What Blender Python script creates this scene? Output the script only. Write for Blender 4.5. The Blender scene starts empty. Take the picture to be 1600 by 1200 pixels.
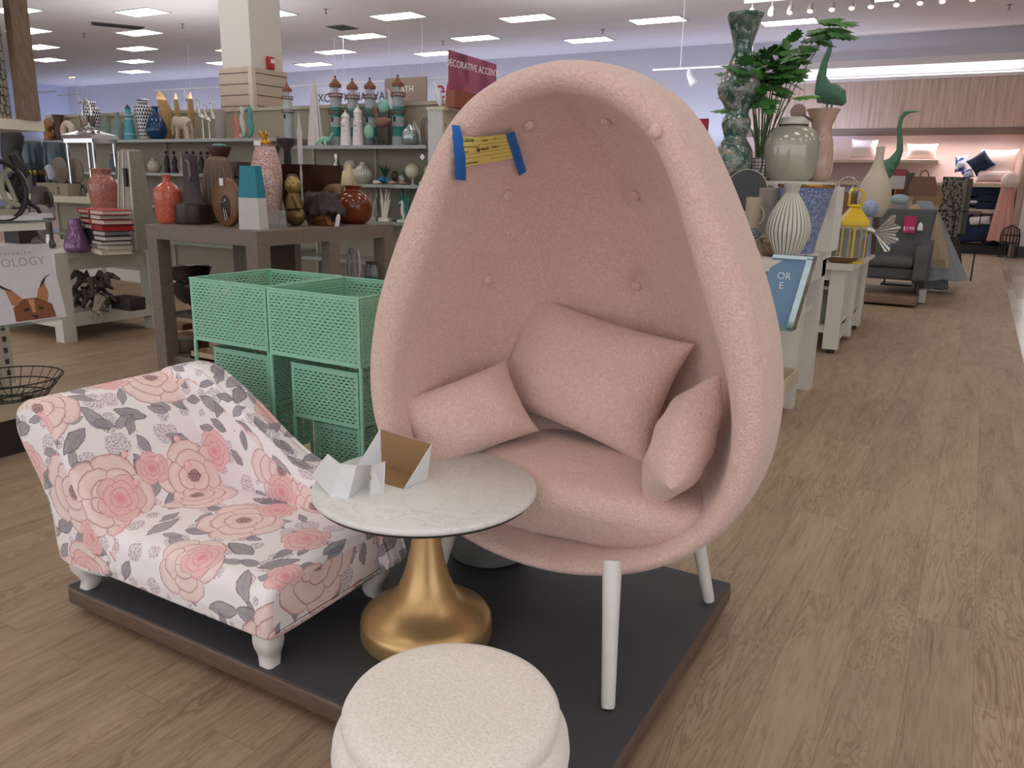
import bpy, bmesh, math, random
import numpy as np
from mathutils import Vector, Matrix, noise
from mathutils.bvhtree import BVHTree
random.seed(7)
sc_ = bpy.context.scene
COL = sc_.collection
pi = math.pi
# ---------------------------------------------------------------- camera
F = 1245.0
def _d(x, y):
    v = Vector((x-800, 600-y, -F)); v.normalize(); return v
AY = _d(1538, 299); AX = -_d(-1450, 238)
AZ = AX.cross(AY).normalized(); AX = AY.cross(AZ).normalized()
CM = Matrix((AX, AY, AZ))            # camera space -> world space
HC = 1.45
CAM = Vector((0, 0, HC))
cd = bpy.data.cameras.new('camera'); co = bpy.data.objects.new('camera', cd); COL.objects.link(co)
cd.sensor_width = 36; cd.lens = 36*F/1600; cd.clip_end = 200; cd.clip_start = .05
co.matrix_world = Matrix.Translation(CAM) @ CM.to_4x4()
sc_.camera = co
FWD = CM @ Vector((0, 0, -1))
def ray(x, y): return CM @ _d(x, y)
def at(x, y, z):                      # the place on a level surface of height z
    r = ray(x, y); return CAM + r*((z-HC)/r.z)
def aty(x, y, Y):                     # the place at a distance Y down the shop
    r = ray(x, y); return CAM + r*(Y/r.y)
def atx(x, y, X):
    r = ray(x, y); return CAM + r*(X/r.x)
def mpp(p): return (Vector(p)-CAM).dot(FWD)/F
# ---------------------------------------------------------------- view, world
vs = sc_.view_settings
vs.view_transform = 'Standard'; vs.look = 'None'; vs.gamma = 1; vs.use_curve_mapping = False; vs.exposure = -0.06
w = bpy.data.worlds.new('shop_ambient'); sc_.world = w; w.use_nodes = True
w.node_tree.nodes['Background'].inputs[0].default_value = (.95, .96, 1.0, 1)
w.node_tree.nodes['Background'].inputs[1].default_value = 1.6
CEIL = 5.2; WALLY = 23.0
PANEL = 6.2                           # emission of the ceiling light panels
# ---------------------------------------------------------------- material helpers
def lin(c):
    if isinstance(c, str):
        c = tuple(int(c[i:i+2], 16) for i in (1, 3, 5))
    return tuple(((v/255)/12.92 if v/255 <= .04045 else ((v/255+.055)/1.055)**2.4) for v in c[:3]) + (1,)
class NM:
    def __init__(s, name):
        s.m = bpy.data.materials.new(name); s.m.use_nodes = True
        s.t = s.m.node_tree; s.b = s.t.nodes['Principled BSDF']; s.out = s.t.nodes['Material Output']
    def n(s, typ, **kw):
        nd = s.t.nodes.new(typ)
        for k, v in kw.items(): setattr(nd, k, v)
        return nd
    def lk(s, a, b): s.t.links.new(a, b)
    def put(s, sock, v):
        if isinstance(v, (int, float)): sock.default_value = v
        elif isinstance(v, (tuple, list)): sock.default_value = v
        else: s.lk(v, sock)
    def ma(s, op, a, b=0.0, c=None):
        nd = s.n('ShaderNodeMath', operation=op); s.put(nd.inputs[0], a); s.put(nd.inputs[1], b)
        if c is not None: s.put(nd.inputs[2], c)
        return nd.outputs[0]
    def co(s, which='Object', scale=(1, 1, 1), rot=(0, 0, 0), loc=(0, 0, 0)):
        tc = s.n('ShaderNodeTexCoord'); mp = s.n('ShaderNodeMapping')
        s.lk(tc.outputs[which], mp.inputs[0]); mp.inputs['Scale'].default_value = scale
        mp.inputs['Rotation'].default_value = rot; mp.inputs['Location'].default_value = loc
        return mp.outputs[0]
    def noise(s, vec, scale=5, detail=3, rough=.5, dist=0):
        nd = s.n('ShaderNodeTexNoise'); s.lk(vec, nd.inputs['Vector']); nd.inputs['Scale'].default_value = scale
        nd.inputs['Detail'].default_value = detail; nd.inputs['Roughness'].default_value = rough; nd.inputs['Distortion'].default_value = dist
        return nd.outputs['Fac']
    def vor(s, vec, scale=5, feature='F1', rand=1.0, dim='3D'):
        nd = s.n('ShaderNodeTexVoronoi', feature=feature, voronoi_dimensions=dim); s.lk(vec, nd.inputs['Vector'])
        nd.inputs['Scale'].default_value = scale; nd.inputs['Randomness'].default_value = rand
        return nd
    def ramp(s, fac, stops, interp='LINEAR'):
        nd = s.n('ShaderNodeValToRGB'); s.put(nd.inputs[0], fac); cr = nd.color_ramp; cr.interpolation = interp
        while len(cr.elements) < len(stops): cr.elements.new(.5)
        for e, (p, c) in zip(cr.elements, stops): e.position = p; e.color = lin(c)
        return nd.outputs[0]
    def mix(s, fac, a, b, mode='MIX'):
        nd = s.n('ShaderNodeMix', data_type='RGBA', blend_type=mode); s.put(nd.inputs[0], fac)
        for i, v in ((6, a), (7, b)): s.put(nd.inputs[i], v)
        return nd.outputs[2]
    def bump(s, h, strength=.3, dist=.01):
        nd = s.n('ShaderNodeBump'); nd.inputs['Strength'].default_value = strength; nd.inputs['Distance'].default_value = dist
        s.put(nd.inputs['Height'], h); s.lk(nd.outputs[0], s.b.inputs['Normal']); return nd.outputs[0]
    def done(s, color=None, rough=.5, metal=0, **kw):
        if color is not None: s.put(s.b.inputs['Base Color'], color)
        s.put(s.b.inputs['Roughness'], rough); s.b.inputs['Metallic'].default_value = metal
        for k, v in kw.items(): s.put(s.b.inputs[k.replace('_', ' ')], v)
        return s.m
_MC = {}
def M(col, rough=.55, metal=0, var=.08, nscale=14, bump=0, spot=None):
    """plain surface with a little procedural unevenness; spot=(colour, scale, amount) adds speckles"""
    key = (col, rough, metal, var, nscale, bump, spot)
    if key in _MC: return _MC[key]
    g = NM('surface_' + (col[1:] if isinstance(col, str) else 'x')); v = g.co()
    n = g.noise(v, nscale, 3)
    c = lin(col); lo = tuple(x*(1-var) for x in c[:3])+(1,); hi = tuple(min(1, x*(1+var)) for x in c[:3])+(1,)
    o = g.mix(n, lo, hi)
    if spot:
        sn = g.noise(v, spot[1], 2, .6)
        f = g.ramp(sn, [(.5-spot[2]*.3, '#000000'), (.5-spot[2]*.3+.08, '#ffffff')])
        o = g.mix(f, lin(spot[0]), o)
    if bump: g.bump(n, bump, .01)
    _MC[key] = g.done(o, rough, metal); return _MC[key]
def MG(col, rough=.08, ior=1.45, alpha=.35):
    key = ('glass', col, rough, alpha)
    if key in _MC: return _MC[key]
    g = NM('glass_tint'); v = g.co(); n = g.noise(v, 9, 1)
    o = g.mix(n, lin(col), tuple(x*.9 for x in lin(col)[:3])+(1,))
    _MC[key] = g.done(o, rough, 0, Transmission_Weight=1-alpha, IOR=ior); return _MC[key]
def MA(col, alpha=.3, rough=.06):
    key = ('sheer', col, alpha)
    if key in _MC: return _MC[key]
    g = NM('clear_pane'); n = g.noise(g.co(), 5, 1); c = lin(col)
    _MC[key] = g.done(g.mix(n, c, tuple(x*.93 for x in c[:3])+(1,)), rough, 0, Alpha=alpha); return _MC[key]
def ME(col, strength):
    key = ('emit', col, strength)
    if key in _MC: return _MC[key]
    g = NM('lit_surface'); v = g.co(); n = g.noise(v, 3, 1)
    o = g.mix(n, lin(col), lin(col))
    _MC[key] = g.done(o, .5, 0, Emission_Color=o, Emission_Strength=strength); return _MC[key]
# ---------------------------------------------------------------- mesh builder
class B:
    def __init__(s, T=None): s.v = []; s.f = []; s.mi = []; s.uv = []; s.m = 0; s.T = T; s.has_uv = False
    def xf(s, loc=(0, 0, 0), rz=0, rx=0, ry=0, sc=1):
        S = Matrix.Diagonal((sc, sc, sc, 1)) if isinstance(sc, (int, float)) else Matrix.Diagonal((*sc, 1))
        s.T = Matrix.Translation(loc) @ Matrix.Rotation(rz, 4, 'Z') @ Matrix.Rotation(ry, 4, 'Y') @ Matrix.Rotation(rx, 4, 'X') @ S
        return s
    def add(s, vs, fs, uv=None):
        n = len(s.v)
        for p in vs:
            p = Vector(p)
            s.v.append(tuple(s.T @ p) if s.T is not None else tuple(p))
        for i, q in enumerate(fs):
            s.f.append([a+n for a in q]); s.mi.append(s.m)
            if uv: s.uv.append(uv[i]); s.has_uv = True
            else: s.uv.append([(0, 0)]*len(q))
        return s
    def box(s, a, b):
        x0, y0, z0 = a; x1, y1, z1 = b
        V = [(x0,y0,z0),(x1,y0,z0),(x1,y1,z0),(x0,y1,z0),(x0,y0,z1),(x1,y0,z1),(x1,y1,z1),(x0,y1,z1)]
        return s.add(V, [(0,3,2,1),(4,5,6,7),(0,1,5,4),(1,2,6,5),(2,3,7,6),(3,0,4,7)])
    def cbox(s, c, d): return s.box([c[i]-d[i]/2 for i in range(3)], [c[i]+d[i]/2 for i in range(3)])
    def rings(s, R, closed=True, cap0=True, cap1=True, loop=False):
        n = len(R[0]); V = [p for r in R for p in r]; Fc = []
        k = len(R)
        for i in range(k if loop else k-1):
            a = i*n; b = ((i+1) % k)*n
            for j in range(n if closed else n-1):
                j2 = (j+1) % n
                Fc.append((a+j, a+j2, b+j2, b+j))
        if closed and cap0 and not loop: Fc.append(tuple(range(n-1, -1, -1)))
        if closed and cap1 and not loop: Fc.append(tuple((k-1)*n+j for j in range(n)))
        return s.add(V, Fc)
    def lathe(s, prof, seg=28, c=(0, 0), sx=1, sy=1, flute=0, nf=0, cap0=True, cap1=True, sq=None):
        R = []
        for r, z in prof:
            ring = []
            for j in range(seg):
                a = 2*pi*j/seg
                rr = r*(1+flute*math.cos(nf*a))
                if sq: rr = rr/((abs(math.cos(a))**sq+abs(math.sin(a))**sq)**(1/sq))
                ring.append((c[0]+rr*math.cos(a)*sx, c[1]+rr*math.sin(a)*sy, z))
            R.append(ring)
        return s.rings(R, True, cap0, cap1)
    def tube(s, pts, rad, seg=8, caps=True, flat=1):
        pts = [Vector(p) for p in pts]; n = len(pts)
        if isinstance(rad, (int, float)): rad = [rad]*n
        up = Vector((0, 0, 1)); R = []; prev = None
        for i, p in enumerate(pts):
            t = (pts[min(i+1, n-1)]-pts[max(i-1, 0)])
            if t.length < 1e-9: t = Vector((0, 0, 1))
            t.normalize()
            if prev is None:
                a = up if abs(t.z) < .9 else Vector((1, 0, 0))
                u = t.cross(a).normalized()
            else: u = (prev-t*prev.dot(t)); u = u.normalized() if u.length > 1e-6 else t.cross(up).normalized()
            prev = u; v = t.cross(u)
            R.append([p+(u*math.cos(2*pi*j/seg)+v*flat*math.sin(2*pi*j/seg))*rad[i] for j in range(seg)])
        return s.rings(R, True, caps, caps)
    def ell(s, c, r, seg=16, rg=10, rough=0):
        R = []
        if isinstance(r, (int, float)): r = (r, r, r)
        for i in range(1, rg):
            ph = pi*i/rg
            R.append([(c[0]+r[0]*math.sin(ph)*math.cos(2*pi*j/seg)*(1+rough*random.uniform(-1, 1)), c[1]+r[1]*math.sin(ph)*math.sin(2*pi*j/seg)*(1+rough*random.uniform(-1, 1)), c[2]-r[2]*math.cos(ph)) for j in range(seg)])
        n0 = len(s.v); s.rings(R, True, False, False)
        # poles
        s.add([(c[0], c[1], c[2]-r[2]), (c[0], c[1], c[2]+r[2])], [])
        p0 = len(s.v)-2; p1 = p0+1; L = n0+(rg-2)*seg
        for j in range(seg):
            j2 = (j+1) % seg
            s.f.append([p0, n0+j2, n0+j]); s.mi.append(s.m); s.uv.append([(0, 0)]*3)
            s.f.append([p1, L+j, L+j2]); s.mi.append(s.m); s.uv.append([(0, 0)]*3)
        return s
    def prism(s, poly, a0, a1, axis='y'):
        f = {'y': lambda p, a: (p[0], a, p[1]), 'x': lambda p, a: (a, p[0], p[1]), 'z': lambda p, a: (p[0], p[1], a)}[axis]
        return s.rings([[f(p, a0) for p in poly], [f(p, a1) for p in poly]])
    def rbox(s, a, b, r=.02, k=3):
        """box with rounded edges all round"""
        c = [(a[i]+b[i])/2 for i in range(3)]; h = [(b[i]-a[i])/2 for i in range(3)]
        r = min(r, *[x*.99 for x in h]); R = []
        prof = [(r*(1-math.cos(t*pi/2/k)) , r*(1-math.sin(t*pi/2/k))) for t in range(k, -1, -1)]  # inset,height pairs
        lv = [(-h[2]+r*(1-math.cos(t*pi/2/k)), r*(1-math.sin(t*pi/2/k))) for t in range(0, k+1)]
        lv += [(-z, i) for z, i in reversed(lv)]
        for z, ins in lv:
            ring = []; rc = max(r-ins*.999, r*.02)
            for q, (sx, sy) in enumerate(((1, 1), (-1, 1), (-1, -1), (1, -1))):
                for t in range(k+1):
                    an = q*pi/2+t*pi/2/k
                    ring.append((c[0]+sx*(h[0]-r)+rc*math.cos(an), c[1]+sy*(h[1]-r)+rc*math.sin(an), c[2]+z))
            R.append(ring)
        return s.rings(R)
    def ob(s, name, mat, parent=None, loc=(0, 0, 0), rz=0, smooth=True, label=None, cat=None, group=None, kind=None, angle=35):
        me = bpy.data.meshes.new(name); me.from_pydata(s.v, [], s.f)
        mats = mat if isinstance(mat, (list, tuple)) else [mat]
        for m in mats: me.materials.append(m)
        me.polygons.foreach_set('material_index', [min(i, len(mats)-1) for i in s.mi])
        if s.has_uv:
            ul = me.uv_layers.new(name='UVMap'); flat = [c for q in s.uv for p in q for c in p]
            ul.data.foreach_set('uv', flat)
        me.update()
        if smooth:
            me.polygons.foreach_set('use_smooth', [True]*len(me.polygons)); me.set_sharp_from_angle(angle=math.radians(angle))
        o = bpy.data.objects.new(name, me); COL.objects.link(o); o.location = loc; o.rotation_euler = (0, 0, rz)
        if parent: o.parent = parent
        return tag(o, label, cat, group, kind)
def tag(o, label=None, cat=None, group=None, kind=None):
    if label: o['label'] = label
    if cat: o['category'] = cat
    if group: o['group'] = group
    if kind: o['kind'] = kind
    return o
def thing(name, label, cat, loc=(0, 0, 0), rz=0, group=None):
    o = bpy.data.objects.new(name, None); COL.objects.link(o); o.location = loc; o.rotation_euler = (0, 0, rz); o.empty_display_size = .05
    return tag(o, label, cat, group)
def dup(root, loc, rz=None, label=None, scale=None):
    r = root.copy(); COL.objects.link(r); r.location = loc
    if rz is not None: r.rotation_euler = (0, 0, rz)
    if scale: r.scale = (scale,)*3
    if label: r['label'] = label
    for ch in list(root.children):
        c = ch.copy(); COL.objects.link(c); c.parent = r
        for g in ch.children:
            d = g.copy(); COL.objects.link(d); d.parent = c
    return r
def text(name, s, size, mat, M4, parent=None, ext=.002, align='CENTER', spacing=1.0, label=None, cat=None):
    cu = bpy.data.curves.new(name, 'FONT'); cu.body = s; cu.size = size; cu.extrude = ext; cu.align_x = align; cu.align_y = 'CENTER'; cu.space_character = spacing
    tmp = bpy.data.objects.new(name, cu); COL.objects.link(tmp); me = bpy.data.meshes.new_from_object(tmp); bpy.data.objects.remove(tmp); me.name = name
    me.materials.clear(); me.materials.append(mat); o = bpy.data.objects.new(name, me); COL.objects.link(o)
    if parent: o.parent = parent
    o.matrix_local = M4
    return tag(o, label, cat)
def face_y(loc): return Matrix.Translation(loc) @ Matrix.Rotation(pi/2, 4, 'X')                       # lettering facing -Y
def face_x(loc): return Matrix.Translation(loc) @ Matrix.Rotation(pi/2, 4, 'Z') @ Matrix.Rotation(pi/2, 4, 'X')  # facing +X
def struct(b, name, mat, smooth=False): return b.ob(name, mat, smooth=smooth, kind='structure')
# ================================================================ the shop shell
def floor_mat():
    g = NM('wood_plank_floor'); v = g.co('Object')
    br = g.n('ShaderNodeTexBrick'); mp = g.n('ShaderNodeMapping'); g.lk(v, mp.inputs[0]); mp.inputs['Rotation'].default_value = (0, 0, pi/2)
    g.lk(mp.outputs[0], br.inputs['Vector']); br.offset = .37; br.offset_frequency = 2
    for k, val in (('Scale', 1), ('Mortar Size', .0012), ('Brick Width', 1.22), ('Row Height', .18), ('Mortar Smooth', .1), ('Bias', 0)): br.inputs[k].default_value = val
    br.inputs['Color1'].default_value = (0, 0, 0, 1); br.inputs['Color2'].default_value = (1, 1, 1, 1); br.inputs['Mortar'].default_value = (.5, .5, .5, 1)
    sep = g.n('ShaderNodeSeparateXYZ'); g.lk(v, sep.inputs[0])
    pl = g.ma('MULTIPLY', br.outputs['Color'], 13.7)
    cmb = g.n('ShaderNodeCombineXYZ'); g.lk(g.ma('MULTIPLY', sep.outputs[0], 1), cmb.inputs[0]); g.lk(g.ma('MULTIPLY', sep.outputs[1], .06), cmb.inputs[1]); g.lk(pl, cmb.inputs[2])
    fine = g.noise(cmb.outputs[0], 95, 5, .65, .6)
    cm2 = g.n('ShaderNodeCombineXYZ'); g.lk(sep.outputs[0], cm2.inputs[0]); g.lk(g.ma('MULTIPLY', sep.outputs[1], .15), cm2.inputs[1]); g.lk(pl, cm2.inputs[2])
    n2 = g.noise(cm2.outputs[0], 7, 4, .55, 1.2)
    rings = g.ma('SINE', g.ma('MULTIPLY', n2, 62)); rings = g.ma('POWER', g.ma('ABSOLUTE', rings), 7)
    mask = g.ramp(g.noise(cm2.outputs[0], 4.5, 2), [(.44, '#000000'), (.6, '#ffffff')])
    rg = g.ma('MULTIPLY', rings, mask)
    base = g.ramp(g.ma('ADD', g.ma('MULTIPLY', fine, .7), g.ma('MULTIPLY', n2, .45)), [(.38, '#86725f'), (.52, '#b09a80'), (.62, '#bca68c'), (.8, '#c6b29a')])
    tone = g.ramp(br.outputs['Color'], [(0, '#b5aca8'), (.5, '#c6bfb9'), (1, '#d2ccc4')])
    c = g.mix(.55, base, g.mix(1.0, base, tone, 'MULTIPLY'))
    c = g.mix(g.ma('MULTIPLY', rg, .6), c, lin('#7a5c45'))
    c = g.mix(g.ma('MULTIPLY', br.outputs['Fac'], .45), c, lin('#5e4837'))
    g.bump(fine, .1, .002)
    return g.done(c, g.ma('ADD', .4, g.ma('MULTIPLY', fine, .2)), 0)
def tile_mat():
    g = NM('pale_floor_tile'); v = g.co('Object'); br = g.n('ShaderNodeTexBrick'); g.lk(v, br.inputs['Vector']); br.offset = .5
    for k, val in (('Scale', 1), ('Mortar Size', .004), ('Brick Width', .61), ('Row Height', 1.2)): br.inputs[k].default_value = val
    for k, c in (('Color1', '#d8ccbd'), ('Color2', '#a9937f'), ('Mortar', '#8d7f72')): br.inputs[k].default_value = lin(c)
    return g.done(br.outputs['Color'], .22, 0)
b = B(); b.box((-42, -9, -.1), (.51, WALLY+.6, 0)); struct(b, 'floor', floor_mat())
b = B(); b.box((.51, -9, -.1), (12, WALLY+.6, 0)); struct(b, 'floor', tile_mat())
# ceiling of square tiles
g = NM('ceiling_tile'); v = g.co(); br = g.n('ShaderNodeTexBrick'); g.lk(v, br.inputs['Vector']); br.offset = 0
for k, val in (('Scale', 1), ('Mortar Size', .008), ('Brick Width', 1.22), ('Row Height', .61)): br.inputs[k].default_value = val
for k, c in (('Color1', '#e2dedd'), ('Color2', '#dcd8d8'), ('Mortar', '#cbc6c6')): br.inputs[k].default_value = lin(c)
CT = g.done(g.mix(g.noise(v, .35, 3), br.outputs['Color'], lin('#d5cfcf')), .9)
b = B(); b.box((-42, -9, CEIL), (12, WALLY+.6, CEIL+.1)); struct(b, 'ceiling', CT)
# back wall, left wall
WB = M('#c2c6dc', .8, 0, .02, 1.5)
xr0 = aty(1166, 150, WALLY).x
b = B(); b.box((-42, WALLY, 0), (xr0, WALLY+.15, CEIL)); b.box((xr0, WALLY+.25, 4.25), (3.2, WALLY+.4, CEIL)); struct(b, 'wall_back', M('#c3c2cc', .8, 0, .02, 1.5))
xl = aty(103, 118, WALLY).x
b = B(); b.box((xl-.15, -9, 0), (xl, WALLY, CEIL)); struct(b, 'wall_left', WB)
# tan wood wall over the bedding bay with lit cove above
g = NM('striped_tan_veneer'); v = g.co('Object', (1, 1, .05)); n = g.noise(v, 14, 4, .6)
TANW = g.done(g.ramp(n, [(.3, '#a38f82'), (.5, '#bba596'), (.7, '#cdb7a8')]), .6)
z_c0 = aty(1450, 123, WALLY).z; z_c1 = aty(1450, 101, WALLY).z; z_d = aty(1450, 200, WALLY).z; z_s = aty(1504, 281, WALLY).z
b = B(); b.box((xr0, WALLY, z_d), (3.2, WALLY+.25, z_c0)); struct(b, 'wall_back_panel', TANW)
b = B(); b.box((xr0, WALLY-.06, z_c0), (3.2, WALLY+.02, z_c0+.07)); b.box((xr0, WALLY+.1, z_c0+.35), (3.2, WALLY+.25, z_c0+.42)); b.box((xr0, WALLY+.14, z_c1+.1), (3.2, WALLY+.25, z_c1+.2)); struct(b, 'trim_1', M('#d8d2d2', .6))
b = B(); b.box((xr0, WALLY-.02, z_d-.16), (.66, WALLY+.3, z_d)); struct(b, 'trim_2', M('#75645c', .7))
b = B(); b.box((xr0, WALLY+.2, 0), (.66, WALLY+.3, z_d-.16)); struct(b, 'wall_back_bay', M('#e6cfca', .8, 0, .02, 2))
b = B(); b.box((.66, WALLY-.9, 0), (.95, WALLY+.3, z_c0)); struct(b, 'wall_right_pier', TANW)
b = B(); b.box((.8, WALLY-1.3, .25), (1.15, WALLY-.9, 2.9)); struct(b, 'pillar_white', M('#d9d2cd', .6))
b = B(); b.box((.78, WALLY-1.33, 0), (1.17, WALLY-.88, .25)); struct(b, 'baseboard_right', M('#453a38', .6))
for (x0, sz, z, y, e, c) in ((-2.2, 5.2, z_c0+.2, WALLY+.12, 14, (1, .87, .86)), (-.9, 3.2, z_d-.3, WALLY-.5, 41, (1, .82, .78))):
    L = bpy.data.lights.new('cove_lamp', 'AREA'); L.shape = 'RECTANGLE'; L.size = sz; L.size_y = .08; L.energy = e; L.color = c
    o = bpy.data.objects.new('cove_lamp', L); COL.objects.link(o); o.location = (x0, y, z); o.rotation_euler = (0, 0, 0) if e > 40 else (pi*.8, 0, 0)
for x0 in (-34, -27, -20, -13, -6):      # bluish wash lamps along the top of the back wall fixtures
    L = bpy.data.lights.new('wall_wash', 'AREA'); L.shape = 'RECTANGLE'; L.size = 6.5; L.size_y = .15; L.energy = 70; L.color = (.62, .7, 1)
    o = bpy.data.objects.new('wall_wash', L); COL.objects.link(o); o.location = (x0, WALLY-.8, 2.5); o.rotation_euler = (pi*.93, 0, 0)
for (x0, y0, z0, e) in ((-10, 7.35, 2.4, 45), (-16, 13, 2.6, 110), (-6, 15, 2.6, 110), (-1.5, 9.5, 2.3, 60), (-22, 9, 2.5, 90)):   # unseen upward fill lamps, added only to brighten the ceiling
    L = bpy.data.lights.new('ceiling_fill', 'AREA'); L.shape = 'RECTANGLE'; L.size = 5; L.size_y = .4; L.energy = e; L.color = (.93, .94, 1)
    o = bpy.data.objects.new('ceiling_fill', L); COL.objects.link(o); o.location = (x0, y0, z0); o.rotation_euler = (pi, 0, 0)
b = B(); b.box((11.8, 2, 0), (12, WALLY+.6, CEIL)); struct(b, 'wall_right', M('#c9c6c4', .8, 0, .02, 1.5))
b = B(); b.box((3.2, WALLY, 0), (11.8, WALLY+.15, CEIL)); struct(b, 'wall_back', M('#c3c2cc', .8, 0, .02, 1.5))
# ---- ceiling light panels (staggered lattice)
def light_panel(): 
    b = B(); b.box((-.61, -.305, -.012), (.61, .305, 0)); d = b
    f = B(); 
    for a, c in (((-.64, -.335, -.02), (.64, -.305, 0)), ((-.64, .305, -.02), (.64, .335, 0)), ((-.64, -.305, -.02), (-.61, .305, 0)), ((.61, -.305, -.02), (.64, .305, 0))): f.box(a, c)
    t = thing('ceiling_light', 'white rectangular light panel set flush in the tiled ceiling', 'ceiling light', (0, 0, 0), 0, 'flush ceiling light panels')
    d.ob('diffuser', ME('#fffaf2', PANEL), t, smooth=False); f.ob('frame', M('#c9c6c4', .5), t, smooth=False); return t
lp = None
SEEN = {(0, 0): 'behind the red section sign, topmost row', }
where = [((188, 272, 19), 'top panel of the column left of the big pillar'), ((190, 264, 50), 'second panel down in the column left of the pillar'),
         ((192, 256, 75), 'third panel down in the column left of the pillar'), ((195, 252, 94), 'lowest panel in the column left of the pillar'),
         ((577, 669, 25), 'top one between the pillar and the pink chair'), ((528, 607, 56), 'middle one between the pillar and the pink chair'),
         ((491, 559, 81), 'lowest one between the pillar and the pink chair'), ((778, 870, 29), 'above the red section sign, right of its edge'),
         ((701, 781, 60), 'just above the red section sign'), ((980, 1076, 31), 'above the pink chair, right of its top'),
         ((876, 958, 63), 'just over the top of the pink chair'), ((1186, 1284, 34), 'below the track spotlights'),
         ((34, 80, 19), 'uppermost beside the leaning wooden frame'), ((38, 97, 50), 'second beside the leaning wooden frame'),
         ((46, 110, 74), 'third down beside the leaning wooden frame'), ((75, 120, 94), 'small distant one above the exit sign'),
         ((76, 128, 108), 'farthest, touching the exit sign'), ((430, 467, 19), 'half hidden by the right side of the pillar'),
         ((326, 353, 97), 'half hidden by the left side of the pillar')]
def lab_for(x, y):
    best = min(where, key=lambda q: math.hypot((q[0][0]+q[0][1])/2-x, 3*(q[0][2]-y)))
    return best, math.hypot((best[0][0]+best[0][1])/2-x, 3*(best[0][2]-y))
def topix(p):
    q = CM.transposed() @ (Vector(p)-CAM)
    return (800+F*q.x/-q.z, 600-F*q.y/-q.z) if q.z < -.1 else (9e9, 9e9)
used = set()
for i in range(-14, 15):
    for j in range(-14, 15):
        X = -12.6-2.6*i+2.7*j; Y = 16.3+1.8*i+1.45*j
        if not (-30 < X < 7 and -5.5 < Y < WALLY-1): continue
        px_, py_ = topix((X, Y, CEIL)); vis = -60 < px_ < 1660 and -30 < py_ < 300
        if not vis and not (-13 < X < 6 and Y < 12): continue
        if lp is None: lp = light_panel(); o = lp; o.location = (X, Y, CEIL)
        else: o = dup(lp, (X, Y, CEIL))
        if vis:
            bst, dist = lab_for(px_, py_)
            if bst[1] not in used and dist < 70:
                used.add(bst[1]); o['label'] = ('white ceiling light panel, ' + bst[1]); del o['group']
            else: o['label'] = 'white rectangular light panel set flush in the tiled ceiling'
# ================================================================ display platform and its furniture
def laminate(c1, c2, rough=.5, sc=(1, 1, 1)):
    g = NM('wood_laminate'); v = g.co('Object', sc); n = g.noise(v, 12, 4, .6, .3)
    return g.done(g.ramp(n, [(.3, c1), (.7, c2)]), rough)
P0 = (-2.5, 1.375); P1 = (-.575, 2.6); PT = .1
plat = thing('display_platform', 'low brown-edged display platform with dark grey top under the egg chair', 'display platform', (P0[0], P0[1], 0))
W, D = P1[0]-P0[0], P1[1]-P0[1]
b = B(); b.rbox((0, 0, .032), (W, D, .096), .012); b.ob('board', laminate('#57453a', '#6a5648', .5, (1, 1, 8)), plat)
g = NM('dark_felt_top'); v = g.co(); n = g.noise(v, 60, 4, .7); n2 = g.noise(v, 3, 3)
g.bump(n, .15, .002); DARKTOP = g.done(g.mix(n2, lin('#393a40'), lin('#46464b')), .62)
b = B(); b.rbox((.004, .004, .0955), (W-.004, D-.004, PT), .008); b.ob('top_sheet', DARKTOP, plat)
b = B(); b.box((.35, .25, 0), (W-.14, D-.15, .033)); b.ob('plinth', M('#241f1c', .8), plat)
# ---- boucle fabrics
def boucle(name, c1, c2, c3, scale=150, st=.55):
    g = NM(name); v = g.co(); vo = g.vor(v, scale); n = g.noise(v, scale*.45, 4, .75, .5); big = g.noise(v, 6, 3)
    h = g.ma('ADD', g.ma('MULTIPLY', vo.outputs['Distance'], .8), n)
    c = g.ramp(g.ma('ADD', g.ma('MULTIPLY', vo.outputs['Distance'], .45), g.ma('MULTIPLY', n, .6)), [(.25, c2), (.5, c1), (.8, c3)])
    c = g.mix(g.ma('MULTIPLY', big, .18), c, lin(c2))
    g.bump(h, st, .006)
    return g.done(c, .95, 0, Sheen_Weight=.35, Sheen_Roughness=.5)
PINKB = boucle('pink_boucle', '#dcbcb2', '#cfab9f', '#e6ccc2')
# ---- egg chair
EX, EY, EYAW = -1.003, 2.04, math.radians(-5)
egg = thing('egg_chair', 'large blush pink boucle egg-shaped lounge chair with button-tufted inside', 'chair', (EX, EY, PT), -EYAW)
EM = Matrix.Translation((EX, EY, PT)) @ Matrix.Rotation(-EYAW, 4, 'Z')
ZB, ZT, EA = .22, 1.648, .60
zc = (ZB+ZT)/2; eb = (ZT-ZB)/2
TILT = .035
_TX = [0, .12, .23, .36, .48, .6, .73, .80, .855, .9, .935, .965, .985, 1]; _TY = [.962, .920, .873, .807, .74, .67, .582, .522, .46, .388, .31, .225, .145, 0]
def outline(th, a=EA, b=eb, k=.28):
    i = int(round(th/(2*pi)*NT)) % NT
    return OUT[i]
def _raw(th, a=EA, b=eb, k=.28):
    s, c = math.sin(th), math.cos(th)
    cc = math.copysign(abs(c)**(.94 if c < 0 else .93), c)
    if c < 0: return (a*math.copysign(float(np.interp(abs(cc), _TX, _TY)), s), zc-b*cc)
    return (a*math.copysign(abs(s)**1.03, s)*(1+k*c)*.962, zc-.0-b*cc)
ZREF = zc-.07
def yrim(z): t = (z-ZB)/(ZT-ZB); return -.075+TILT*t+.05*(1-t)**3
NT, NP = 260, 84
_r = np.array([_raw(2*pi*i/NT) for i in range(NT)])
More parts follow.
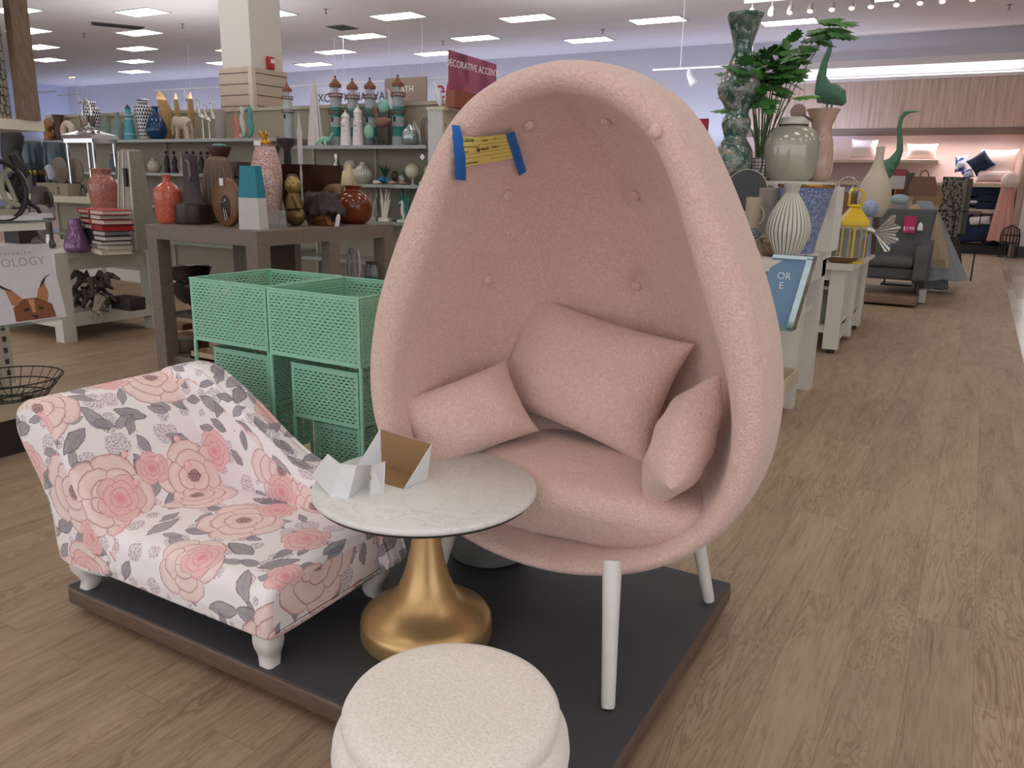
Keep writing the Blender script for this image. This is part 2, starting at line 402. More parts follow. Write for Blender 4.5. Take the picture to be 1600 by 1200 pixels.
for _ in range(3): _r[:, 0] = (_r[:, 0]*2+np.roll(_r[:, 0], 1)+np.roll(_r[:, 0], -1)+np.roll(_r[:, 0], 2)+np.roll(_r[:, 0], -2))/6
OUT = [(float(x), float(z)) for x, z in _r]
def seams(x, z):
    """depth of the quilting dips on the inside"""
    d = 0
    for (ax, az), (bx, bz) in SEAM:
        vx, vz = bx-ax, bz-az; L2 = vx*vx+vz*vz; t = max(0, min(1, ((x-ax)*vx+(z-az)*vz)/L2))
        q = (x-ax-t*vx)**2+(z-az-t*vz)**2
        d += .009*math.exp(-q/.0003)+.009*math.exp(-q/.006)
    for bx, bz in BTN:
        q = (x-bx)**2+(z-bz)**2
        d += .028*math.exp(-q/.0014)
    return min(d, .04)
_inv = EM.inverted()
def on_back(x, y, yl):
    o = _inv @ CAM; d = _inv.to_3x3() @ ray(x, y); p = o+d*((yl-o.y)/d.y); return (p.x, p.z)
BTN = [on_back(*q) for q in ((826, 194, .36), (947, 188, .36), (1025, 205, .27), (793, 304, .45), (993, 305, .45), (762, 437, .48), (995, 447, .50))]
SEAM = [(BTN[5], (BTN[5][0]+.02, .45)), (BTN[6], (BTN[6][0]+.02, .45)), (BTN[4], BTN[6]), (BTN[1], BTN[4]), (BTN[0], BTN[3]), (BTN[3], BTN[5])]
R = []
DO, DI = .64, .56; RIMW = .118
def thick(th):     # padding is thinner along the bottom lip
    return RIMW*(.42+.58*min(1, max(0, (1-math.cos(th))/1.1)))*(1-.3*max(0, -math.cos(th))**3)
for ip in range(NP+1):                       # outer skin from the back pole to the rim
    ph = (ip/NP)*pi/2*1.13; s = math.sin(ph)**.86; cy = math.cos(ph)
    s *= 1.035 if ph <= pi/2 else 1.035
    ring = []
    for it in range(NT):
        th = 2*pi*it/NT; x, z = outline(th)
        px_, pz_ = x*s, ZREF+(z-ZREF)*s
        ring.append((px_, yrim(pz_)+.13+DO*cy*(.98 if cy > 0 else .95), pz_))
    if ip: R.append(ring)
for k in range(1, 12):                       # rounded rim
    a = pi*k/12
    ring = []
    for it in range(NT):
        th = 2*pi*it/NT; x, z = outline(th); wv = thick(th); f0 = 1.0*1.02
        nx, nz = x, z-ZREF; L = math.hypot(nx, nz)
        ins = wv/2-wv/2*math.cos(a)
        q = (L*1.015-ins)/L
        ring.append((nx*q, yrim(ZREF+nz*q)-.075*math.sin(a)**.8+.0, ZREF+nz*q))
    R.append(ring)
inner0 = len(R)
for ip in range(NP, 0, -1):                  # inside
    ph = (ip/NP)*pi/2; s = .68*math.sin(ph)**.75+.32*(ph/(pi/2))**.9; cy = math.cos(ph)
    ring = []
    for it in range(NT):
        th = 2*pi*it/NT; x, z = outline(th); nx, nz = x, z-ZREF; L = math.hypot(nx, nz); q = (L*1.015-thick(th))/L
        px_, pz_ = nx*q*s, ZREF+nz*q*s
        y = yrim(pz_)+.01+DI*cy**.9
        y += seams(px_, pz_)*min(1, cy*2.2)
        ring.append((px_, y, pz_))
    R.append(ring)
b = B(); b.rings(R, True, True, True)
shell = b.ob('shell', PINKB, egg, angle=80)
me_ = shell.data
BV = BVHTree.FromPolygons([v.co.copy() for v in me_.vertices], [tuple(p.vertices) for p in me_.polygons])
HITM = EM.inverted()
def egg_hit(px_, py_, off=.004):
    o = HITM @ CAM; d = HITM.to_3x3() @ ray(px_, py_); h = BV.ray_cast(o, d)
    if h[0] is None or (h[0]-o).length > 2.75: h = BV.find_nearest(o+d.normalized()*2.25)
    n = h[1] if h[1].dot(d) < 0 else -h[1]
    return EM @ (h[0]+n*off)
for bp in ((826, 194), (947, 188), (1025, 205), (793, 304), (993, 305), (762, 437), (995, 447)):
    o_ = HITM @ CAM; h = BV.ray_cast(o_, HITM.to_3x3() @ ray(*bp))
    nn = h[1] if h[1].y < 0 else -h[1]
    b = B(); b.T = Matrix.Translation(h[0]+nn*.005) @ nn.to_track_quat('Z', 'Y').to_matrix().to_4x4()
    b.ell((0, 0, 0), (.018, .018, .010), 16, 8); b.ob('button', PINKB, egg)
def seat_cushion():
    R = []; n = 96
    def plan(t, inset, dz):
        a = 2*pi*t; c, s = math.cos(a), math.sin(a)
        hw = .485; x = hw*math.copysign(abs(c)**.62, c)
        y = (.56*abs(s)**.8 if s > 0 else -.055*abs(s)**.5)
        q = 1-inset/.5
        return x*q, (y-.2)*q+.2
    for z, ins in ((.275, .16), (.31, .09), (.35, .045), (.40, .012), (.445, .0), (.475, .012), (.492, .04), (.498, .09), (.502, .2), (.505, .35)):
        ring = []
        for i in range(n):
            x, y = plan(i/n, ins, 0)
            fr = max(0, 1-(y+.05)/.25)
            zz = z-.012*(abs(x)/.5)**2-.02*fr*(z > .42)
            ring.append((x, y-.012*math.sin((z-.3)*14)*(y < .05), zz+.002*math.sin(x*31+y*17)))
        R.append(ring)
    b = B(); b.rings(R); return b
seat_cushion().ob('seat_cushion', PINKB, egg, angle=80)
WLEG = M('#dcdad6', .35)
for (fx, fy), (tx, ty, tz) in (((-.673, 1.731), (-.735, 1.86, .46)), ((-.607, 2.429), (-.68, 2.36, .48)), ((-1.43, 2.0), (-1.32, 2.03, .52)), ((-1.36, 2.5), (-1.29, 2.42, .5))):
    inv = EM.inverted(); f = inv @ Vector((fx, fy, PT+.004)); t = inv @ Vector((tx, ty, tz))
    b = B(); b.tube([f+(t-f)*k for k in (0, .02, .5, 1)], [.0165, .0185, .022, .027], 18); b.ob('leg', WLEG, egg)
# ---- pillows
def pillow_mesh(w, h, t, n=28, pinch=.1, wr=.0, seed=0):
    R = random.Random(seed); V = []; Fc = []
    ph = [R.uniform(0, 6) for _ in range(4)]
    def pt(u, v, sd):
        x = w/2*u*(1-pinch*(1-abs(v)**2.2)*abs(u)**1.5); y = h/2*v*(1-pinch*(1-abs(u)**2.2)*abs(v)**1.5)
        q = max(0, (1-u*u)*(1-v*v)); z = t/2*q**.42
        z += wr*q**.4*math.sin(6*u+4*v+ph[0])*math.sin(3*v-5*u+ph[1])
        return (x, y, sd*z)
    m = n+1
    for sd in (1, -1):
        o = len(V)
        for i in range(m):
            for j in range(m): V.append(pt(-math.cos(pi*i/n), -math.cos(pi*j/n), sd))
        for i in range(n):
            for j in range(n):
                q = (o+i*m+j, o+(i+1)*m+j, o+(i+1)*m+j+1, o+i*m+j+1); Fc.append(q if sd > 0 else q[::-1])
    return V, Fc
def frame_mat(c, u, v):
    u = Vector(u).normalized(); v = Vector(v); v = (v-u*v.dot(u)).normalized(); n = u.cross(v)
    return Matrix(((u.x, v.x, n.x, c[0]), (u.y, v.y, n.y, c[1]), (u.z, v.z, n.z, c[2]), (0, 0, 0, 1)))
def pillow(name, c, u, v, w, h, t, mat, label, cat='pillow', group=None, wr=.006, pinch=.1, seed=0, n=28):
    b = B(); V, Fc = pillow_mesh(w, h, t, n, pinch, wr, seed); Mx = frame_mat((0, 0, 0), u, v); b.T = Mx; b.add(V, Fc)
    o = b.ob(name, mat, None, c, label=label, cat=cat, group=group, angle=80); wl = o.modifiers.new('w', 'WELD'); wl.merge_threshold = .0004
    return o
pillow('throw_pillow', (-1.08, 2.40, .825), (.95, -.12, -.16), (.06, .34, .92), .65, .42, .20, PINKB, 'large rectangular pink boucle pillow leaning at the back of the egg chair', seed=3)
pillow('throw_pillow', (-1.375, 2.12, .695), (.56, .72, .27), (-.46, .22, .75), .41, .27, .20, PINKB, 'small pink boucle pillow lying against the left wall of the egg chair', seed=4)
pillow('throw_pillow', (-.65, 2.13, .735), (.08, .58, .60), (.42, -.35, .66), .37, .25, .17, PINKB, 'small pink boucle pillow wedged into the right side of the egg chair', seed=5)
# ---- yellow note taped on with blue tape
def conform(b, quad, nu, nv, off):
    """thin sheet following the padding, corners TL TR BR BL in photo terms"""
    def P(u, v, o_):
        x = (quad[0][0]*(1-u)+quad[1][0]*u)*(1-v)+(quad[3][0]*(1-u)+quad[2][0]*u)*v
        y = (quad[0][1]*(1-u)+quad[1][1]*u)*(1-v)+(quad[3][1]*(1-u)+quad[2][1]*u)*v
        return egg_hit(x, y, o_)
    V = []; 
    for o_ in (off, off-.0012):
        for j in range(nv+1):
            for i in range(nu+1): V.append(P(i/nu, j/nv, o_))
    m = nu+1; K = m*(nv+1); Fc = []; uv = []
    for j in range(nv):
        for i in range(nu):
            a = j*m+i; Fc.append((a, a+m, a+m+1, a+1)); uv.append([(i/nu, 1-j/nv), (i/nu, 1-(j+1)/nv), ((i+1)/nu, 1-(j+1)/nv), ((i+1)/nu, 1-j/nv)])
            Fc.append((K+a, K+a+1, K+a+m+1, K+a+m)); uv.append([(0, 0)]*4)
    bd = [i for i in range(m)]+[j*m+nu for j in range(1, nv+1)]+[nv*m+i for i in range(nu-1, -1, -1)]+[j*m for j in range(nv-1, 0, -1)]
    for k in range(len(bd)):
        a, c = bd[k], bd[(k+1) % len(bd)]; Fc.append((a, c, K+c, K+a)); uv.append([(0, 0)]*4)
    b.add(V, Fc, uv); return P
g = NM('yellow_form_paper'); uvn = g.n('ShaderNodeTexCoord'); sp = g.n('ShaderNodeSeparateXYZ'); g.lk(uvn.outputs['UV'], sp.inputs[0])
l = None
for y0, a0, a1 in ((.87, .0, .38), (.87, .42, .97), (.72, .35, 1), (.56, .3, 1), (.43, .02, 1), (.28, .02, 1), (.13, .55, 1)):
    q = g.ma('MULTIPLY', g.ma('LESS_THAN', g.ma('ABSOLUTE', g.ma('SUBTRACT', sp.outputs[1], y0)), .012), g.ma('MULTIPLY', g.ma('GREATER_THAN', sp.outputs[0], a0), g.ma('LESS_THAN', sp.outputs[0], a1)))
    l = q if l is None else g.ma('MAXIMUM', l, q)
YP = g.done(g.mix(g.ma('MULTIPLY', l, .7), lin('#dccb72'), lin('#6f6434')), .7)
NQ = [(714, 212), (787, 203), (799, 242), (716, 257)]
note = thing('paper_note', 'yellow handwritten form taped to the upper left rim of the egg chair', 'note', egg_hit(755, 228))
b = B(); conform(b, NQ, 10, 5, .016); b.T = None
def rel(b, o): L = o.location; b.v = [(p[0]-L.x, p[1]-L.y, p[2]-L.z) for p in b.v]; return b
rel(b, note).ob('paper', YP, note)
BT = M('#1a63b4', .6)
for nm, Q in (('tape', [(712, 198), (722, 195), (720, 278), (705, 276)]), ('tape', [(786, 202), (800, 197), (818, 262), (806, 270)])):
    b = B(); conform(b, Q, 3, 9, .019); rel(b, note).ob(nm, BT, note)
INK = M('#2c2a22', .7)
def writing(s, u, v, size, slant=.2):
    def P(u_, v_):
        x = (NQ[0][0]*(1-u_)+NQ[1][0]*u_)*(1-v_)+(NQ[3][0]*(1-u_)+NQ[2][0]*u_)*v_; y = (NQ[0][1]*(1-u_)+NQ[1][1]*u_)*(1-v_)+(NQ[3][1]*(1-u_)+NQ[2][1]*u_)*v_
        return egg_hit(x, y, .0175)
    p = P(u, v); e = (P(min(.98, u+.2), v)-p).normalized(); dn = (P(u, v+.15)-p).normalized()
    Mx = frame_mat(p-note.location, e, -dn)
    text('writing', s, size, INK, Mx, note, .0004, 'LEFT')
for s_, u, v, sz in (('SKU', .02, .13, .006), ('5218', .14, .1, .013), ('Quantity', .46, .12, .006), ('1', .72, .1, .013), ('Customer Service Dept', .02, .31, .006), ('Description', .02, .49, .006), ('Egg works', .3, .44, .014), ('7.91.1', .62, .43, .012), ('Reason and date of approval', .02, .88, .006)):
    writing(s_, u, v, sz)
# ---- tulip side table
tb = thing('side_table', 'round white marble side table on a flared brushed gold pedestal', 'side table', (-1.295, 1.775, PT))
g = NM('white_marble'); v = g.co(); n = g.noise(v, 7, 5, .6, 1.5); n2 = g.noise(v, 2, 2)
vein = g.ramp(n, [(.47, '#e6e8e4'), (.495, '#cdd0cd'), (.515, '#e6e8e4')])
MARB = g.done(g.mix(g.ma('MULTIPLY', n2, .8), vein, lin('#e0e2de')), .3)
b = B(); b.lathe([(.30, .470), (.318, .471), (.3245, .476), (.325, .482), (.3235, .488), (.318, .492), (0.001, .492)], 96, cap1=False); b.ob('tabletop', MARB, tb, angle=50)
b = B(); b.lathe([(.05, .461), (.315, .464), (.315, .4705), (.05, .4705)], 64); b.ob('underside_plate', M('#1b1b1b', .5), tb)
g = NM('brushed_gold'); v = g.co('Object', (1, 1, 30)); n = g.noise(v, 9, 3); g.bump(n, .03, .001)
GOLD = g.done(g.mix(n, lin('#d6b482'), lin('#cda872')), .36, .72)
b = B(); b.lathe([(.19, 0), (.197, .004), (.2, .012), (.2, .05), (.198, .062), (.19, .074), (.17, .088), (.14, .103), (.112, .122), (.09, .15), (.072, .19), (.058, .235), (.047, .29), (.038, .35), (.033, .41), (.032, .462)], 72); b.ob('pedestal', GOLD, tb, angle=70)
# papers on the table
TT = PT+.492
CW = M('#dfe1e4', .6); KB = M('#94744e', .7)
def sheet(b, quad, t=.0022):
    q = [Vector(p) for p in quad]; n = (q[1]-q[0]).cross(q[3]-q[0]).normalized()*t/2
    return b.add([p-n for p in q]+[p+n for p in q], [(3,2,1,0),(4,5,6,7),(0,1,5,4),(1,2,6,5),(2,3,7,6),(3,0,4,7)])
bl = at(562, 735, TT); br_ = at(628, 762, TT); tr = at(670, 744, TT); ux = (br_-bl)
bx = thing('cardboard_box', 'open wedge-shaped white cardboard box with brown inside on the marble table', 'box', br_)
def L(p): return Vector(p)-bx.location
back_l = at(597, 727, TT); back_r = at(666, 748, TT)
top_l = aty(595, 671, back_l.y); top_r = aty(673, 694, back_r.y)
bot_l = at(575, 748, TT+.002); bot_r = at(630, 763, TT+.002)
b = B(); b.m = 0
sheet(b, [L(back_l), L(back_r), L(top_r), L(top_l)]); b.m = 0
sheet(b, [L(bot_l), L(bot_r), L(back_r)+Vector((0, 0, .002)), L(back_l)+Vector((0, 0, .002))]); b.ob('inner_panel', KB, bx, smooth=False)
b = B(); off = Vector((-.0, .003, 0))
sheet(b, [L(back_l)+off, L(back_r)+off, L(top_r)+off, L(top_l)+off]); e = (L(back_r)-L(back_l)).normalized()*.003
for A, Bk, C in ((bot_r, back_r, top_r), (at(560, 728, TT), back_l, top_l)):
    s_ = e if A is bot_r else -e
    p = [L(A)+s_, L(Bk)+s_, L(C)+s_]; n = e*.35
    b.add([q-n for q in p]+[q+n for q in p], [(0, 1, 2), (5, 4, 3), (0, 3, 4, 1), (1, 4, 5, 2), (2, 5, 3, 0)])
b.ob('side_panel', CW, bx, smooth=False)
fc = thing('folded_card', 'folded white cardboard insert standing on the marble table edge', 'card', at(540, 775, TT))
b = B()
def L2(p): return Vector(p)-fc.location
zt = .085
a1 = at(488, 742, TT+.03); a2 = at(516, 776, TT); a3 = at(544, 779, TT); a4 = at(577, 757, TT); a5 = at(600, 770, TT)
t1 = aty(512, 709, a1.y); t2 = aty(531, 724, a2.y+.02); t3 = aty(557, 727, a3.y+.03); t4 = aty(580, 727, a4.y+.0); t5 = aty(602, 721, a5.y+.02)
sheet(b, [L2(a1), L2(a2), L2(t2), L2(t1)], .0015); sheet(b, [L2(a2), L2(a3), L2(t3), L2(t2)], .0015)
sheet(b, [L2(a3), L2(a4), L2(t4), L2(t3)], .0015); 
b.ob('fold', CW, fc, smooth=False)
b = B(); a6 = at(577, 775, TT); t6 = aty(582, 727, a6.y+.01); sheet(b, [L2(a6), L2(a5), L2(t5), L2(t6)], .0015); b.ob('flap', CW, fc, smooth=False)
# ---- white boucle stool
WB2 = boucle('white_boucle', '#f0eae3', '#e3dbd3', '#f8f4ee', 170, .3)
st = thing('pouf_stool', 'round white boucle pouf stool with tiered sides in front of the platform', 'stool', (-.755, 1.115, 0))
st.scale = (1.05, 1.05, 1.06)
prof = [(.188, 0), (.2, .02), (.212, .06), (.214, .1), (.207, .135), (.200, .15), (.207, .165), (.214, .2), (.214, .24), (.208, .275), (.201, .288), (.209, .3), (.218, .33), (.2205, .36), (.217, .385), (.206, .402), (.197, .408)]
b = B(); b.lathe(prof, 96, cap1=True); b.ob('tiered_body', WB2, st, angle=80)
b = B(); b.lathe([(.19, .400), (.197, .408), (.201, .42), (.2, .434), (.193, .446), (.175, .452), (.12, .455), (.001, .456)], 96); b.ob('seat_pad', WB2, st, angle=80)
# ---- grey woven basket behind
g = NM('grey_weave'); v = g.co('Object', (1, 1, 1)); wv = g.n('ShaderNodeTexWave', wave_type='BANDS', bands_direction='Z'); g.lk(v, wv.inputs[0]); wv.inputs['Scale'].default_value = 60
vo = g.vor(v, 160); g.bump(g.ma('ADD', wv.outputs['Fac'], vo.outputs['Distance']), .5, .004)
GW = g.done(g.mix(wv.outputs['Fac'], lin('#6e7170'), lin('#8e908e')), .8)
p = at(757, 868, PT)
b = B(); b.lathe([(.125, 0), (.14, .008), (.15, .04), (.155, .12), (.15, .2), (.14, .24), (.13, .24), (.128, .03), (.001, .03)], 48)
b.ob('woven_basket', GW, None, (p.x, p.y+.03, PT), label='grey woven round basket on the platform under the egg chair', cat='basket')
# ================================================================ floral chaise
def floral():
    g = NM('rose_print_fabric'); tc = g.n('ShaderNodeTexCoord'); UV = tc.outputs['UV']
    wob = g.n('ShaderNodeTexNoise'); g.lk(UV, wob.inputs['Vector']); wob.inputs['Scale'].default_value = 22; wob.inputs['Detail'].default_value = 3
    vm = g.n('ShaderNodeVectorMath', operation='MULTIPLY_ADD'); g.lk(wob.outputs['Color'], vm.inputs[0]); vm.inputs[1].default_value = (.022, .022, 0); g.lk(UV, vm.inputs[2])
    P = vm.outputs[0]
    def layer(scale, off, rand=.75):
        ad = g.n('ShaderNodeVectorMath', operation='ADD'); g.lk(P, ad.inputs[0]); ad.inputs[1].default_value = off
        vo = g.vor(ad.outputs[0], scale, 'F1', rand, '2D')
        df = g.n('ShaderNodeVectorMath', operation='SUBTRACT'); g.lk(ad.outputs[0], df.inputs[0]); g.lk(vo.outputs['Position'], df.inputs[1])
        s = g.n('ShaderNodeSeparateXYZ'); g.lk(df.outputs[0], s.inputs[0]); c = g.n('ShaderNodeSeparateColor'); g.lk(vo.outputs['Color'], c.inputs[0])
        return s.outputs[0], s.outputs[1], c.outputs[0], c.outputs[1], c.outputs[2]
    def polar(x, y): return g.ma('SQRT', g.ma('ADD', g.ma('MULTIPLY', x, x), g.ma('MULTIPLY', y, y))), g.ma('ARCTAN2', y, x)
    def band(v, c, w_): return g.ma('LESS_THAN', g.ma('ABSOLUTE', g.ma('SUBTRACT', v, c)), w_)
    pn = g.noise(UV, 30, 4, .6); pn2 = g.noise(UV, 9, 3)
    col = g.mix(g.ma('MULTIPLY', pn2, .5), lin('#f6f1f2'), lin('#f0e6e9'))
    # fine lilac sprigs
    x, y, r1, r2, r3 = layer(11, (3.1, 1.7, 0)); r, a = polar(x, y)
    sp = g.vor(P, 190, 'F1', 1, '2D'); sprig = g.ma('MULTIPLY', g.ma('LESS_THAN', r, g.ma('MULTIPLY', r1, .045)), g.ma('GREATER_THAN', sp.outputs['Distance'], .42))
    col = g.mix(g.ma('MULTIPLY', sprig, .75), col, g.mix(r2, lin('#b98d9f'), lin('#8d8591')))
    # grey leaves, three layers of pointed ovals
    for sc, off, L, Wd in ((6.5, (0, 0, 0), .056, .023), (8, (5.3, 2.2, 0), .042, .017), (5.5, (9.1, 7.7, 0), .06, .024), (9, (2.4, 8.8, 0), .038, .015)):
        x, y, r1, r2, r3 = layer(sc, off, .9); an = g.ma('MULTIPLY', r1, 6.283); ca, sa = g.ma('COSINE', an), g.ma('SINE', an)
        u = g.ma('ADD', g.ma('MULTIPLY', x, ca), g.ma('MULTIPLY', y, sa)); v = g.ma('SUBTRACT', g.ma('MULTIPLY', y, ca), g.ma('MULTIPLY', x, sa))
        un = g.ma('DIVIDE', u, L); e = g.ma('SUBTRACT', g.ma('ABSOLUTE', g.ma('DIVIDE', v, Wd)), g.ma('SUBTRACT', 1, g.ma('MULTIPLY', un, un)))
        keep = g.ma('GREATER_THAN', r2, .42)
        inside = g.ma('MULTIPLY', g.ma('LESS_THAN', e, 0), keep); edge = g.ma('MULTIPLY', band(e, 0, .09), keep)
        vein = g.ma('MULTIPLY', g.ma('MAXIMUM', g.ma('LESS_THAN', g.ma('ABSOLUTE', v), .0008), g.ma('GREATER_THAN', g.ma('SINE', g.ma('MULTIPLY', g.ma('ADD', u, g.ma('ABSOLUTE', v)), 900)), .93)), inside)
        lc = g.mix(r3, lin('#9a929a'), lin('#c2b8bd')); lc = g.mix(g.ma('MULTIPLY', pn, .8), lc, lin('#858089'))
        col = g.mix(g.ma('MULTIPLY', inside, .88), col, lc); col = g.mix(g.ma('MULTIPLY', vein, .5), col, lin('#5d5561')); col = g.mix(g.ma('MULTIPLY', edge, .7), col, lin('#5f5763'))
    # blossoms: outer petals, inner petals, heart
    for sc, off, R0, pinkness in ((2.7, (1.3, 4.9, 0), .145, 0), (3.1, (8.2, 3.3, 0), .075, 1)):
        x, y, r1, r2, r3 = layer(sc, off, .62); r, a = polar(x, y); a = g.ma('ADD', a, g.ma('MULTIPLY', r1, 6.28))
        y2 = g.ma('ADD', y, 0)
        for k, (rr, npet, amp, ph) in enumerate(((1.0, 2.5, .24, 0), (.72, 2.0, .2, 1.1), (.42, 1.5, .2, 2.3))):
            lim = g.ma('MULTIPLY', g.ma('ADD', 1-amp, g.ma('MULTIPLY', g.ma('POWER', g.ma('ABSOLUTE', g.ma('SINE', g.ma('ADD', g.ma('MULTIPLY', a, npet), ph))), .45), amp)), R0*rr)
            lim = g.ma('MULTIPLY', lim, g.ma('ADD', .82, g.ma('MULTIPLY', r2, .3)))
            rel_ = g.ma('DIVIDE', r, lim); ins = g.ma('LESS_THAN', rel_, 1)
            if pinkness: base = g.ramp(g.ma('ADD', rel_, g.ma('MULTIPLY', g.ma('SUBTRACT', pn, .5), .35)), [(.05, '#e8969b'), (.45, '#ecaaae' if k else '#f0b3b6'), (.8, '#f1c6c6'), (1, '#eebcbd')])
            else: base = g.ramp(g.ma('ADD', rel_, g.ma('MULTIPLY', g.ma('SUBTRACT', pn, .5), .4)), [(.1, '#e9c0bd' if k != 2 else '#dcabaa'), (.5, '#efd0cc'), (.85, '#f4dedb'), (1, '#eccdc9')])
            col = g.mix(g.ma('MULTIPLY', ins, .95), col, base)
            petal = g.ma('MULTIPLY', g.ma('LESS_THAN', g.ma('ABSOLUTE', g.ma('SINE', g.ma('ADD', g.ma('MULTIPLY', a, npet), ph))), .05), g.ma('MULTIPLY', ins, g.ma('GREATER_THAN', rel_, .45)))
            col = g.mix(g.ma('MULTIPLY', g.ma('MAXIMUM', band(rel_, .985, .016/rr), petal), .72), col, lin('#b88086' if not pinkness else '#cc8088'))
        if not pinkness:
            st = g.vor(UV, 260, 'F1', 1, '2D'); heart = g.ma('MULTIPLY', g.ma('LESS_THAN', g.ma('ADD', r, g.ma('MULTIPLY', pn, .012)), .03), g.ma('GREATER_THAN', st.outputs['Distance'], .38))
            col = g.mix(g.ma('MULTIPLY', heart, .9), col, lin('#352d33'))
    return g.done(col, .8, 0, Sheen_Weight=.1)
FL = floral()
def rprism(b, prof, a0, a1, axis, r=.03, k=4, u0=0, grow=None):
    """closed profile extruded along an axis with rounded ends, fabric coordinates follow the surface in metres"""
    n = len(prof); pr = [Vector((p[0], p[1])) for p in prof]
    area = sum(pr[i].x*pr[(i+1) % n].y-pr[(i+1) % n].x*pr[i].y for i in range(n)); sg = 1 if area > 0 else -1
    nrm = []
    for i in range(n):
        t = (pr[(i+1) % n]-pr[i-1]).normalized(); nrm.append(Vector((t.y, -t.x))*sg)
    st = [(a0+r*(1-math.sin(t*pi/2/k)), r*(1-math.cos(t*pi/2/k))) for t in range(k, -1, -1)]
    st += [(a0+(a1-a0)*q, 0) for q in (.12, .25, .38, .5, .62, .75, .88)] + [(a1-r*(1-math.sin(t*pi/2/k)), r*(1-math.cos(t*pi/2/k))) for t in range(0, k+1)]
    st = sorted(st, key=lambda q: q[0])
    V = []; f3 = (lambda p, a: (a, p.x, p.y)) if axis == 'x' else (lambda p, a: (p.x, a, p.y))
    arc = [0]
    for i in range(n): arc.append(arc[-1]+(pr[(i+1) % n]-pr[i]).length)
    for a, ins in st:
        for i in range(n): V.append(f3(pr[i]-nrm[i]*ins, a))
    Fc = []; uv = []
    for j in range(len(st)-1):
        for i in range(n):
            i2 = (i+1) % n; Fc.append((j*n+i, j*n+i2, (j+1)*n+i2, (j+1)*n+i))
            s0, s1 = u0+arc[i], u0+arc[i+1]; q0, q1 = st[j][0]-st[j][1], st[j+1][0]-st[j+1][1]
            if st[j][0] > (a0+a1)/2: q0, q1 = st[j][0]+st[j][1], st[j+1][0]+st[j+1][1]
            uv.append([(s0, q0), (s1, q0), (s1, q1), (s0, q1)] if axis != 'x' else [(q0, s0), (q0, s1), (q1, s1), (q1, s0)])
    for j, s_ in ((0, 1), (len(st)-1, 0)):
        c = [pr[i]-nrm[i]*st[j][1] for i in range(n)]
        idx = list(range(n)); 
        if s_: idx = idx[::-1]
        Fc.append(tuple(j*n+i for i in idx)); uv.append([(c[i].x+u0, c[i].y+3*j) for i in idx])
    # keep normals outward
    if (axis == 'y') == (sg > 0): pass
    return b.add(V, Fc, uv)
def fixn(o):
    bm = bmesh.new(); bm.from_mesh(o.data); bmesh.ops.recalc_face_normals(bm, faces=bm.faces); bm.to_mesh(o.data); bm.free(); return o
def smoothcurve(pts, n=6):
    out = []; m = len(pts)
    for i in range(m):
        p0, p1, p2, p3 = (Vector(pts[(i+k) % m]) for k in (-1, 0, 1, 2))
        for k in range(n):
            t = k/n; out.append(.5*((2*p1)+(p2-p0)*t+(2*p0-5*p1+4*p2-p3)*t*t+(3*p1-p0-3*p2+p3)*t**3))
    return [(p.x, p.y) for p in out]
ch = thing('chaise_lounge', 'small rose-print upholstered chaise lounge with a scrolled headrest and white legs', 'chaise', (-2.48, 1.36, PT))
def cp(pts, n=5): return smoothcurve(pts, n)
# seat: profile in (y, z), run along x ; the origin is the front left foot of the chaise
D_ = .56
seat = [(D_, .13), (D_, .2), (D_-.02, .262), (D_-.1, .272), (.3, .28), (.1, .273), (.035, .262), (.008, .235), (0, .19), (.0, .14), (.04, .10), (.3, .098), (D_-.04, .10)]
b = B(); rprism(b, cp(seat), .02, .955, 'x', .024); fixn(b.ob('seat', FL, ch, angle=70))
# headrest: profile in (x, z), run along y
head = [(.30, .22), (.25, .275), (.20, .34), (.155, .42), (.115, .50), (.07, .575), (.01, .63), (-.07, .645), (-.135, .61), (-.155, .55), (-.135, .49), (-.095, .43), (-.05, .36), (-.02, .29), (-.01, .2), (-.005, .14), (.035, .10), (.2, .10), (.3, .14)]
b = B(); rprism(b, cp(head), -.012, D_, 'y', .026, u0=2); fixn(b.ob('headrest', FL, ch, angle=70))
# back: swept outline in (x, z), thin along y
back = [(-.05, .11), (-.06, .3), (-.09, .45), (-.12, .56), (-.07, .645), (.03, .68), (.14, .675), (.25, .625), (.36, .56), (.47, .485), (.58, .425), (.70, .385), (.82, .365), (.93, .335), (.955, .25), (.955, .11), (.5, .10)]
b = B(); rprism(b, cp(back), D_-.09, D_+.03, 'y', .045, u0=4.3); fixn(b.ob('backrest', FL, ch, angle=70))
for x, z in ((.12, .49), (.10, .53)): pass
for yy, t in ((.16, .30), (.36, .30), (.16, .62), (.36, .62), (.26, .46)):
    q0, q1 = Vector((.24, .29)), Vector((.09, .56)); q = q0.lerp(q1, t)
    b = B(); b.ell((0, 0, 0), (.012, .012, .007), 14, 8); o = b.ob('button', FL, ch, (q.x+.012, yy, q.y+.0)); o.rotation_euler = (0, math.radians(62), 0)
for (lx, ly, mx, my) in ((.05, .05, 1, 1), (.90, .05, -1, 1), (.05, D_-.04, 1, -1), (.90, D_-.04, -1, -1)):
    R = []
    for z, o_, hw in ((.105, .0, .037), (.085, -.003, .037), (.065, -.003, .034), (.045, .004, .030), (.028, .009, .027), (.012, .006, .026), (0, .002, .024)):
        cx, cy = lx+o_*mx, ly+o_*my; c = hw*.35
        R.append([(cx+sx*a, cy+sy*q, z) for sx, sy, a, q in ((1, 1, hw, hw-c), (1, 1, hw-c, hw), (-1, 1, hw-c, hw), (-1, 1, hw, hw-c), (-1, -1, hw, hw-c), (-1, -1, hw-c, hw), (1, -1, hw-c, hw), (1, -1, hw, hw-c))])
    b = B(); b.rings(R); b.ob('leg', WLEG, ch, angle=50)
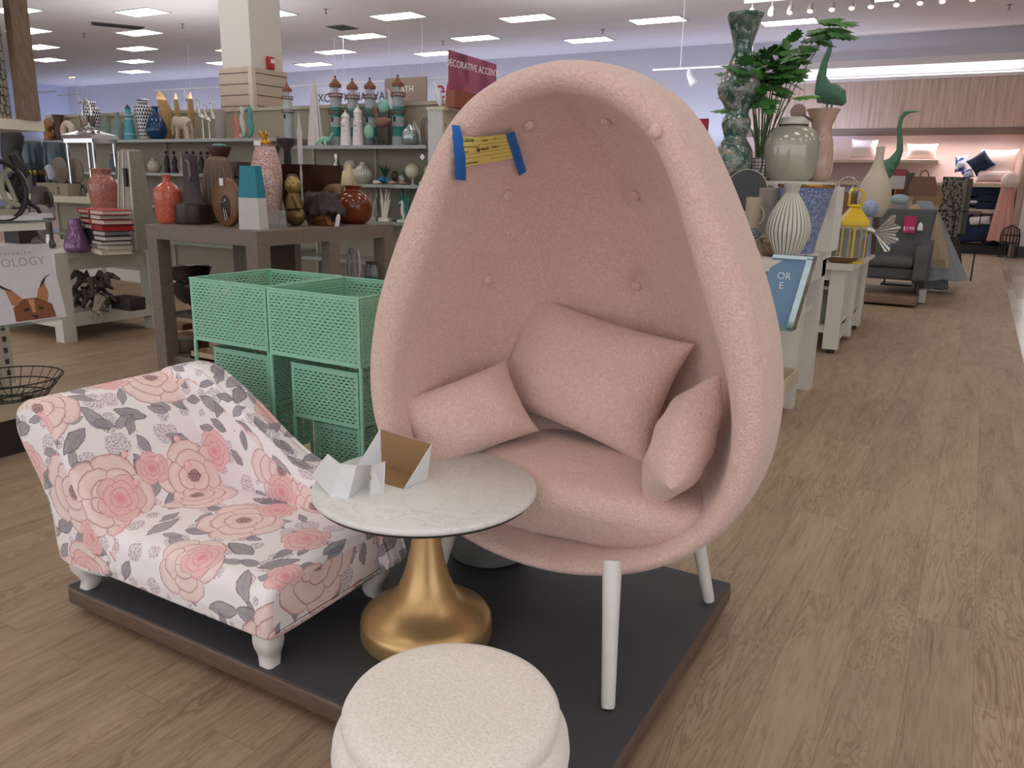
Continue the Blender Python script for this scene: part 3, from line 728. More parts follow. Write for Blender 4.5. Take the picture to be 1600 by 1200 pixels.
# ================================================================ mint plant stands
g = NM('mint_perforated_metal'); tc = g.n('ShaderNodeTexCoord'); sp = g.n('ShaderNodeSeparateXYZ'); g.lk(tc.outputs['UV'], sp.inputs[0])
row = g.ma('DIVIDE', sp.outputs[1], .0118); fr = g.ma('FRACT', row); u_ = g.ma('FRACT', g.ma('ADD', g.ma('DIVIDE', sp.outputs[0], .0245), g.ma('MULTIPLY', g.ma('MODULO', g.ma('FLOOR', row), 2), .5)))
hole = g.ma('MULTIPLY', g.ma('LESS_THAN', g.ma('ABSOLUTE', g.ma('SUBTRACT', u_, .5)), .31), g.ma('LESS_THAN', g.ma('ABSOLUTE', g.ma('SUBTRACT', fr, .5)), .21))
MINTC = '#8cc2a7'
PERF = g.done(g.mix(g.noise(g.co(), 8, 2), lin('#8abfa4'), lin('#83b99d')), .45, 0, Alpha=g.ma('SUBTRACT', 1, hole))
MINT = M(MINTC, .42)
def basket(parent, name, s, d, z0, z1, m=.014):
    t = None
    b = B(); t_ = .0012
    def wall(p, q):
        L_ = (Vector(q)-Vector(p)).length; H_ = z1-z0
        for (a0, a1, c0, c1, holes) in ((0, m, 0, H_, 0), (L_-m, L_, 0, H_, 0), (m, L_-m, 0, m, 0), (m, L_-m, H_-m, H_, 0), (m, L_-m, m, H_-m, 1), ):
            P_ = lambda a, c: (p[0]+(q[0]-p[0])*a/L_, p[1]+(q[1]-p[1])*a/L_, z0+c)
            o_ = 0 if holes else .2*.0118*0
            uv = [(a0, c0), (a1, c0), (a1, c1), (a0, c1)] if holes else [(0, 0)]*4
            b.m = 0 if holes else 1
            b.add([P_(a0, c0), P_(a1, c0), P_(a1, c1), P_(a0, c1)], [(0, 1, 2, 3)], [uv])
    wall((0, 0), (s, 0)); wall((s, 0), (s, d)); wall((s, d), (0, d)); wall((0, d), (0, 0))
    b.m = 0; b.add([(0, 0, z0), (s, 0, z0), (s, d, z0), (0, d, z0)], [(0, 1, 2, 3)], [[(0, 0), (s, 0), (s, d), (0, d)]])
    o = b.ob(name, [PERF, MINT], parent, smooth=False)
    mod = o.modifiers.new('t', 'SOLIDIFY'); mod.thickness = .0012
    b = B(); r = .0035; c = [(0, 0, z1), (s, 0, z1), (s, d, z1), (0, d, z1)]
    for i in range(4): b.tube([c[i], c[(i+1) % 4]], r, 8)
    b.ob('rim', MINT, parent); return o
def stand(label, loc, s, d, ztop, bh):
    t = thing('plant_stand', label, 'plant stand', loc, 0, 'nested mint metal basket stands')
    basket(t, 'basket', s, d, ztop-bh, ztop)
    for x in (.004, s-.004):
        for y in (.004, d-.004):
            b = B(); b.tube([(x, y, 0), (x, y, ztop-bh)], .0075, 10); b.ob('leg', MINT, t)
    b = B(); c = [(0, 0, .012), (s, 0, .012), (s, d, .012), (0, d, .012)]
    for i in range(4): b.tube([c[i], c[(i+1) % 4]], .005, 8)
    b.ob('base_ring', MINT, t); return t
def nest(x0, y0, top, s, d, n1, n2, n3):
    stand(n1, (x0, y0, PT), s, d, top-PT, .245)
    stand(n2, (x0+.075, y0+.03, PT), s-.115, d-.12, top-PT-.275, .205)
    stand(n3, (x0+.15, y0+.06, PT), s-.215, d-.2, top-PT-.50, .19)
nest(-2.225, 2.075, 1.056, .44, .43, 'tall mint green perforated basket stand next to the egg chair', 'middle-height mint basket stand nested under the right tall one', 'lowest mint basket stand nested next to the egg chair')
nest(-2.675, 2.10, 1.056, .42, .42, 'tall mint green perforated basket stand farther from the egg chair', 'middle-height mint basket stand nested under the left tall one', 'lowest mint basket stand nested behind the chaise back')
b = B(); b.rbox((-2.9, 2.03, 0), (-2.51, 2.6, PT), .01); b.ob('display_riser', [DARKTOP], None, (0, 0, 0), label='low dark riser behind the chaise holding the outer mint stand', cat='display platform')
# ================================================================ shop fixtures and goods, helpers
def on(px_, Y, z):
    p = aty(px_, 300, Y)
    for _ in range(4):
        y = topix((p.x, Y, z))[1]; p = aty(px_, y, Y)
    return Vector((p.x, Y, z))
def vase(name, label, cat, px_, Y, z, prof, mat, group=None, seg=24, kids=(), sx=1, sy=1, rz=0, **kw):
    """prof in photo pixels (radius, height); kids: (name, prof, mat)"""
    p = on(px_, Y, z); m = mpp(p+Vector((0, 0, .1)))
    def sp(P_):
        if len(P_) >= 7:
            out = []
            for i in range(len(P_)-1):
                a, b_, c, d = (Vector(P_[max(0, min(len(P_)-1, i+k))]) for k in (-1, 0, 1, 2))
                for k in range(4): t_ = k/4; out.append(.5*((2*b_)+(c-a)*t_+(2*a-5*b_+4*c-d)*t_*t_+(3*b_-a-3*c+d)*t_**3))
            P_ = [(q.x, q.y) for q in out]+[P_[-1]]
        return [(max(r*m, .0004), h*m) for r, h in P_]
    if not kids:
        b = B(); b.lathe(sp(prof), seg, sx=sx, sy=sy, **kw); return b.ob(name, mat, None, p, rz, label=label, cat=cat, group=group, angle=60)
    t = thing(name, label, cat, p, rz, group)
    b = B(); b.lathe(sp(prof), seg, sx=sx, sy=sy, **kw); b.ob('body', mat, t, angle=60)
    for nm, pr, mt in kids:
        b = B(); b.lathe(sp(pr), seg, sx=sx, sy=sy); b.ob(nm, mt, t, angle=60)
    return t
def blob(name, label, cat, px_, Y, z, fn, mat, group=None, rz=0):
    """fn(b, m) adds shapes in metres where m is the size of one photo pixel"""
    p = on(px_, Y, z); b = B(); fn(b, mpp(p+Vector((0, 0, .1)))); return b.ob(name, mat, None, p, rz, label=label, cat=cat, group=group, angle=60)
def parts(name, label, cat, px_, Y, z, lst, group=None, rz=0):
    p = on(px_, Y, z); m = mpp(p+Vector((0, 0, .1))); t = thing(name, label, cat, p, rz, group)
    for nm, fn, mt in lst:
        b = B(); fn(b, m); b.ob(nm, mt, t, angle=50)
    return t
def S(pts, m): return [(a*m, b*m, c*m) for a, b, c in pts]
GREYBR = laminate('#6f635a', '#7d7167', .5, (1, 1, 6)); WHITE = M('#cfcbc2', .45, 0, .03, 3); WHITE2 = M('#dcd8d0', .4, 0, .03, 3)
CREAM = M('#cfc6b2', .6); SLAT = M('#a39a88', .7, 0, .04, 4)
GLS = MG('#c9d8d2', .06, 1.3, .35)
SILV = M('#c4c2bf', .22, .9, .12, 30); CHRM = M('#d0d0d0', .1, 1.0); DKBR = M('#3d2c25', .5, 0, .2, 25); BLK = M('#1c1b1d', .5); TEAL = M('#2f8a8c', .5, 0, .15, 20)
MNT = M('#86b9a6', .45, 0, .12, 25); BONE = M('#d9d2c6', .6, 0, .1, 30); RUST = M('#7a4a34', .55, 0, .2, 40); TAGW = M('#e4e4ea', .5)
TX = (-5.23, -4.1); TY = (3.77, 5.2); TZ = 1.1
t = thing('display_table', 'square grey-brown open display table loaded with vases and pots', 'display table', (TX[0], TY[0], 0))
w_, d_ = TX[1]-TX[0], TY[1]-TY[0]
b = B(); b.box((0, 0, TZ-.1), (w_, d_, TZ)); b.ob('tabletop', GREYBR, t, smooth=False)
for (x, y) in ((0, 0), (w_-.11, 0), (0, d_-.11), (w_-.11, d_-.11), (w_-.08, d_*.48)):
    b = B(); b.box((x, y, .0), (x+(.11 if y != d_*.48 else .08), y+.11, TZ-.1)); b.ob('post', GREYBR, t, smooth=False)
b = B(); b.box((.06, .06, .02), (w_-.02, d_-.02, .13)); b.ob('bottom_shelf', GREYBR, t, smooth=False)
b = B(); b.box((.55, .30, .13), (.75, d_*.5, TZ-.1)); b.ob('centre_panel', M('#54493f', .6), t, smooth=False)
# glass shelf run behind
GY0, GY1 = 7.0, 7.45
xg0 = -12.4; xg1 = -5.06; xm = on(448, GY0, 1.8).x
t = thing('glass_shelf_unit', 'long tan-backed shelf unit with glass shelves full of coastal ornaments', 'shelf unit', (xg0, GY0, 0))
L_ = xg1-xg0
b = B(); b.box((0, .45, 0), (L_, .52, 2.24)); b.ob('back_panel', SLAT, t, smooth=False)
b = B(); b.box((-.02, .42, 2.24), (L_+.02, .55, 2.28)); b.ob('top_trim', M('#b5ad9c', .6), t, smooth=False)
b = B(); b.box((0, -.02, 0), (L_, .45, .16)); b.ob('base_deck', WHITE, t, smooth=False)
SHZ = {}
for k, (za, zb) in enumerate(((1.80, 1.89), (1.395, 1.47), (1.0, 1.06), (.55, .6))):
    b = B(); b.box((xm-xg0+.03, -.01, za-.035), (L_, .45, za)); b.ob('glass_shelf', M('#8c918b', .12, 0, .05), t, smooth=False)
    b = B(); b.box((0, -.01, zb-.035), (xm-xg0-.03, .45, zb)); b.ob('glass_shelf', M('#8c918b', .12, 0, .05), t, smooth=False)
for x in (0, (xm-xg0)/2, xm-xg0, xm-xg0+.95, L_-.05):
    b = B(); b.box((x-.015, .42, .1), (x+.015, .45, 2.24)); b.ob('slotted_upright', M('#b9b3a4', .5), t, smooth=False)
t = thing('end_partition', 'cream slat-wall partition standing end-on beyond the glass shelves', 'partition', (-5.02, 6.98, 0))
b = B(); b.box((0, .03, 0), (.16, 2.6, 2.14)); b.ob('panel', M('#b9af9a', .6), t, smooth=False)
b = B(); b.box((-.01, 0, 0), (.17, .03, 2.17)); b.ob('edge_strip', M('#c2c2c0', .4), t, smooth=False)
b = B(); b.box((-.02, -.01, 2.14), (.19, 2.62, 2.17)); b.ob('cap_rail', CREAM, t, smooth=False)
b = B()
for k in range(22): b.box((.1605, .06, .3+k*.08), (.1625, .075, .335+k*.08))
b.ob('slots', M('#4e4a42', .6), t, smooth=False)
# section sign on the partition
sg = thing('section_sign', 'magenta hanging section sign lettered for decorative accents', 'sign', (-4.86, 7.1, 2.2))
g = NM('magenta_print'); v = g.co('Object', (1, 1.6, 1.1), (.4, .3, 0)); MAG = g.done(g.ramp(g.noise(v, 2.1, 1, .3, .6), [(.36, '#6a2440'), (.5, '#8f3a5c'), (.62, '#a85575')]), .4)
b = B(); b.rings([[(0, 0, 0), (0, .92, .0), (0, .92, .50), (0, 0, .52)], [(.012, 0, 0), (.012, .92, .0), (.012, .92, .50), (.012, 0, .52)]]); b.ob('board', MAG, sg, smooth=False)
text('lettering', 'DECORATIVE ACCENTS', .098, M('#f2eeee', .5), face_x((.014, .46, .40)), sg, .001)
b = B(); b.box((-.0, .15, -.032), (.1, .75, 0.0)); b.ob('sign_foot', M('#8a3a56', .5), sg, smooth=False)
def woodthing(b, m):
    b.box((-.05, 0, 0), (.06, .75, .16))
o = B(); woodthing(o, 1)
for k in range(4): o.tube([(.07, .38+k*.06, .0), (.075, .37+k*.06, .09), (.07, .4+k*.06, .15), (.07, .43+k*.06, .08)], .012, 8)
o.ob('carved_wood_block', M('#8f4f36', .5, 0, .25, 18), None, (-4.80, 7.04, 2.17), label='carved reddish wood block lying along the top of the cream partition', cat='wood carving')
# big pillar with slatted cladding
PXc = aty(393, 100, 8.9); t_ = .62
b = B(); b.box((PXc.x-t_, PXc.y, 0), (PXc.x, PXc.y+t_, CEIL)); b.ob('pillar_1', M('#cbc5bd', .7, 0, .03, 2), smooth=False, kind='structure')
zc1 = aty(393, 105, 8.9).z
t = thing('pillar_cladding', 'beige grooved slat-wall cladding wrapped round the big white pillar', 'cladding', (PXc.x, PXc.y, 0))
b = B(); b.box((-t_-.04, -.04, 1.0), (-.0, 0, zc1)); b.box((0, -.04, 1.0), (.04, t_+.04, zc1)); b.ob('slat_panel', M('#b8a896', .65), t, smooth=False)
b = B()
for k in range(9): z = zc1-.08-k*.155; b.box((-t_-.04, -.0425, z), (-.03, -.0405, z+.014)); b.box((.0405, .0, z), (.0425, t_+.04, z+.014))
b.ob('groove', M('#5c5148', .8), t, smooth=False)
b = B(); b.box((-.03, -.05, 1.0), (.05, .02, zc1)); b.ob('corner_trim', M('#c6bbab', .5), t, smooth=False)
p = atx(421, 99, PXc.x+.01)
t = thing('fire_alarm', 'small red fire alarm strobe on the white pillar', 'fire alarm', (PXc.x+.001, p.y, p.z)); b = B(); b.rbox((0, -.065, -.09), (.06, .065, .09), .015); b.ob('housing', M('#a81f22', .4), t)
b = B(); b.box((.06, -.02, .0), (.068, .05, .055)); b.ob('lens', M('#e9dfe0', .2), t)
# exit sign
p = aty(112, 117, WALLY-2.2); t = thing('exit_sign', 'small glowing exit sign hanging below the far ceiling', 'sign', p)
b = B(); b.rbox((-.19, -.03, -.12), (.19, .03, .12), .02); b.ob('housing', ME('#ffcfa8', 1.6), t); text('lettering', 'EXIT', .17, ME('#ff3a1e', 1.0), face_y((0, -.034, 0)), t, .002)
b = B(); b.tube([(0, 0, .12), (0, 0, CEIL-p.z)], .012, 6); b.ob('rod', WHITE, t)
# far lettering, bath sign, suspended rails
def wallmsg(s_, x, y, size, mat, label, sp_=1.0, Y=WALLY-.01):
    p = aty(x, y, Y); return text('wall_lettering', s_, size, mat, face_y(p), None, .004, 'CENTER', sp_, label, 'lettering')
wallmsg('EXCEPTIONAL VALUE', 556, 152, .40, M('#3c4556', .6), 'dark capital lettering on the far pale blue wall behind the lighthouses', 1.02)
wallmsg('eGi', 705, 140, .95, M('#a8243a', .5), 'large red script lettering on the far wall beside the magenta sign')
p = aty(634, 140, 17); t = thing('department_sign', 'tan bath department board hanging behind the lighthouses', 'sign', p); m = mpp(p)
b = B(); b.box((-40*m, -.03, -17.5*m), (40*m, .03, 17.5*m)); b.ob('board', M('#8c7b72', .6), t, smooth=False); text('lettering', 'BATH', 13*m, M('#e8e4df', .5), face_y((12*m*0, -.033, 0)), t, .002)
b = B(); b.tube([(-32*m, 0, 17*m), (-32*m, 0, CEIL-p.z)], .006, 5); b.tube([(32*m, 0, 17*m), (32*m, 0, CEIL-p.z)], .006, 5); b.ob('hanging_wire', M('#c9c9d2', .5), t)
RAILM = M('#d9dcec', .4)
for i, (xa, ya, xb, yb, Y, drops, lb) in enumerate(((240, 142, 352, 137, 17, (298,), 'thin white suspended ceiling rail left of the pillar'), (20, 147, 90, 149, 19, (60,), 'thin white suspended rail near the far left corner'),
        (90, 149, 160, 144, 19, (121, 130), 'thin white suspended rail below the exit sign'), (440, 136, 700, 122, 18, (524, 538), 'long thin white suspended rail above the lighthouses'), (1020, 109, 1150, 106, 16, (1063,), 'white suspended spotlight rail right of the egg chair'))):
    A, Bb = aty(xa, ya, Y), aty(xb, yb, Y); Bb.z = A.z; t = thing('suspended_rail', lb, 'rail', A)
    b = B(); b.tube([(0, 0, 0), Bb-A], .022, 6); b.ob('rail', RAILM, t)
    for dx in drops:
        q = on(dx, Y, A.z)-A; b = B(); b.tube([(q.x, 0, 0), (q.x, 0, CEIL-A.z)], .008, 5); b.ob('hanging_rod', RAILM, t)
    b = B(); q = (Bb-A)*.45; b.tube([q, q+Vector((0, 0, -.12)), q+Vector((.12, 0, -.3))], [.03, .05, .09], 10); b.ob('spotlight', M('#cdd0dc', .5), t)
# ceiling details: dark air vents and sprinklers
for (x, y, sx, sy, lb) in ((184, 40, (at(225, 44.5, CEIL)-at(143, 36.5, CEIL)).length, .5, 'long dark air slot in the ceiling left of the pillar'), (535, 43, .6, .6, 'square dark air diffuser in the ceiling right of the pillar')):
    p = at(x, y, CEIL); t = thing('ceiling_vent', lb, 'air vent', p, math.atan2((at(225, 44.5, CEIL)-at(143, 36.5, CEIL)).y, (at(225, 44.5, CEIL)-at(143, 36.5, CEIL)).x) if sx > 1 else 0); b = B(); b.box((-sx/2, -sy/2, -.012), (sx/2, sy/2, 0)); b.ob('frame', M('#5f5a57', .7), t, smooth=False)
    b = B(); [b.box((-sx/2+.05, -sy/2+.06+k*.1, -.018), (sx/2-.05, -sy/2+.1+k*.1, -.012)) for k in range(int(sy/.1)-0)]; b.ob('slat', M('#2e2b2a', .7), t, smooth=False)
for (x, y, lb) in ((285, 37, 'left of the pillar'), (131, 52, 'nearest the leaning frame'), (509, 14, 'above the square air diffuser'), (942, 46, 'above the egg chair'), (692, 64, 'beside the magenta sign'), (1578, 7, 'at the upper right corner')):
    p = at(x, y, CEIL); b = B(); b.lathe([(.05, -.01), (.05, 0)], 12); b.lathe([(.012, -.1), (.012, -.01)], 8); b.lathe([(.035, -.105), (.035, -.098)], 10)
    b.ob('sprinkler_head', M('#6d6664', .4), None, p, label='small ceiling sprinkler head '+lb, cat='sprinkler', group='ceiling sprinklers')
# row of track spotlights
A = at(1163, 6, CEIL-.12); Bq = at(1590, -28, CEIL-.12)
b = B(); b.box((0, -.03, 0), ((Bq-A).length, .03, .12)); b.ob('light_track', M('#b9b2b2', .5), None, A, math.atan2(Bq.y-A.y, Bq.x-A.x), label='white ceiling track carrying the row of spotlights at upper right', cat='light track')
sl = None
for i, x in enumerate((1176, 1207, 1237, 1269, 1303, 1334, 1364, 1404, 1441, 1476, 1523, 1563)):
    f_ = (x-1163)/(1590-1163); r_ = ray(x, 6-34*f_); k = (CEIL-.12-HC)/r_.z; P_ = CAM+r_*k
    if sl is None:
        sl = thing('track_spotlight', '', 'spotlight', P_, 0, 'track spotlights at upper right'); b = B(); b.tube([(0, 0, 0), (0, 0, -.14)], .016, 8); b.ob('stem', M('#bdb6b5', .5), sl)
        b = B(); b.tube([(0, .02, -.12), (0, -.03, -.2), (0, -.1, -.33)], [.035, .075, .085], 14); b.ob('lamp_head', M('#c7c0bf', .4), sl); b = B(); b.tube([(0, -.1, -.331), (0, -.104, -.338)], .075, 14); b.ob('lens', ME('#fff2e6', .9), sl); o = sl
    else: o = dup(sl, P_)
    o.scale = (.75, .75, .75)
    o['label'] = 'grey track spotlight, %s in the row from the tall green vase' % ('first second third fourth fifth sixth seventh eighth ninth tenth eleventh twelfth'.split()[i])
# ================================================================ goods on the glass shelves (right bay)
def lighthouse(px_, Y, z, h, label, cols, roof=RUST, gal=RUST, w_=1.0, group='tin lighthouse ornaments'):
    p = on(px_, Y, z); m = mpp(p+Vector((0, 0, .2))); H = h*m; t = thing('lighthouse_ornament', label, 'lighthouse ornament', p, 0, group)
    r0, r1 = H*.095*w_, H*.08*w_
    n = len(cols); Ht = H*.69
    for k, c in enumerate(cols):
        z0, z1 = Ht*k/n, Ht*(k+1)/n; f = lambda q: r0+(r1-r0)*q/Ht
        b = B(); b.lathe([(f(z0), z0), (f(z1), z1)], 20); b.ob('tower_band', c, t)
    b = B(); 
    for zz in (Ht*.5,): b.box((-.012, -r0*1.02, zz), (.012, -r0*.8, zz+.05))
    b.ob('window', BLK, t, smooth=False)
    for zz, rr in ((Ht, r1*1.35), (Ht*.66, r0*1.25)):
        b = B(); b.lathe([(rr, zz), (rr, zz+H*.012)], 20)
        for k in range(12): a = 2*pi*k/12; b.tube([(rr*.95*math.cos(a), rr*.95*math.sin(a), zz), (rr*.95*math.cos(a), rr*.95*math.sin(a), zz+H*.05)], H*.004, 4)
        R_ = [(rr*.95*math.cos(2*pi*k/20), rr*.95*math.sin(2*pi*k/20), zz+H*.05) for k in range(21)]; b.tube(R_, H*.006, 5); b.ob('gallery', gal, t)
    b = B()
    for k in range(8): a = 2*pi*k/8; b.tube([(r1*.8*math.cos(a), r1*.8*math.sin(a), Ht), (r1*.8*math.cos(a), r1*.8*math.sin(a), H*.85)], H*.005, 4)
    b.lathe([(r1*.4, Ht+.002), (r1*.4, H*.85)], 12); b.ob('lantern_room', M('#b9bcc2', .4), t)
    b = B(); b.lathe([(r1*1.1, H*.83), (r1*1.1, H*.87), (r1*.5, H*.92), (.006, H*.96)], 16); b.ell((0, 0, H*.975), H*.018, 10, 6); b.ob('roof', roof, t); return t
TG, GG = M('#1f7d7a', .45, 0, .2, 30), M('#9da3a8', .5, 0, .2, 30)
Y1 = 7.2; z1 = 1.80
for x, h, q in ((527, 106, 'leftmost of the tall teal-banded ones'), (553, 102, 'second of the tall ones, behind the white pair'), (580, 103, 'third of the tall ones, behind the decoy duck'), (623, 107, 'rightmost of the tall ones, in front of the bath sign')):
    lighthouse(x, Y1+.05, z1, h, 'tin lighthouse with rusty roof, '+q, [GG, TG, GG, TG, GG])
lighthouse(452, 6.95+.2, 1.89, 84, 'smaller grey tin lighthouse behind the gold-topped pink vase', [GG, GG, M('#b5b9bd', .5)])
def white_lh(px_, h, lb):
    p = on(px_, 7.06, z1); m = mpp(p); t = thing('white_lighthouse', lb, 'lighthouse ornament', p, 0, 'white ceramic lighthouses'); W_ = M('#e0dadd', .5)
    b = B(); b.lathe([(9.5*m, 0), (9*m, 2*m), (7*m, 33*m), (7.4*m, 34*m), (7.4*m, 36*m), (6*m, 37*m), (6*m, h*.82*m)], 20); b.ob('tower', W_, t)
    b = B(); b.lathe([(7*m, h*.81*m), (5*m, h*.87*m), (1*m, h*.94*m), (.6*m, h*m)], 16); b.ob('roof', W_, t)
    b = B(); [b.ell((a*m, -8*m*.9, z*m), (.9*m, .5*m, .9*m), 8, 6) for a, z in ((-3, 10), (1, 20), (3, 22), (-1, 29), (2, 29), (0, 42))]; b.ob('porthole', M('#4a4a52', .5), t); return t
white_lh(541, 53, 'white ceramic lighthouse with a round window, left one of the pair'); white_lh(560, 61, 'white ceramic lighthouse with a pointed top, right one of the pair')
blob('driftwood_sail', 'tall white whitewashed driftwood sail standing beside the tin lighthouses', 'driftwood ornament', 494, 7.2, z1, lambda b, m: b.lathe([(14*m, 0), (13*m, 10*m), (9.5*m, 45*m), (6*m, 72*m), (3*m, 90*m), (.8*m, 101*m)], 40, sy=.6, flute=.12, nf=10), M('#cdc8c4', .7, 0, .15, 40))
def turtle(b, m):
    b.ell((0, 0, 9*m), (12*m, 7*m, 6*m), 18, 10); b.tube(S([(9, 0, 10), (14, 0, 15), (17, 0, 19)], m), [3*m, 2.2*m, 3*m], 8); b.tube(S([(-3, -5, 7), (-1, -10, 3), (2, -12, 0)], m), [2.4*m, 2*m, 1*m], 6); b.tube(S([(5, -5, 6), (9, -9, 3), (12, -11, 0)], m), [2.4*m, 2*m, 1*m], 6); b.tube(S([(-9, -2, 7), (-13, -4, 4), (-15, -4, 1)], m), [2*m, 1.6*m, .8*m], 6)
blob('sea_turtle_ornament', 'mint glazed sea turtle at the left end of the tall lighthouses', 'turtle ornament', 508, 7.1, z1, turtle, MNT, 'turtle ornaments')
blob('sea_turtle_ornament', 'mint green turtle propped above the brown decoy duck', 'turtle ornament', 600, 7.3, z1+.36, lambda b, m: (b.ell((0, 0, 9*m), (13*m, 7*m, 11*m), 18, 10)), MNT, 'turtle ornaments')
blob('book_riser', 'grey block standing under the mint turtle behind the duck', 'riser', 600, 7.3, z1, lambda b, m: b.box((-12*m, -4*m, 0), (12*m, 6*m, .37)), M('#595650', .6))
parts('decoy_duck', 'brown carved decoy duck on a small stand between white and tin lighthouses', 'duck ornament', 596, 7.02, z1, (('body', lambda b, m: b.tube(S([(-10, 0, 36), (-4, 0, 34), (6, 0, 34), (14, 0, 36), (20, 0, 38)], m), [3*m, 7*m, 8*m, 5*m, 1*m], 14), M('#7d5a48', .6)), ('head', lambda b, m: (b.tube(S([(-6, 0, 38), (-9, 0, 46), (-10, 0, 54)], m), [4*m, 3*m, 4*m], 12), b.ell((-11*m, 0, 55*m), (6*m, 4*m, 4*m), 12, 8), b.tube(S([(-15, 0, 54), (-21, 0, 53)], m), [2*m, 1*m], 6)), M('#6b5a45', .6)), ('stand', lambda b, m: (b.tube(S([(2, 0, 2), (2, 0, 30)], m), 1.2*m, 6), b.box((-10*m, -5*m, 0), (14*m, 5*m, 2*m))), DKBR)))
blob('glass_float', 'mint glass float leaning by the duck stand', 'glass ornament', 577, 7.0, z1, lambda b, m: b.ell((0, 0, 20*m+0), (9*m, 6*m, 11*m), 16, 12), MNT)
blob('grey_canister', 'small grey canister below the mint glass float', 'canister', 579, 7.12, z1, lambda b, m: b.lathe([(8*m, 0), (8*m, 12*m)], 16), M('#60656c', .4))
def gull(b, m): b.tube(S([(5, 0, 2), (4, 0, 10), (0, 0, 22), (-3, 0, 30), (-4, 0, 34)], m), [2*m, 6*m, 5*m, 2.6*m, 2.8*m], 12); b.tube(S([(-5, 0, 34), (-9, 0, 37)], m), [1.6*m, .4*m], 6)
blob('seagull_ornament', 'white and grey seagull ornament perched left of the rightmost tall lighthouse', 'seagull ornament', 612, 7.25, z1+.34, gull, M('#ccd3dc', .5, 0, .12, 20), 'seagull ornaments')
blob('perch_block', 'dark block carrying the seagull behind the rightmost tall lighthouse', 'riser', 612, 7.3, z1, lambda b, m: b.box((-8*m, -2*m, 0), (8*m, 4*m, .35)), M('#4a443c', .6))
blob('seagull_ornament', 'white seagull ornament standing on top of the cream partition', 'seagull ornament', 684, 7.08, 2.175, gull, M('#dfe3ea', .5), 'seagull ornaments')
vase('silver_bottle', 'squat silver crackled bottle vase below the rightmost tall lighthouse', 'vase', 641, 7.05, z1, [(8, 0), (12, 4), (13.5, 12), (12, 20), (6, 27), (3, 30), (3.5, 33)], M('#9aa7a8', .2, .6, .2, 60))
def wings(b, m):
    for s_, tilt in ((-1, 0), (1, 1)):
        for k in range(5): b.tube(S([(s_*2, 0, 6), (s_*(6+2*k), 0, 26+3*k-2*tilt), (s_*(14+2.2*k), 0, 30-k*2), (s_*(18+2*k), 0, 14-k*2)], m), [1.5*m, 2*m, 1.8*m, .6*m], 6)
    b.lathe([(5*m, 0), (3*m, 6*m)], 10)
blob('feather_sculpture', 'white curved feather sculpture behind the silver crackled bottle', 'sculpture', 637, 7.3, z1, wings, M('#c3c6c6', .5))
blob('wire_loop_sculpture', 'dark wire loop sculpture next to the cream partition', 'sculpture', 664, 7.15, z1, lambda b, m: [b.tube([(7*m*math.cos(a)+k*3*m, 2*k*m, 22*m+20*m*math.sin(a)) for a in [2*pi*i/24 for i in range(25)]], .8*m, 5) for k in range(2)], M('#5b5a55', .4))
blob('price_tag', 'white diamond price tag hanging from the upper glass shelf edge', 'price tag', 660, 6.97, z1-.12, lambda b, m: b.rings([S([(0, 0, -5), (5, 0, 0), (0, 0, 5), (-5, 0, 0)], m), S([(0, -.5, -5), (5, -.5, 0), (0, -.5, 5), (-5, -.5, 0)], m)]), TAGW)
# middle shelf
z2 = 1.395
vase('silver_vase', 'tall mirrored silver vase at the left of the middle glass shelf', 'vase', 527, 7.15, z2, [(8, 0), (9, 3), (11, 16), (8, 26), (3, 34), (4, 44)], SILV)
def ball(px_, r, base, lb, col='#cfc8b4'):
    def fn(b, m):
        b.ell((0, 0, (base+r)*m), r*m, 18, 12, .05)
        if base > 1: b.lathe([(5*m, 0), (1.5*m, 2*m), (1.5*m, (base+1)*m)], 10)
    blob('textured_ball', lb, 'decorative ball', px_, 7.2, z2, fn, M(col, .6, 0, .3, 130), 'textured white decor balls')
ball(549, 11, 14, 'beaded cream ball on a stem left of the fluted silver bottle'); ball(645, 12, 9, 'beaded cream ball at the right of the middle shelf'); ball(673, 10, 12, 'cream ball half hidden behind the edge of the egg chair')
vase('fluted_bottle', 'round fluted pearl-silver bottle vase on the middle glass shelf', 'vase', 567, 7.05, z2, [(9, 0), (13, 4), (15.5, 13), (14, 20), (8, 27), (4, 30), (4, 33), (5, 34)], M('#b4b8ac', .3, .4), flute=.04, nf=24, seg=72)
def succ(b, m): 
    random.seed(3)
    for k in range(26): a = random.uniform(0, 6.28); r = random.uniform(4, 9); b.tube(S([(0, 0, 10), (r*math.cos(a)*.6, r*math.sin(a)*.6, 16+random.uniform(0, 6)), (r*1.3*math.cos(a), r*1.3*math.sin(a), 22+random.uniform(0, 8))], m), [.9*m, .8*m, .3*m], 5)
blob('air_plant', 'small green artificial plant behind the blue coral lump', 'plant', 602, 7.25, z2, succ, M('#2d5b4b', .6))
blob('blue_coral', 'bright blue coral lump on the middle glass shelf', 'coral ornament', 600, 7.08, z2, lambda b, m: [b.ell((random.uniform(-9, 9)*m, random.uniform(-4, 4)*m, random.uniform(4, 8)*m), (5*m, 4*m, 4*m), 10, 8, .2) for k in range(10)], M('#1d6d94', .6, 0, .3, 60))
for x, c, lb in ((588, '#d6cdbf', 'pale seashell left of the blue coral'), (612, '#a98a72', 'tan seashell right of the blue coral'), (628, '#8d7a66', 'brown speckled seashell on the middle shelf'), (660, '#c5bfae', 'flat white seashell at the right of the middle shelf')):
    blob('seashell', lb, 'seashell', x, 7.02, z2, lambda b, m: (b.ell((0, 0, 3*m), (7*m, 4*m, 3*m), 12, 8, .08), b.tube(S([(4, 0, 3), (10, 0, 2)], m), [2*m, .4*m], 6)), M(c, .5, 0, .2, 60), 'seashells on the middle glass shelf')
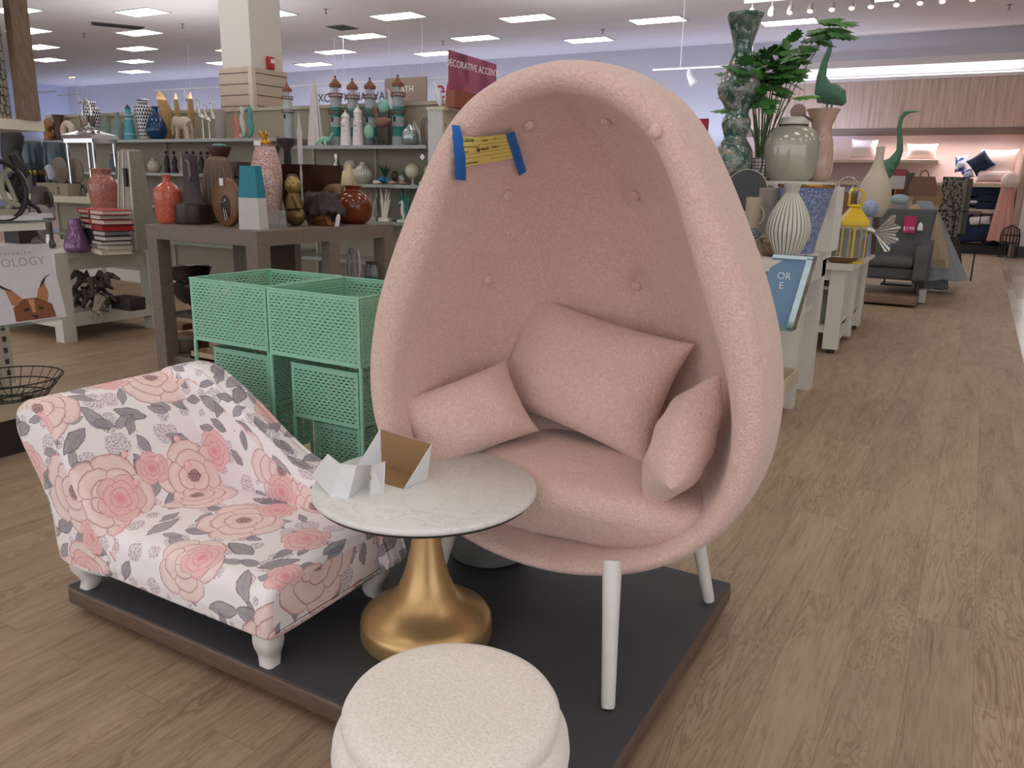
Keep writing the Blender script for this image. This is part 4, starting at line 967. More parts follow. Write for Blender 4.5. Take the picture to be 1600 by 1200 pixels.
blob('carved_bird', 'small dark brown carved bird beyond the seashells', 'bird ornament', 617, 7.25, z2, lambda b, m: b.ell((0, 0, 13*m), (6*m, 4*m, 8*m), 12, 10), M('#3f3528', .5))
vase('silver_ball_vase', 'small silver round vase beside the carved brown bird', 'vase', 629, 7.25, z2, [(5, 0), (8, 6), (7, 13), (2, 18), (3, 21)], M('#9c9c92', .3, .5))
# lower shelf
z3 = 1.0
def coral(seed, n, h, r=1.5):
    def fn(b, m):
        R_ = random.Random(seed); b.box((-10*m, -5*m, 0), (10*m, 5*m, 5*m))
        for k in range(n):
            x = R_.uniform(-8, 8); hh = R_.uniform(.6, 1)*h; b.tube(S([(x*.5, R_.uniform(-3, 3), 3), (x*.8+R_.uniform(-2, 2), 0, hh*.5), (x*1.4, R_.uniform(-2, 2), hh)], m), [r*1.6*m, r*1.3*m, r*.8*m], 7)
            b.tube(S([(x*.8, 0, hh*.5), (x*.8+R_.uniform(-6, 6), 0, hh*.85)], m), [r*m, r*.5*m], 6)
    return fn
blob('coral_branch', 'white branching coral ornament on the lower glass shelf', 'coral ornament', 602, 7.1, z3, coral(1, 8, 54), BONE, 'coral ornaments on the lower shelf')
blob('coral_branch', 'small white coral ornament left of the big white one', 'coral ornament', 582, 7.15, z3, coral(2, 6, 42), M('#aba99c', .6), 'coral ornaments on the lower shelf')
blob('coral_branch', 'teal coral ornament beside the white seahorse', 'coral ornament', 632, 7.2, z3, coral(5, 7, 52), M('#3f8877', .6), 'coral ornaments on the lower shelf')
blob('coral_branch', 'dusky grey coral at the edge of the egg chair', 'coral ornament', 652, 7.2, z3, coral(6, 7, 50), M('#7b756b', .6), 'coral ornaments on the lower shelf')
def seahorse(b, m, q=1.0):
    P_ = S([(-7*q, 0, 34*q), (-3*q, 0, 36*q), (1*q, 0, 37*q), (3*q, 0, 32*q), (1*q, 0, 26*q), (2*q, 0, 18*q), (4*q, 0, 11*q), (3*q, 0, 5*q), (-2*q, 0, 2*q), (-5*q, 0, 5*q), (-3*q, 0, 7*q)], m)
    b.tube(P_, [r*q*m for r in (.8, 1.6, 3, 2.4, 3.2, 4, 3, 2, 1.6, 1.1, .7)], 10)
    for k in range(9): b.lathe([((3.4-.15*k)*q*m, (30-2.7*k)*q*m), ((3.4-.15*k)*q*m, (30.8-2.7*k)*q*m)], 8, c=((1.5+.25*k)*q*m, 0))
    b.tube(S([(0, 0, 40*q), (1.5*q, 0, 36*q)], m), [.6*m, 1.4*m], 6)
blob('seahorse_ornament', 'white seahorse in front of the teal coral on the lower shelf', 'seahorse ornament', 628, 7.0, z3, lambda b, m: (seahorse(b, m, .85), b.box((-8*m, -2*m, 0), (8*m, 4*m, 4*m))), M('#cfd3cf', .5), 'seahorse ornaments')
# ================================================================ goods on the glass shelves (left bay) and pedestal pieces
z4 = 1.89; z5 = 1.47; YL = 7.2
def tri_mat():
    g = NM('triangle_glaze'); tc = g.n('ShaderNodeTexCoord'); s = g.n('ShaderNodeSeparateXYZ'); g.lk(tc.outputs['Object'], s.inputs[0])
    a = g.ma('MULTIPLY', g.ma('ARCTAN2', s.outputs[1], s.outputs[0]), 20/6.2832); r = g.ma('DIVIDE', s.outputs[2], .045); fr = g.ma('FRACT', r)
    u = g.ma('FRACT', g.ma('ADD', a, g.ma('MULTIPLY', g.ma('MODULO', g.ma('FLOOR', r), 2), .5))); tri = g.ma('GREATER_THAN', g.ma('MULTIPLY', fr, .5), g.ma('ABSOLUTE', g.ma('SUBTRACT', u, .5)))
    return g.done(g.mix(tri, lin('#1c2138'), lin('#dcdce2')), .25)
TRI = tri_mat()
JP = [(9, 0), (10, 6), (12, 30), (13.5, 44), (12.5, 50), (7, 53), (7, 55), (8, 58), (8, 61), (1, 62)]
vase('patterned_jar', 'navy and white triangle-pattern ginger jar left of the blue bottle', 'jar', 228, YL, z4, JP, TRI, 'triangle-pattern ginger jars')
vase('patterned_jar', 'navy and white triangle-pattern ginger jar behind the silver lantern', 'jar', 147, YL, z4, [(r, h*.95) for r, h in JP], TRI, 'triangle-pattern ginger jars')
vase('blue_bottle', 'deep blue glazed bottle vase beside the patterned jar', 'vase', 246, YL-.12, z4, [(8, 0), (13, 5), (15.5, 14), (13, 26), (7, 36), (4.5, 40), (5, 48), (6, 49)], M('#123a63', .12, 0, .3, 12))
parts('lighthouse_candle', 'turquoise painted tapered lighthouse column on the left glass shelf', 'lighthouse ornament', 204, YL-.15, z4, (('tower', lambda b, m: b.lathe([(9*m, 0), (9*m, 2*m), (5.5*m, 34*m), (6.5*m, 35*m), (6.5*m, 37*m), (4*m, 38*m), (4*m, 46*m)], 20), M('#4698ac', .5)), ('rings', lambda b, m: [b.lathe([(r*m, z*m), (r*m, (z+1.2)*m)], 20) for r, z in ((8.6, 8), (6.6, 30), (6.9, 36))], M('#c8d2d4', .5)), ('roof', lambda b, m: b.lathe([(5*m, 46*m), (1*m, 52*m)], 14), M('#2f3b44', .5))))
GB = MG('#9fb3ad', .1, 1.35, .5)
vase('glass_bottle', 'clear greenish pointed glass bottle behind the lantern dome', 'vase', 168, YL, z4, [(9, 0), (10, 12), (8, 22), (3, 32), (2.5, 38)], GB, 'clear glass bottles'); vase('glass_bottle', 'clear cut-glass decanter right of the pointed bottle', 'vase', 186, YL, z4, [(10, 0), (11, 14), (8, 28), (3, 34), (4, 42)], GB, 'clear glass bottles')
def ovalhole(b, m):
    P_ = [(11*m*math.cos(a), 0, 14*m+12*m*math.sin(a)) for a in [2*pi*i/24 for i in range(25)]]; b.tube(P_, 5*m, 10)
blob('ring_sculpture', 'cream oval ring sculpture at the left of the glass shelf', 'sculpture', 108, YL, z4, ovalhole, M('#c8bba8', .6))
blob('wood_carving', 'amber carved wood figure at the far left of the glass shelf', 'wood carving', 78, YL, z4, lambda b, m: b.tube(S([(-3, 0, 0), (2, 0, 8), (-4, 0, 16), (3, 0, 24), (-2, 0, 32)], m), [7*m, 8*m, 6*m, 8*m, 4*m], 10), M('#875a33', .4, 0, .3, 20))
vase('brown_urn', 'dark brown textured urn behind the cream ring sculpture', 'vase', 95, YL+.12, z4, [(7, 0), (9, 20), (6, 32), (9, 40)], M('#4d3a2c', .6, 0, .3, 30))
WOODG = M('#a8875a', .6, 0, .35, 25)
def drift(pts, rad, fl=.45): return lambda b, m: b.tube(S(pts, m), [r*m for r in rad], 9, flat=fl)
blob('driftwood_piece', 'broad golden driftwood slab rising behind the white elephant', 'driftwood ornament', 262, YL+.08, z4, drift([(6, 0, 0), (6, 0, 25), (0, 0, 48), (-9, 0, 66), (-11, 0, 73)], [10, 13, 11, 7, 3]), WOODG, 'golden driftwood pieces')
blob('driftwood_piece', 'narrow golden driftwood spike in the middle behind the elephant', 'driftwood ornament', 281, YL+.1, z4, drift([(2, 0, 0), (1, 0, 35), (-2, 0, 58), (-1, 0, 70)], [5, 6, 4, 1.5]), WOODG, 'golden driftwood pieces')
blob('driftwood_piece', 'upright golden driftwood blade right of the elephant', 'driftwood ornament', 302, YL+.1, z4, drift([(-1, 0, 0), (-1, 0, 35), (0, 0, 58), (1, 0, 71)], [4, 6, 5, 1.5]), WOODG, 'golden driftwood pieces')
def elephant(b, m):
    b.tube(S([(-8, 0, 22), (-2, 0, 24), (8, 0, 24), (17, 0, 21)], m), [8*m, 10*m, 10*m, 7*m], 14); b.ell((-14*m, 0, 27*m), (8*m, 6*m, 8*m), 14, 10)
    b.tube(S([(-19, 0, 26), (-23, 0, 18), (-22, 0, 10), (-25, 0, 7)], m), [4*m, 3*m, 2*m, 1.5*m], 8)
    b.ell((-9*m, -6*m, 26*m), (5*m, 1.5*m, 7*m), 12, 8)
    for x, dx, y in ((-6, -3, -4), (-1, 3, 4), (13, 3, -4), (16, -2, 4)): b.tube(S([(x, y, 18), (x+dx*.5, y, 9), (x+dx, y, 0)], m), [5*m, 3.4*m, 3.8*m], 8)
    b.tube(S([(20, 0, 22), (23, 0, 12)], m), [1.3*m, .6*m], 6)
blob('elephant_figurine', 'walking cream elephant figurine on the left glass shelf', 'elephant figurine', 287, YL-.1, z4, elephant, M('#b9ab98', .5))
def cranef(b, m, q=1, tilt=0):
    b.tube(S([(8*q, 0, 26*q), (3*q, 0, 30*q), (-2*q, 0, 34*q), (-4*q, 0, 42*q), (-1*q, 0, 48*q), (-2*q, 0, 53*q), (-7*q, 0, 51*q)], m), [r*q*m for r in (1, 4, 3, 1.4, 1.1, 1.6, .4)], 8)
    b.tube(S([(2*q, 1, 28*q), (2*q, 1, 0)], m), .6*m, 5); b.tube(S([(4*q, -1, 28*q), (5*q, -1, 0)], m), .6*m, 5); b.lathe([(6*m, 0), (6*m, 1.5*m)], 12, c=(3*m, 0))
for x, q, lb in ((316, 1.15, 'silver crane statuette on the left, next to the driftwood blade'), (326, 1.0, 'silver crane statuette in the middle of its trio'), (336, 1.05, 'silver crane statuette on the right of its trio')):
    blob('crane_statuette', lb, 'crane statuette', x, YL, z4, lambda b, m, q=q: cranef(b, m, q), SILV, 'silver crane statuettes')
vase('pillar_candle', 'grey pillar candle among the silver cranes', 'candle', 346, YL-.05, z4, [(8, 0), (8, 43), (7, 44)], M('#8c8681', .7)); 
blob('seahorse_ornament', 'white ribbed seahorse beside the pillar cladding', 'seahorse ornament', 379, YL-.15, z4, lambda b, m: seahorse(b, m, 1.2), M('#c9c5ba', .5), 'seahorse ornaments')
blob('seahorse_ornament', 'teal ribbed seahorse next to the white one', 'seahorse ornament', 391, YL-.12, z4, lambda b, m: seahorse(b, m, 1.2), M('#4a9a95', .5), 'seahorse ornaments')
blob('coral_branch', 'salmon pink coral standing behind the white seahorse', 'coral ornament', 370, YL+.1, z4, coral(9, 5, 48), M('#c98f7f', .6))
vase('round_pot', 'round pearly white pot on the left middle shelf', 'pot', 242, YL-.1, z5, [(6, 0), (10, 5), (10.5, 11), (7, 18), (4, 19), (4.5, 22)], M('#b9b2a4', .35))
for k, x in enumerate((262, 274, 286, 294, 304, 316, 326)):
    w_ = k in (2,)
    blob('black_figurine', 'slim black carved figure, %s from the round pearly pot' % 'first second third fourth fifth sixth seventh'.split()[k], 'figurine', x, YL-.05, z5, lambda b, m: (b.tube(S([(0, 0, 0), (0, 0, 10), (1, 0, 20), (0, 0, 27)], m), [5*m, 3.2*m, 3.6*m, 1.3*m], 10), b.ell((0, 0, 31*m), 2.6*m, 10, 8), b.tube(S([(-3, 0, 22), (-6, 0, 14), (-3, 0, 10)], m), [1.2*m, 1*m, .8*m], 5)), M('#a89b86', .6) if w_ else M('#241f1e', .5), 'carved black figures on the middle shelf')
vase('blue_vase', 'small dark blue vase behind the lantern on the middle shelf', 'vase', 180, YL, z5, [(6, 0), (7, 14), (4, 22), (5, 27)], M('#39475a', .3)); vase('black_candle_cup', 'black cup with a white top on the left middle shelf', 'candle', 192, YL-.1, z5, [(5, 0), (5.5, 18), (6, 20)], BLK, kids=(('wax_top', [(5.5, 20), (5.5, 23), (1, 24)], M('#c8c2b9', .5)),))
# ================================================================ goods on the grey-brown table
Z = TZ
SPK = M('#b4553f', .18, 0, .2, 120, 0, ('#e0a090', 150, .35))
vase('orange_vase', 'orange-red speckled glass vase at the left corner of the grey-brown table', 'vase', 266, 4.0, Z, [(17, 0), (19, 5), (21, 30), (21, 48), (16, 55), (8, 61), (6, 65), (6.5, 71), (7, 73)], M('#b14a35', .15, 0, .2, 120, 0, ('#d98470', 160, .3)))
p = on(304, 4.05, Z); m = mpp(p+Vector((0, 0, .1))); t = thing('wood_vessel', 'tall charcoal carved vessel with a looped handle on a dark wooden bowl base', 'vessel', p)
b = B(); b.lathe([(27*m, 0), (28*m, 4*m), (27*m, 30*m), (24*m, 31*m)], 24); b.ob('bowl_base', M('#2b1c18', .35, 0, .3, 20), t)
b = B(); b.lathe([(22*m, 30*m), (17*m, 40*m), (14*m, 60*m), (13*m, 90*m), (13*m, 103*m), (11*m, 105*m)], 24, sy=.7); b.ob('body', M('#3d3431', .6, 0, .2, 30), t)
b = B(); b.tube(S([(4, -9, 96), (12, -12, 92), (13, -12, 72), (8, -10, 66)], m), 2.2*m, 8); b.ob('handle', M('#6b625c', .5), t)
vase('ribbed_vase', 'tall ribbed brown ceramic vase behind the round wooden disc', 'vase', 346, 4.3, Z, [(14, 0), (20, 14), (24, 40), (22, 70), (17, 92), (11, 99), (10, 100), (1, 100)], M('#6d5b4e', .5), flute=.035, nf=26, seg=104)
p = on(357, 4.02, Z); m = mpp(p+Vector((0, 0, .1))); t = thing('wooden_disc_vase', 'round flat wooden disc vase with a hollow and a white price tag', 'vase', p, math.radians(-10))
b = B(); Rr = 37*m
P_ = lambda r, y: [(r*math.cos(a), y, Rr+r*math.sin(a)) for a in [2*pi*i/40 for i in range(40)]]
b.rings([P_(Rr*.9, -6*m), P_(Rr, -4*m), P_(Rr, 4*m), P_(Rr*.9, 6*m)]); b.ob('disc', M('#6f4c2e', .4, 0, .35, 9), t)
b = B(); b.ell((6*m, -6*m, 30*m), (14*m, 2.5*m, 18*m), 20, 10); b.ob('hollow', M('#2d231d', .6), t)
b = B(); b.tube(S([(-16, -8, 37), (10, -9, 37)], m), 1.3*m, 8); b.ell((11*m, -9*m, 40*m), 2.6*m, 8, 6); b.tube(S([(6, -10, 28), (8, -10, 18), (10, -10, 10)], m), .8*m, 6); b.tube(S([(11, -10, 26), (14, -10, 18), (16, -10, 12)], m), .8*m, 6); b.ob('metal_figure', M('#a9a29a', .3, .8), t)
b = B(); b.box((-6*m, -7.4*m, 62*m), (5*m, -6.9*m, 73*m)); b.ob('price_tag', TAGW, t, smooth=False)
p = on(397, 3.93, Z); m = mpp(p+Vector((0, 0, .1))); t = thing('two_tone_vase', 'flat square-sided vase, teal above and white below, at the front table corner', 'vase', p, math.radians(12))
for nm, z0, z1, w0, w1, mt in (('lower_body', 0, 48, 19, 17.5, M('#c6c2c0', .5)), ('teal_body', 48, 96, 17.5, 13.5, M('#1a7c93', .45, 0, .15, 9))):
    b = B(); b.rings([[(sx*w*m, sy*w*.62*m, z*m) for sx, sy in ((1, 1), (-1, 1), (-1, -1), (1, -1))] for z, w in ((z0, w0), ((z0+z1)/2, (w0+w1)/2), (z1, w1))]); b.ob(nm, mt, t, smooth=False)
p = on(421, 4.35, Z); m = mpp(p+Vector((0, 0, .1))); t = thing('pink_vase', 'tall pink and white mottled glass vase with a gold pineapple top', 'vase', p)
b = B(); b.lathe([(r*m, h*m) for r, h in ((15, 0), (17, 5), (22, 40), (24, 70), (23, 90), (17, 112), (15, 118), (17, 121), (14, 121))], 32); b.ob('body', M('#a06a66', .1, 0, .2, 90, 0, ('#d3bcb8', 130, .1)), t)
b = B(); random.seed(5)
b.ell((0, 0, 124*m), (9*m, 9*m, 6*m), 14, 8)
for k in range(22): a = random.uniform(0, 6.28); r = random.uniform(1, 11); b.tube([(0, 0, 126*m), (r*.6*m*math.cos(a), r*.6*m*math.sin(a), 134*m), (r*m*math.cos(a), r*m*math.sin(a), (134+random.uniform(0, 9))*m)], [2.2*m, 1.8*m, .5*m], 6)
b.ob('gold_leaf_top', M('#c79a45', .2, .9), t)
b = B(); b.box((-6*m, -17*m, 119*m), (8*m, -16.5*m, 126*m)); b.ob('price_tag', TAGW, t, smooth=False)
blob('acrylic_riser', 'small clear acrylic riser block near the table corner', 'riser', 432, 4.2, Z, lambda b, m: b.box((-14*m, -8*m, 0), (14*m, 8*m, 26*m)), MA('#b9bdb8', .3))
# golden reclining head figure
p = on(462, 4.42, Z); m = mpp(p+Vector((0, 0, .1))); t = thing('buddha_figure', 'antique gold seated figure resting its head, beside the pink vase', 'figurine', p)
GLD = M('#6e5d38', .35, .7, .4, 40)
b = B(); b.ell((0, 0, 16*m), (19*m, 13*m, 16*m), 18, 12); b.tube(S([(0, 0, 26), (-2, 0, 42), (0, 0, 52)], m), [15*m, 12*m, 8*m], 14); b.tube(S([(10, -6, 38), (18, -10, 30), (10, -13, 46)], m), [4*m, 4*m, 3*m], 8)
b.ob('body', GLD, t)
b = B(); b.ell((0, -2*m, 62*m), (13*m, 12*m, 14*m), 20, 14); b.tube(S([(4, -13, 64), (5, -15, 60), (5, -14, 58)], m), [1.5*m, 2*m, 1.5*m], 6); b.ell((-12*m, -2*m, 59*m), (2*m, 2*m, 6*m), 8, 6); b.ob('head', M('#9a8650', .35, .6, .3, 30), t)
b = B(); b.ell((-4*m, 2*m, 73*m), (10*m, 9*m, 6*m), 14, 8); b.tube(S([(1, -13.5, 66), (4, -14.2, 65.5)], m), .7*m, 5); b.tube(S([(8, -12, 66), (11, -10, 66)], m), .7*m, 5); b.tube(S([(2, -13.5, 55), (6, -13.5, 54.5)], m), .9*m, 5); b.ob('hair_and_eyes', M('#4b3d24', .5, .4), t)
# driftwood bowl shape
def rootbowl(b, m):
    R_ = random.Random(4); n = 40
    def ring(r, z, w): return [((r+R_.uniform(-w, w))*m*math.cos(2*pi*i/n)*1.25, (r+R_.uniform(-w, w))*m*math.sin(2*pi*i/n)*.8, (z+R_.uniform(-w, w))*m) for i in range(n)]
    b.rings([ring(10, 22, 1), ring(24, 20, 3), ring(33, 17, 5), ring(36, 22, 5), ring(27, 34, 3), ring(24, 46, 4), ring(15, 50, 2), ring(8, 38, 1)])
p = on(503, 4.66, Z); t = thing('root_wood_sculpture', 'dark gnarled root wood cap over an orange-brown driftwood base', 'wood sculpture', p); m = mpp(p+Vector((0, 0, .1)))
b = B(); rootbowl(b, m); b.ob('root_cap', M('#33241e', .6, 0, .4, 30), t, angle=60)
b = B(); b.tube(S([(-24, 0, 2), (-8, -4, 8), (10, -6, 14), (20, -4, 26)], m), [3*m, 8*m, 9*m, 4*m], 10, flat=.7); b.tube(S([(22, -4, 0), (16, -4, 12), (8, 0, 24)], m), [4*m, 7*m, 8*m], 8, flat=.8); b.tube(S([(-26, 0, 0), (-6, 0, 4), (26, 0, 2)], m), [2*m, 5*m, 4*m], 8); b.ob('driftwood_base', M('#8a5a2c', .5, 0, .35, 14), t, angle=60)
blob('tan_root_piece', 'tan wooden root piece showing behind the dark root cap', 'wood sculpture', 518, 4.95, Z, lambda b, m: b.tube(S([(-22, 0, 40), (0, 0, 50), (14, 0, 52), (22, 0, 38), (20, 0, 0)], m), [6*m, 9*m, 9*m, 8*m, 8*m], 12), M('#7a5a3f', .6, 0, .3, 20))
blob('white_tag_strip', 'oval white price tag leaning at the table edge by the amber vase', 'price tag', 526, 4.60, Z, lambda b, m: b.rings([[((x*q+z*.25)*m, y*m, z*m) for x, z in ((-4, 0), (4, 0), (4, 14), (2, 19), (-2, 19), (-4, 14))] for y, q in ((0, 1), (.8, 1))]), TAGW)
vase('amber_vase', 'glossy amber-brown squat round vase at the right of the table', 'vase', 553, 5.0, Z, [(16, 0), (26, 8), (30, 22), (29, 34), (22, 44), (13, 49), (11, 52), (13, 57), (14, 58), (10, 58)], M('#6c3116', .06, 0, .35, 9), seg=40)
vase('cream_figurine', 'small cream pumpkin-shaped ornament above the amber vase', 'ornament', 549, 7.0, 1.0, [(9, 0), (9, 48), (13, 52), (15, 62), (13, 72), (5, 77), (2, 84)], M('#cbb895', .6), flute=.08, nf=7, seg=42)
# planters behind
def ribbed(b, m):
    pr = []
    for k in range(13): q = k/12; r = 19+9*q; pr += [(r*m, (q*66)*m), ((r+1.2)*m, (q*66+2.7)*m)]
    pr += [(29*m, 70*m), (32*m, 70.2*m), (31*m, 88*m), (29*m, 89*m), (27*m, 80*m)]
    b.lathe(pr, 4*8, sq=6)
p = on(378, 4.75, Z); blob('ribbed_planter', 'square brown ribbed planter box standing behind the pink and teal vases', 'planter', 378, 4.62, Z+.002, lambda b, m: b.rings([[(sx*r*m, sy*r*m, z*m) for sx, sy in ((1, 1), (-1, 1), (-1, -1), (1, -1))] for k in range(15) for r, z in (((20+.55*k), 4.4*k), ((21.4+.55*k), 4.4*k+3))]+[[(sx*r*m, sy*r*m, z*m) for sx, sy in ((1, 1), (-1, 1), (-1, -1), (1, -1))] for r, z in ((28, 66), (33, 67), (34, 88), (30, 88), (28, 80))]), M('#55433a', .45, 0, .15, 10))
parts('wooden_pedestal_bowl', 'flared dark wood bowl on a pedestal with a teal dish, left of the ribbed planter', 'bowl', 350, 4.64, Z, (('bowl', lambda b, m: b.lathe([(9*m, 0), (9*m, 80*m), (8*m, 90*m), (14*m, 98*m), (18*m, 108*m), (18*m, 110*m), (15*m, 108*m)], 20), M('#4c3129', .45, 0, .25, 15)), ('teal_dish', lambda b, m: b.ell((0, 0, 111*m), (12*m, 10*m, 3*m), 16, 8), M('#3f8a7c', .4))))
parts('wooden_pedestal_bowl', 'wide flared dark wood bowl behind the gold pineapple top, holding a turtle', 'bowl', 424, 5.0, Z, (('bowl', lambda b, m: b.lathe([(12*m, 0), (12*m, 70*m), (15*m, 95*m), (19*m, 108*m), (19*m, 110*m), (15*m, 108*m)], 20), M('#46302a', .45, 0, .25, 15)),))
blob('sea_turtle_ornament', 'teal striped turtle climbing over the wide dark wood bowl', 'turtle ornament', 416, 5.0, Z+.485, lambda b, m: (b.ell((0, 0, 8*m), (13*m, 8*m, 8*m), 18, 10), b.tube(S([(9, 0, 10), (16, 0, 15), (18, 0, 20)], m), [4*m, 3*m, 4*m], 8), b.tube(S([(10, -4, 5), (16, -6, 1)], m), [2*m, 1.4*m], 6)), M('#5ea99d', .4, 0, .3, 40), 'turtle ornaments')
parts('wood_planter', 'large dark red-brown tapered wood planter at the back of the table', 'planter', 487, 4.95, Z, (('body', lambda b, m: b.rings([[(sx*r*m, sy*r*m, z*m) for sx, sy in ((1, 1), (-1, 1), (-1, -1), (1, -1))] for r, z in ((26, 0), (36, 85), (37, 86), (34, 86), (33, 80))]), M('#3c2117', .35, 0, .4, 14)),))
parts('white_lamp_post', 'thin white turned post with a round foot in front of the wood planter', 'candlestick', 474, 4.55, Z, (('post', lambda b, m: b.lathe([(8*m, 0), (7*m, 6*m), (2*m, 10*m), (1.6*m, 60*m), (2.4*m, 80*m), (1.6*m, 84*m), (1.4*m, 92*m)], 12), M('#a9a5a2', .5)), ('upper_vane', lambda b, m: b.lathe([(5*m, 92*m), (5.5*m, 140*m), (2.5*m, 152*m), (1*m, 168*m)], 4), M('#b5aeb0', .4, 0, .2, 30))))
parts('silver_shell_bowl', 'silver scalloped bowl beneath the small grey lighthouse', 'bowl', 454, 4.9, Z, (('bowl', lambda b, m: b.lathe([(6*m, 0), (5*m, 108*m), (13*m, 116*m), (15*m, 124*m), (12*m, 124*m)], 30, flute=.06, nf=10), M('#77777a', .2, .8)), ))
# under the table
def crumple(rx, rz_, seed, amp=.15):
    def fn(b, m):
        R_ = random.Random(seed); n = 26; K = []
        for z, q in ((0, .5), (.25, .85), (.6, 1.0), (.95, 1.15), (1.0, 1.05), (.8, .9)):
            K.append([(rx*q*(1+R_.uniform(-amp, amp))*m*math.cos(2*pi*i/n), rx*.7*q*(1+R_.uniform(-amp, amp))*m*math.sin(2*pi*i/n), (rz_*z+R_.uniform(-amp, amp)*rz_*.4+z*rx*.2*math.cos(2*pi*i/n+.6))*m) for i in range(n)])
        b.rings(K)
    return fn
b = B(); b.box((.06, .1, 0), (1.0, 1.3, .03)); b.ob('wooden_inner_shelf', M('#4e4238', .6), None, (TX[0], TY[0], .42), smooth=False, label='dark shelf board inside the lower half of the grey-brown table', cat='shelf')
blob('black_bowl', 'large crumpled black bowl under the left of the grey-brown table', 'bowl', 296, 4.2, .62, crumple(34, 26, 2), M('#1d1a1a', .35, 0, .3, 20), 'crumpled black bowls'); blob('black_bowl', 'second crumpled black bowl, underneath the other one', 'bowl', 300, 4.25, .45, crumple(30, 32, 3), M('#1d1a1a', .35, 0, .3, 20), 'crumpled black bowls')
for k, (x, Y, z, w, h, lb) in enumerate(((283, 4.15, .30, 16, 10, 'small brown carton, uppermost in the pile under the table'), (300, 4.1, .13, 24, 22, 'larger brown carton at the bottom of the pile under the table'))):
    blob('brown_carton', lb, 'box', x, Y, .252 if k == 0 else z, lambda b, m: b.rbox((-w*m, -w*.6*m, 0), (w*m, w*.6*m, h*m), .01), M('#6e5137', .6, 0, .12, 20))
parts('rope_basket', 'round rope basket beside the cartons on the bottom shelf', 'basket', 291, 3.98, .13, (('body', lambda b, m: b.lathe([(17*m, 0), (20*m, 6*m), (20*m, 14*m), (17*m, 20*m), (15*m, 14*m)], 24), M('#5e4b3a', .8, 0, .4, 60)), ('glass_inset', lambda b, m: b.lathe([(14*m, 18*m), (15*m, 21*m), (1*m, 21*m)], 24), M('#7d8384', .2))))
blob('wooden_tray', 'pale shallow wooden tray in front of the rope basket', 'tray', 330, 3.93, .13, lambda b, m: (b.box((-28*m, -16*m, 0), (28*m, 16*m, 3*m)), b.box((-28*m, -16*m, 0), (28*m, -14*m, 11*m)), b.box((-28*m, -16*m, 0), (-26*m, 16*m, 11*m)), b.box((-28*m, 14*m, 0), (28*m, 16*m, 11*m)), b.box((26*m, -16*m, 0), (28*m, 16*m, 11*m))), M('#b39d86', .6))
def loops(n, h):
    def fn(b, m):
        b.box((-16*m, -5*m, 0), (22*m, 5*m, 6*m))
        for k in range(n): x = -14+k*12; b.tube([((x+5*math.cos(a))*m, 0, (6+h/2+h/2*math.sin(a))*m) for a in [2*pi*i/20 for i in range(21)]], 2.6*m, 8)
    return fn
b = B(); b.box((0, -.05, 0), (.5, .65, .03)); b.ob('wooden_inner_shelf', M('#4e4238', .6), None, (-4.62, 4.47, .62), smooth=False, label='dark shelf board inside the right end of the grey-brown table', cat='shelf')
blob('wave_sculpture', 'small white and grey looped wave sculpture under the table end', 'sculpture', 515, 4.62, .65, loops(3, 30), M('#8c8985', .5, 0, .2, 20), 'looped wave sculptures'); blob('wave_sculpture', 'taller white looped arch sculpture right of the small wave', 'sculpture', 560, 4.85, .65, loops(2, 46), M('#a7a4a0', .5, 0, .2, 20), 'looped wave sculptures')
for x, lb in ((577, 'small grey bottle with a dark lid at the back of the table end shelf'), (584, 'grey bottle with a teal band beside the white arch')):
    vase('grey_bottle', lb, 'bottle', x, 5.0, .65, [(7, 0), (7, 20), (4, 24), (4, 27)], M('#6f7478', .4), 'grey bottles', kids=(('lid', [(5, 27), (5, 31), (1, 32)], DKBR), ('teal_band', [(7.2, 4), (7.2, 9)], M('#2d5f66', .5))))
# ================================================================ white table with books, obelisk
WX1, WY0, WY1, WZ = -6.8, 4.0, 5.0, .78
t = thing('white_table', 'low white display table holding the book stack and purple vase', 'display table', (-8.2, WY0, 0)); w_, d_ = WX1+8.2, WY1-WY0
b = B(); b.box((0, 0, WZ-.05), (w_, d_, WZ)); b.box((.03, .03, WZ-.16), (w_-.03, d_-.03, WZ-.05)); b.ob('tabletop', WHITE, t, smooth=False)
for x, y in ((0, 0), (w_-.12, 0), (0, d_-.12), (w_-.12, d_-.12)): b = B(); b.box((x, y, 0), (x+.12, y+.12, WZ-.05)); b.ob('leg', WHITE, t, smooth=False)
b = B(); b.box((.006, .006, .13), (w_-.006, d_-.006, .25)); b.ob('lower_shelf', WHITE, t, smooth=False)
RED = M('#a81f22', .5); NAVY = M('#1c1e28', .5); PAPER = M('#cfc8bd', .7)
p0 = on(172, 4.35, WZ); m = mpp(p0+Vector((0, 0, .1)))
bk = [('#c8b79b', 7, 0, 46, 'thick cream book with a ribbon, bottom of the stack'), ('#8f8a85', 7, 2, 40, 'grey book second from the bottom of the stack'), ('#1f1f24', 6, -3, 46, 'black book third from the bottom of the stack'), ('#24242a', 7, 0, 42, 'black book with white pages, fourth from the bottom'),
      ('#1b1b20', 7, -4, 40, 'black book in the middle of the stack'), ('#20222c', 10, 3, 48, 'thick navy book with a red jacket side under the upper red book'), ('#b02024', 7, 0, 46, 'red book with white spine lettering, third from the top'), ('#1c1d26', 7, -3, 44, 'dark blue book between the two red books'), ('#b32327', 7, 0, 47, 'red book with white spine lettering, top of the stack')]
zz = 0
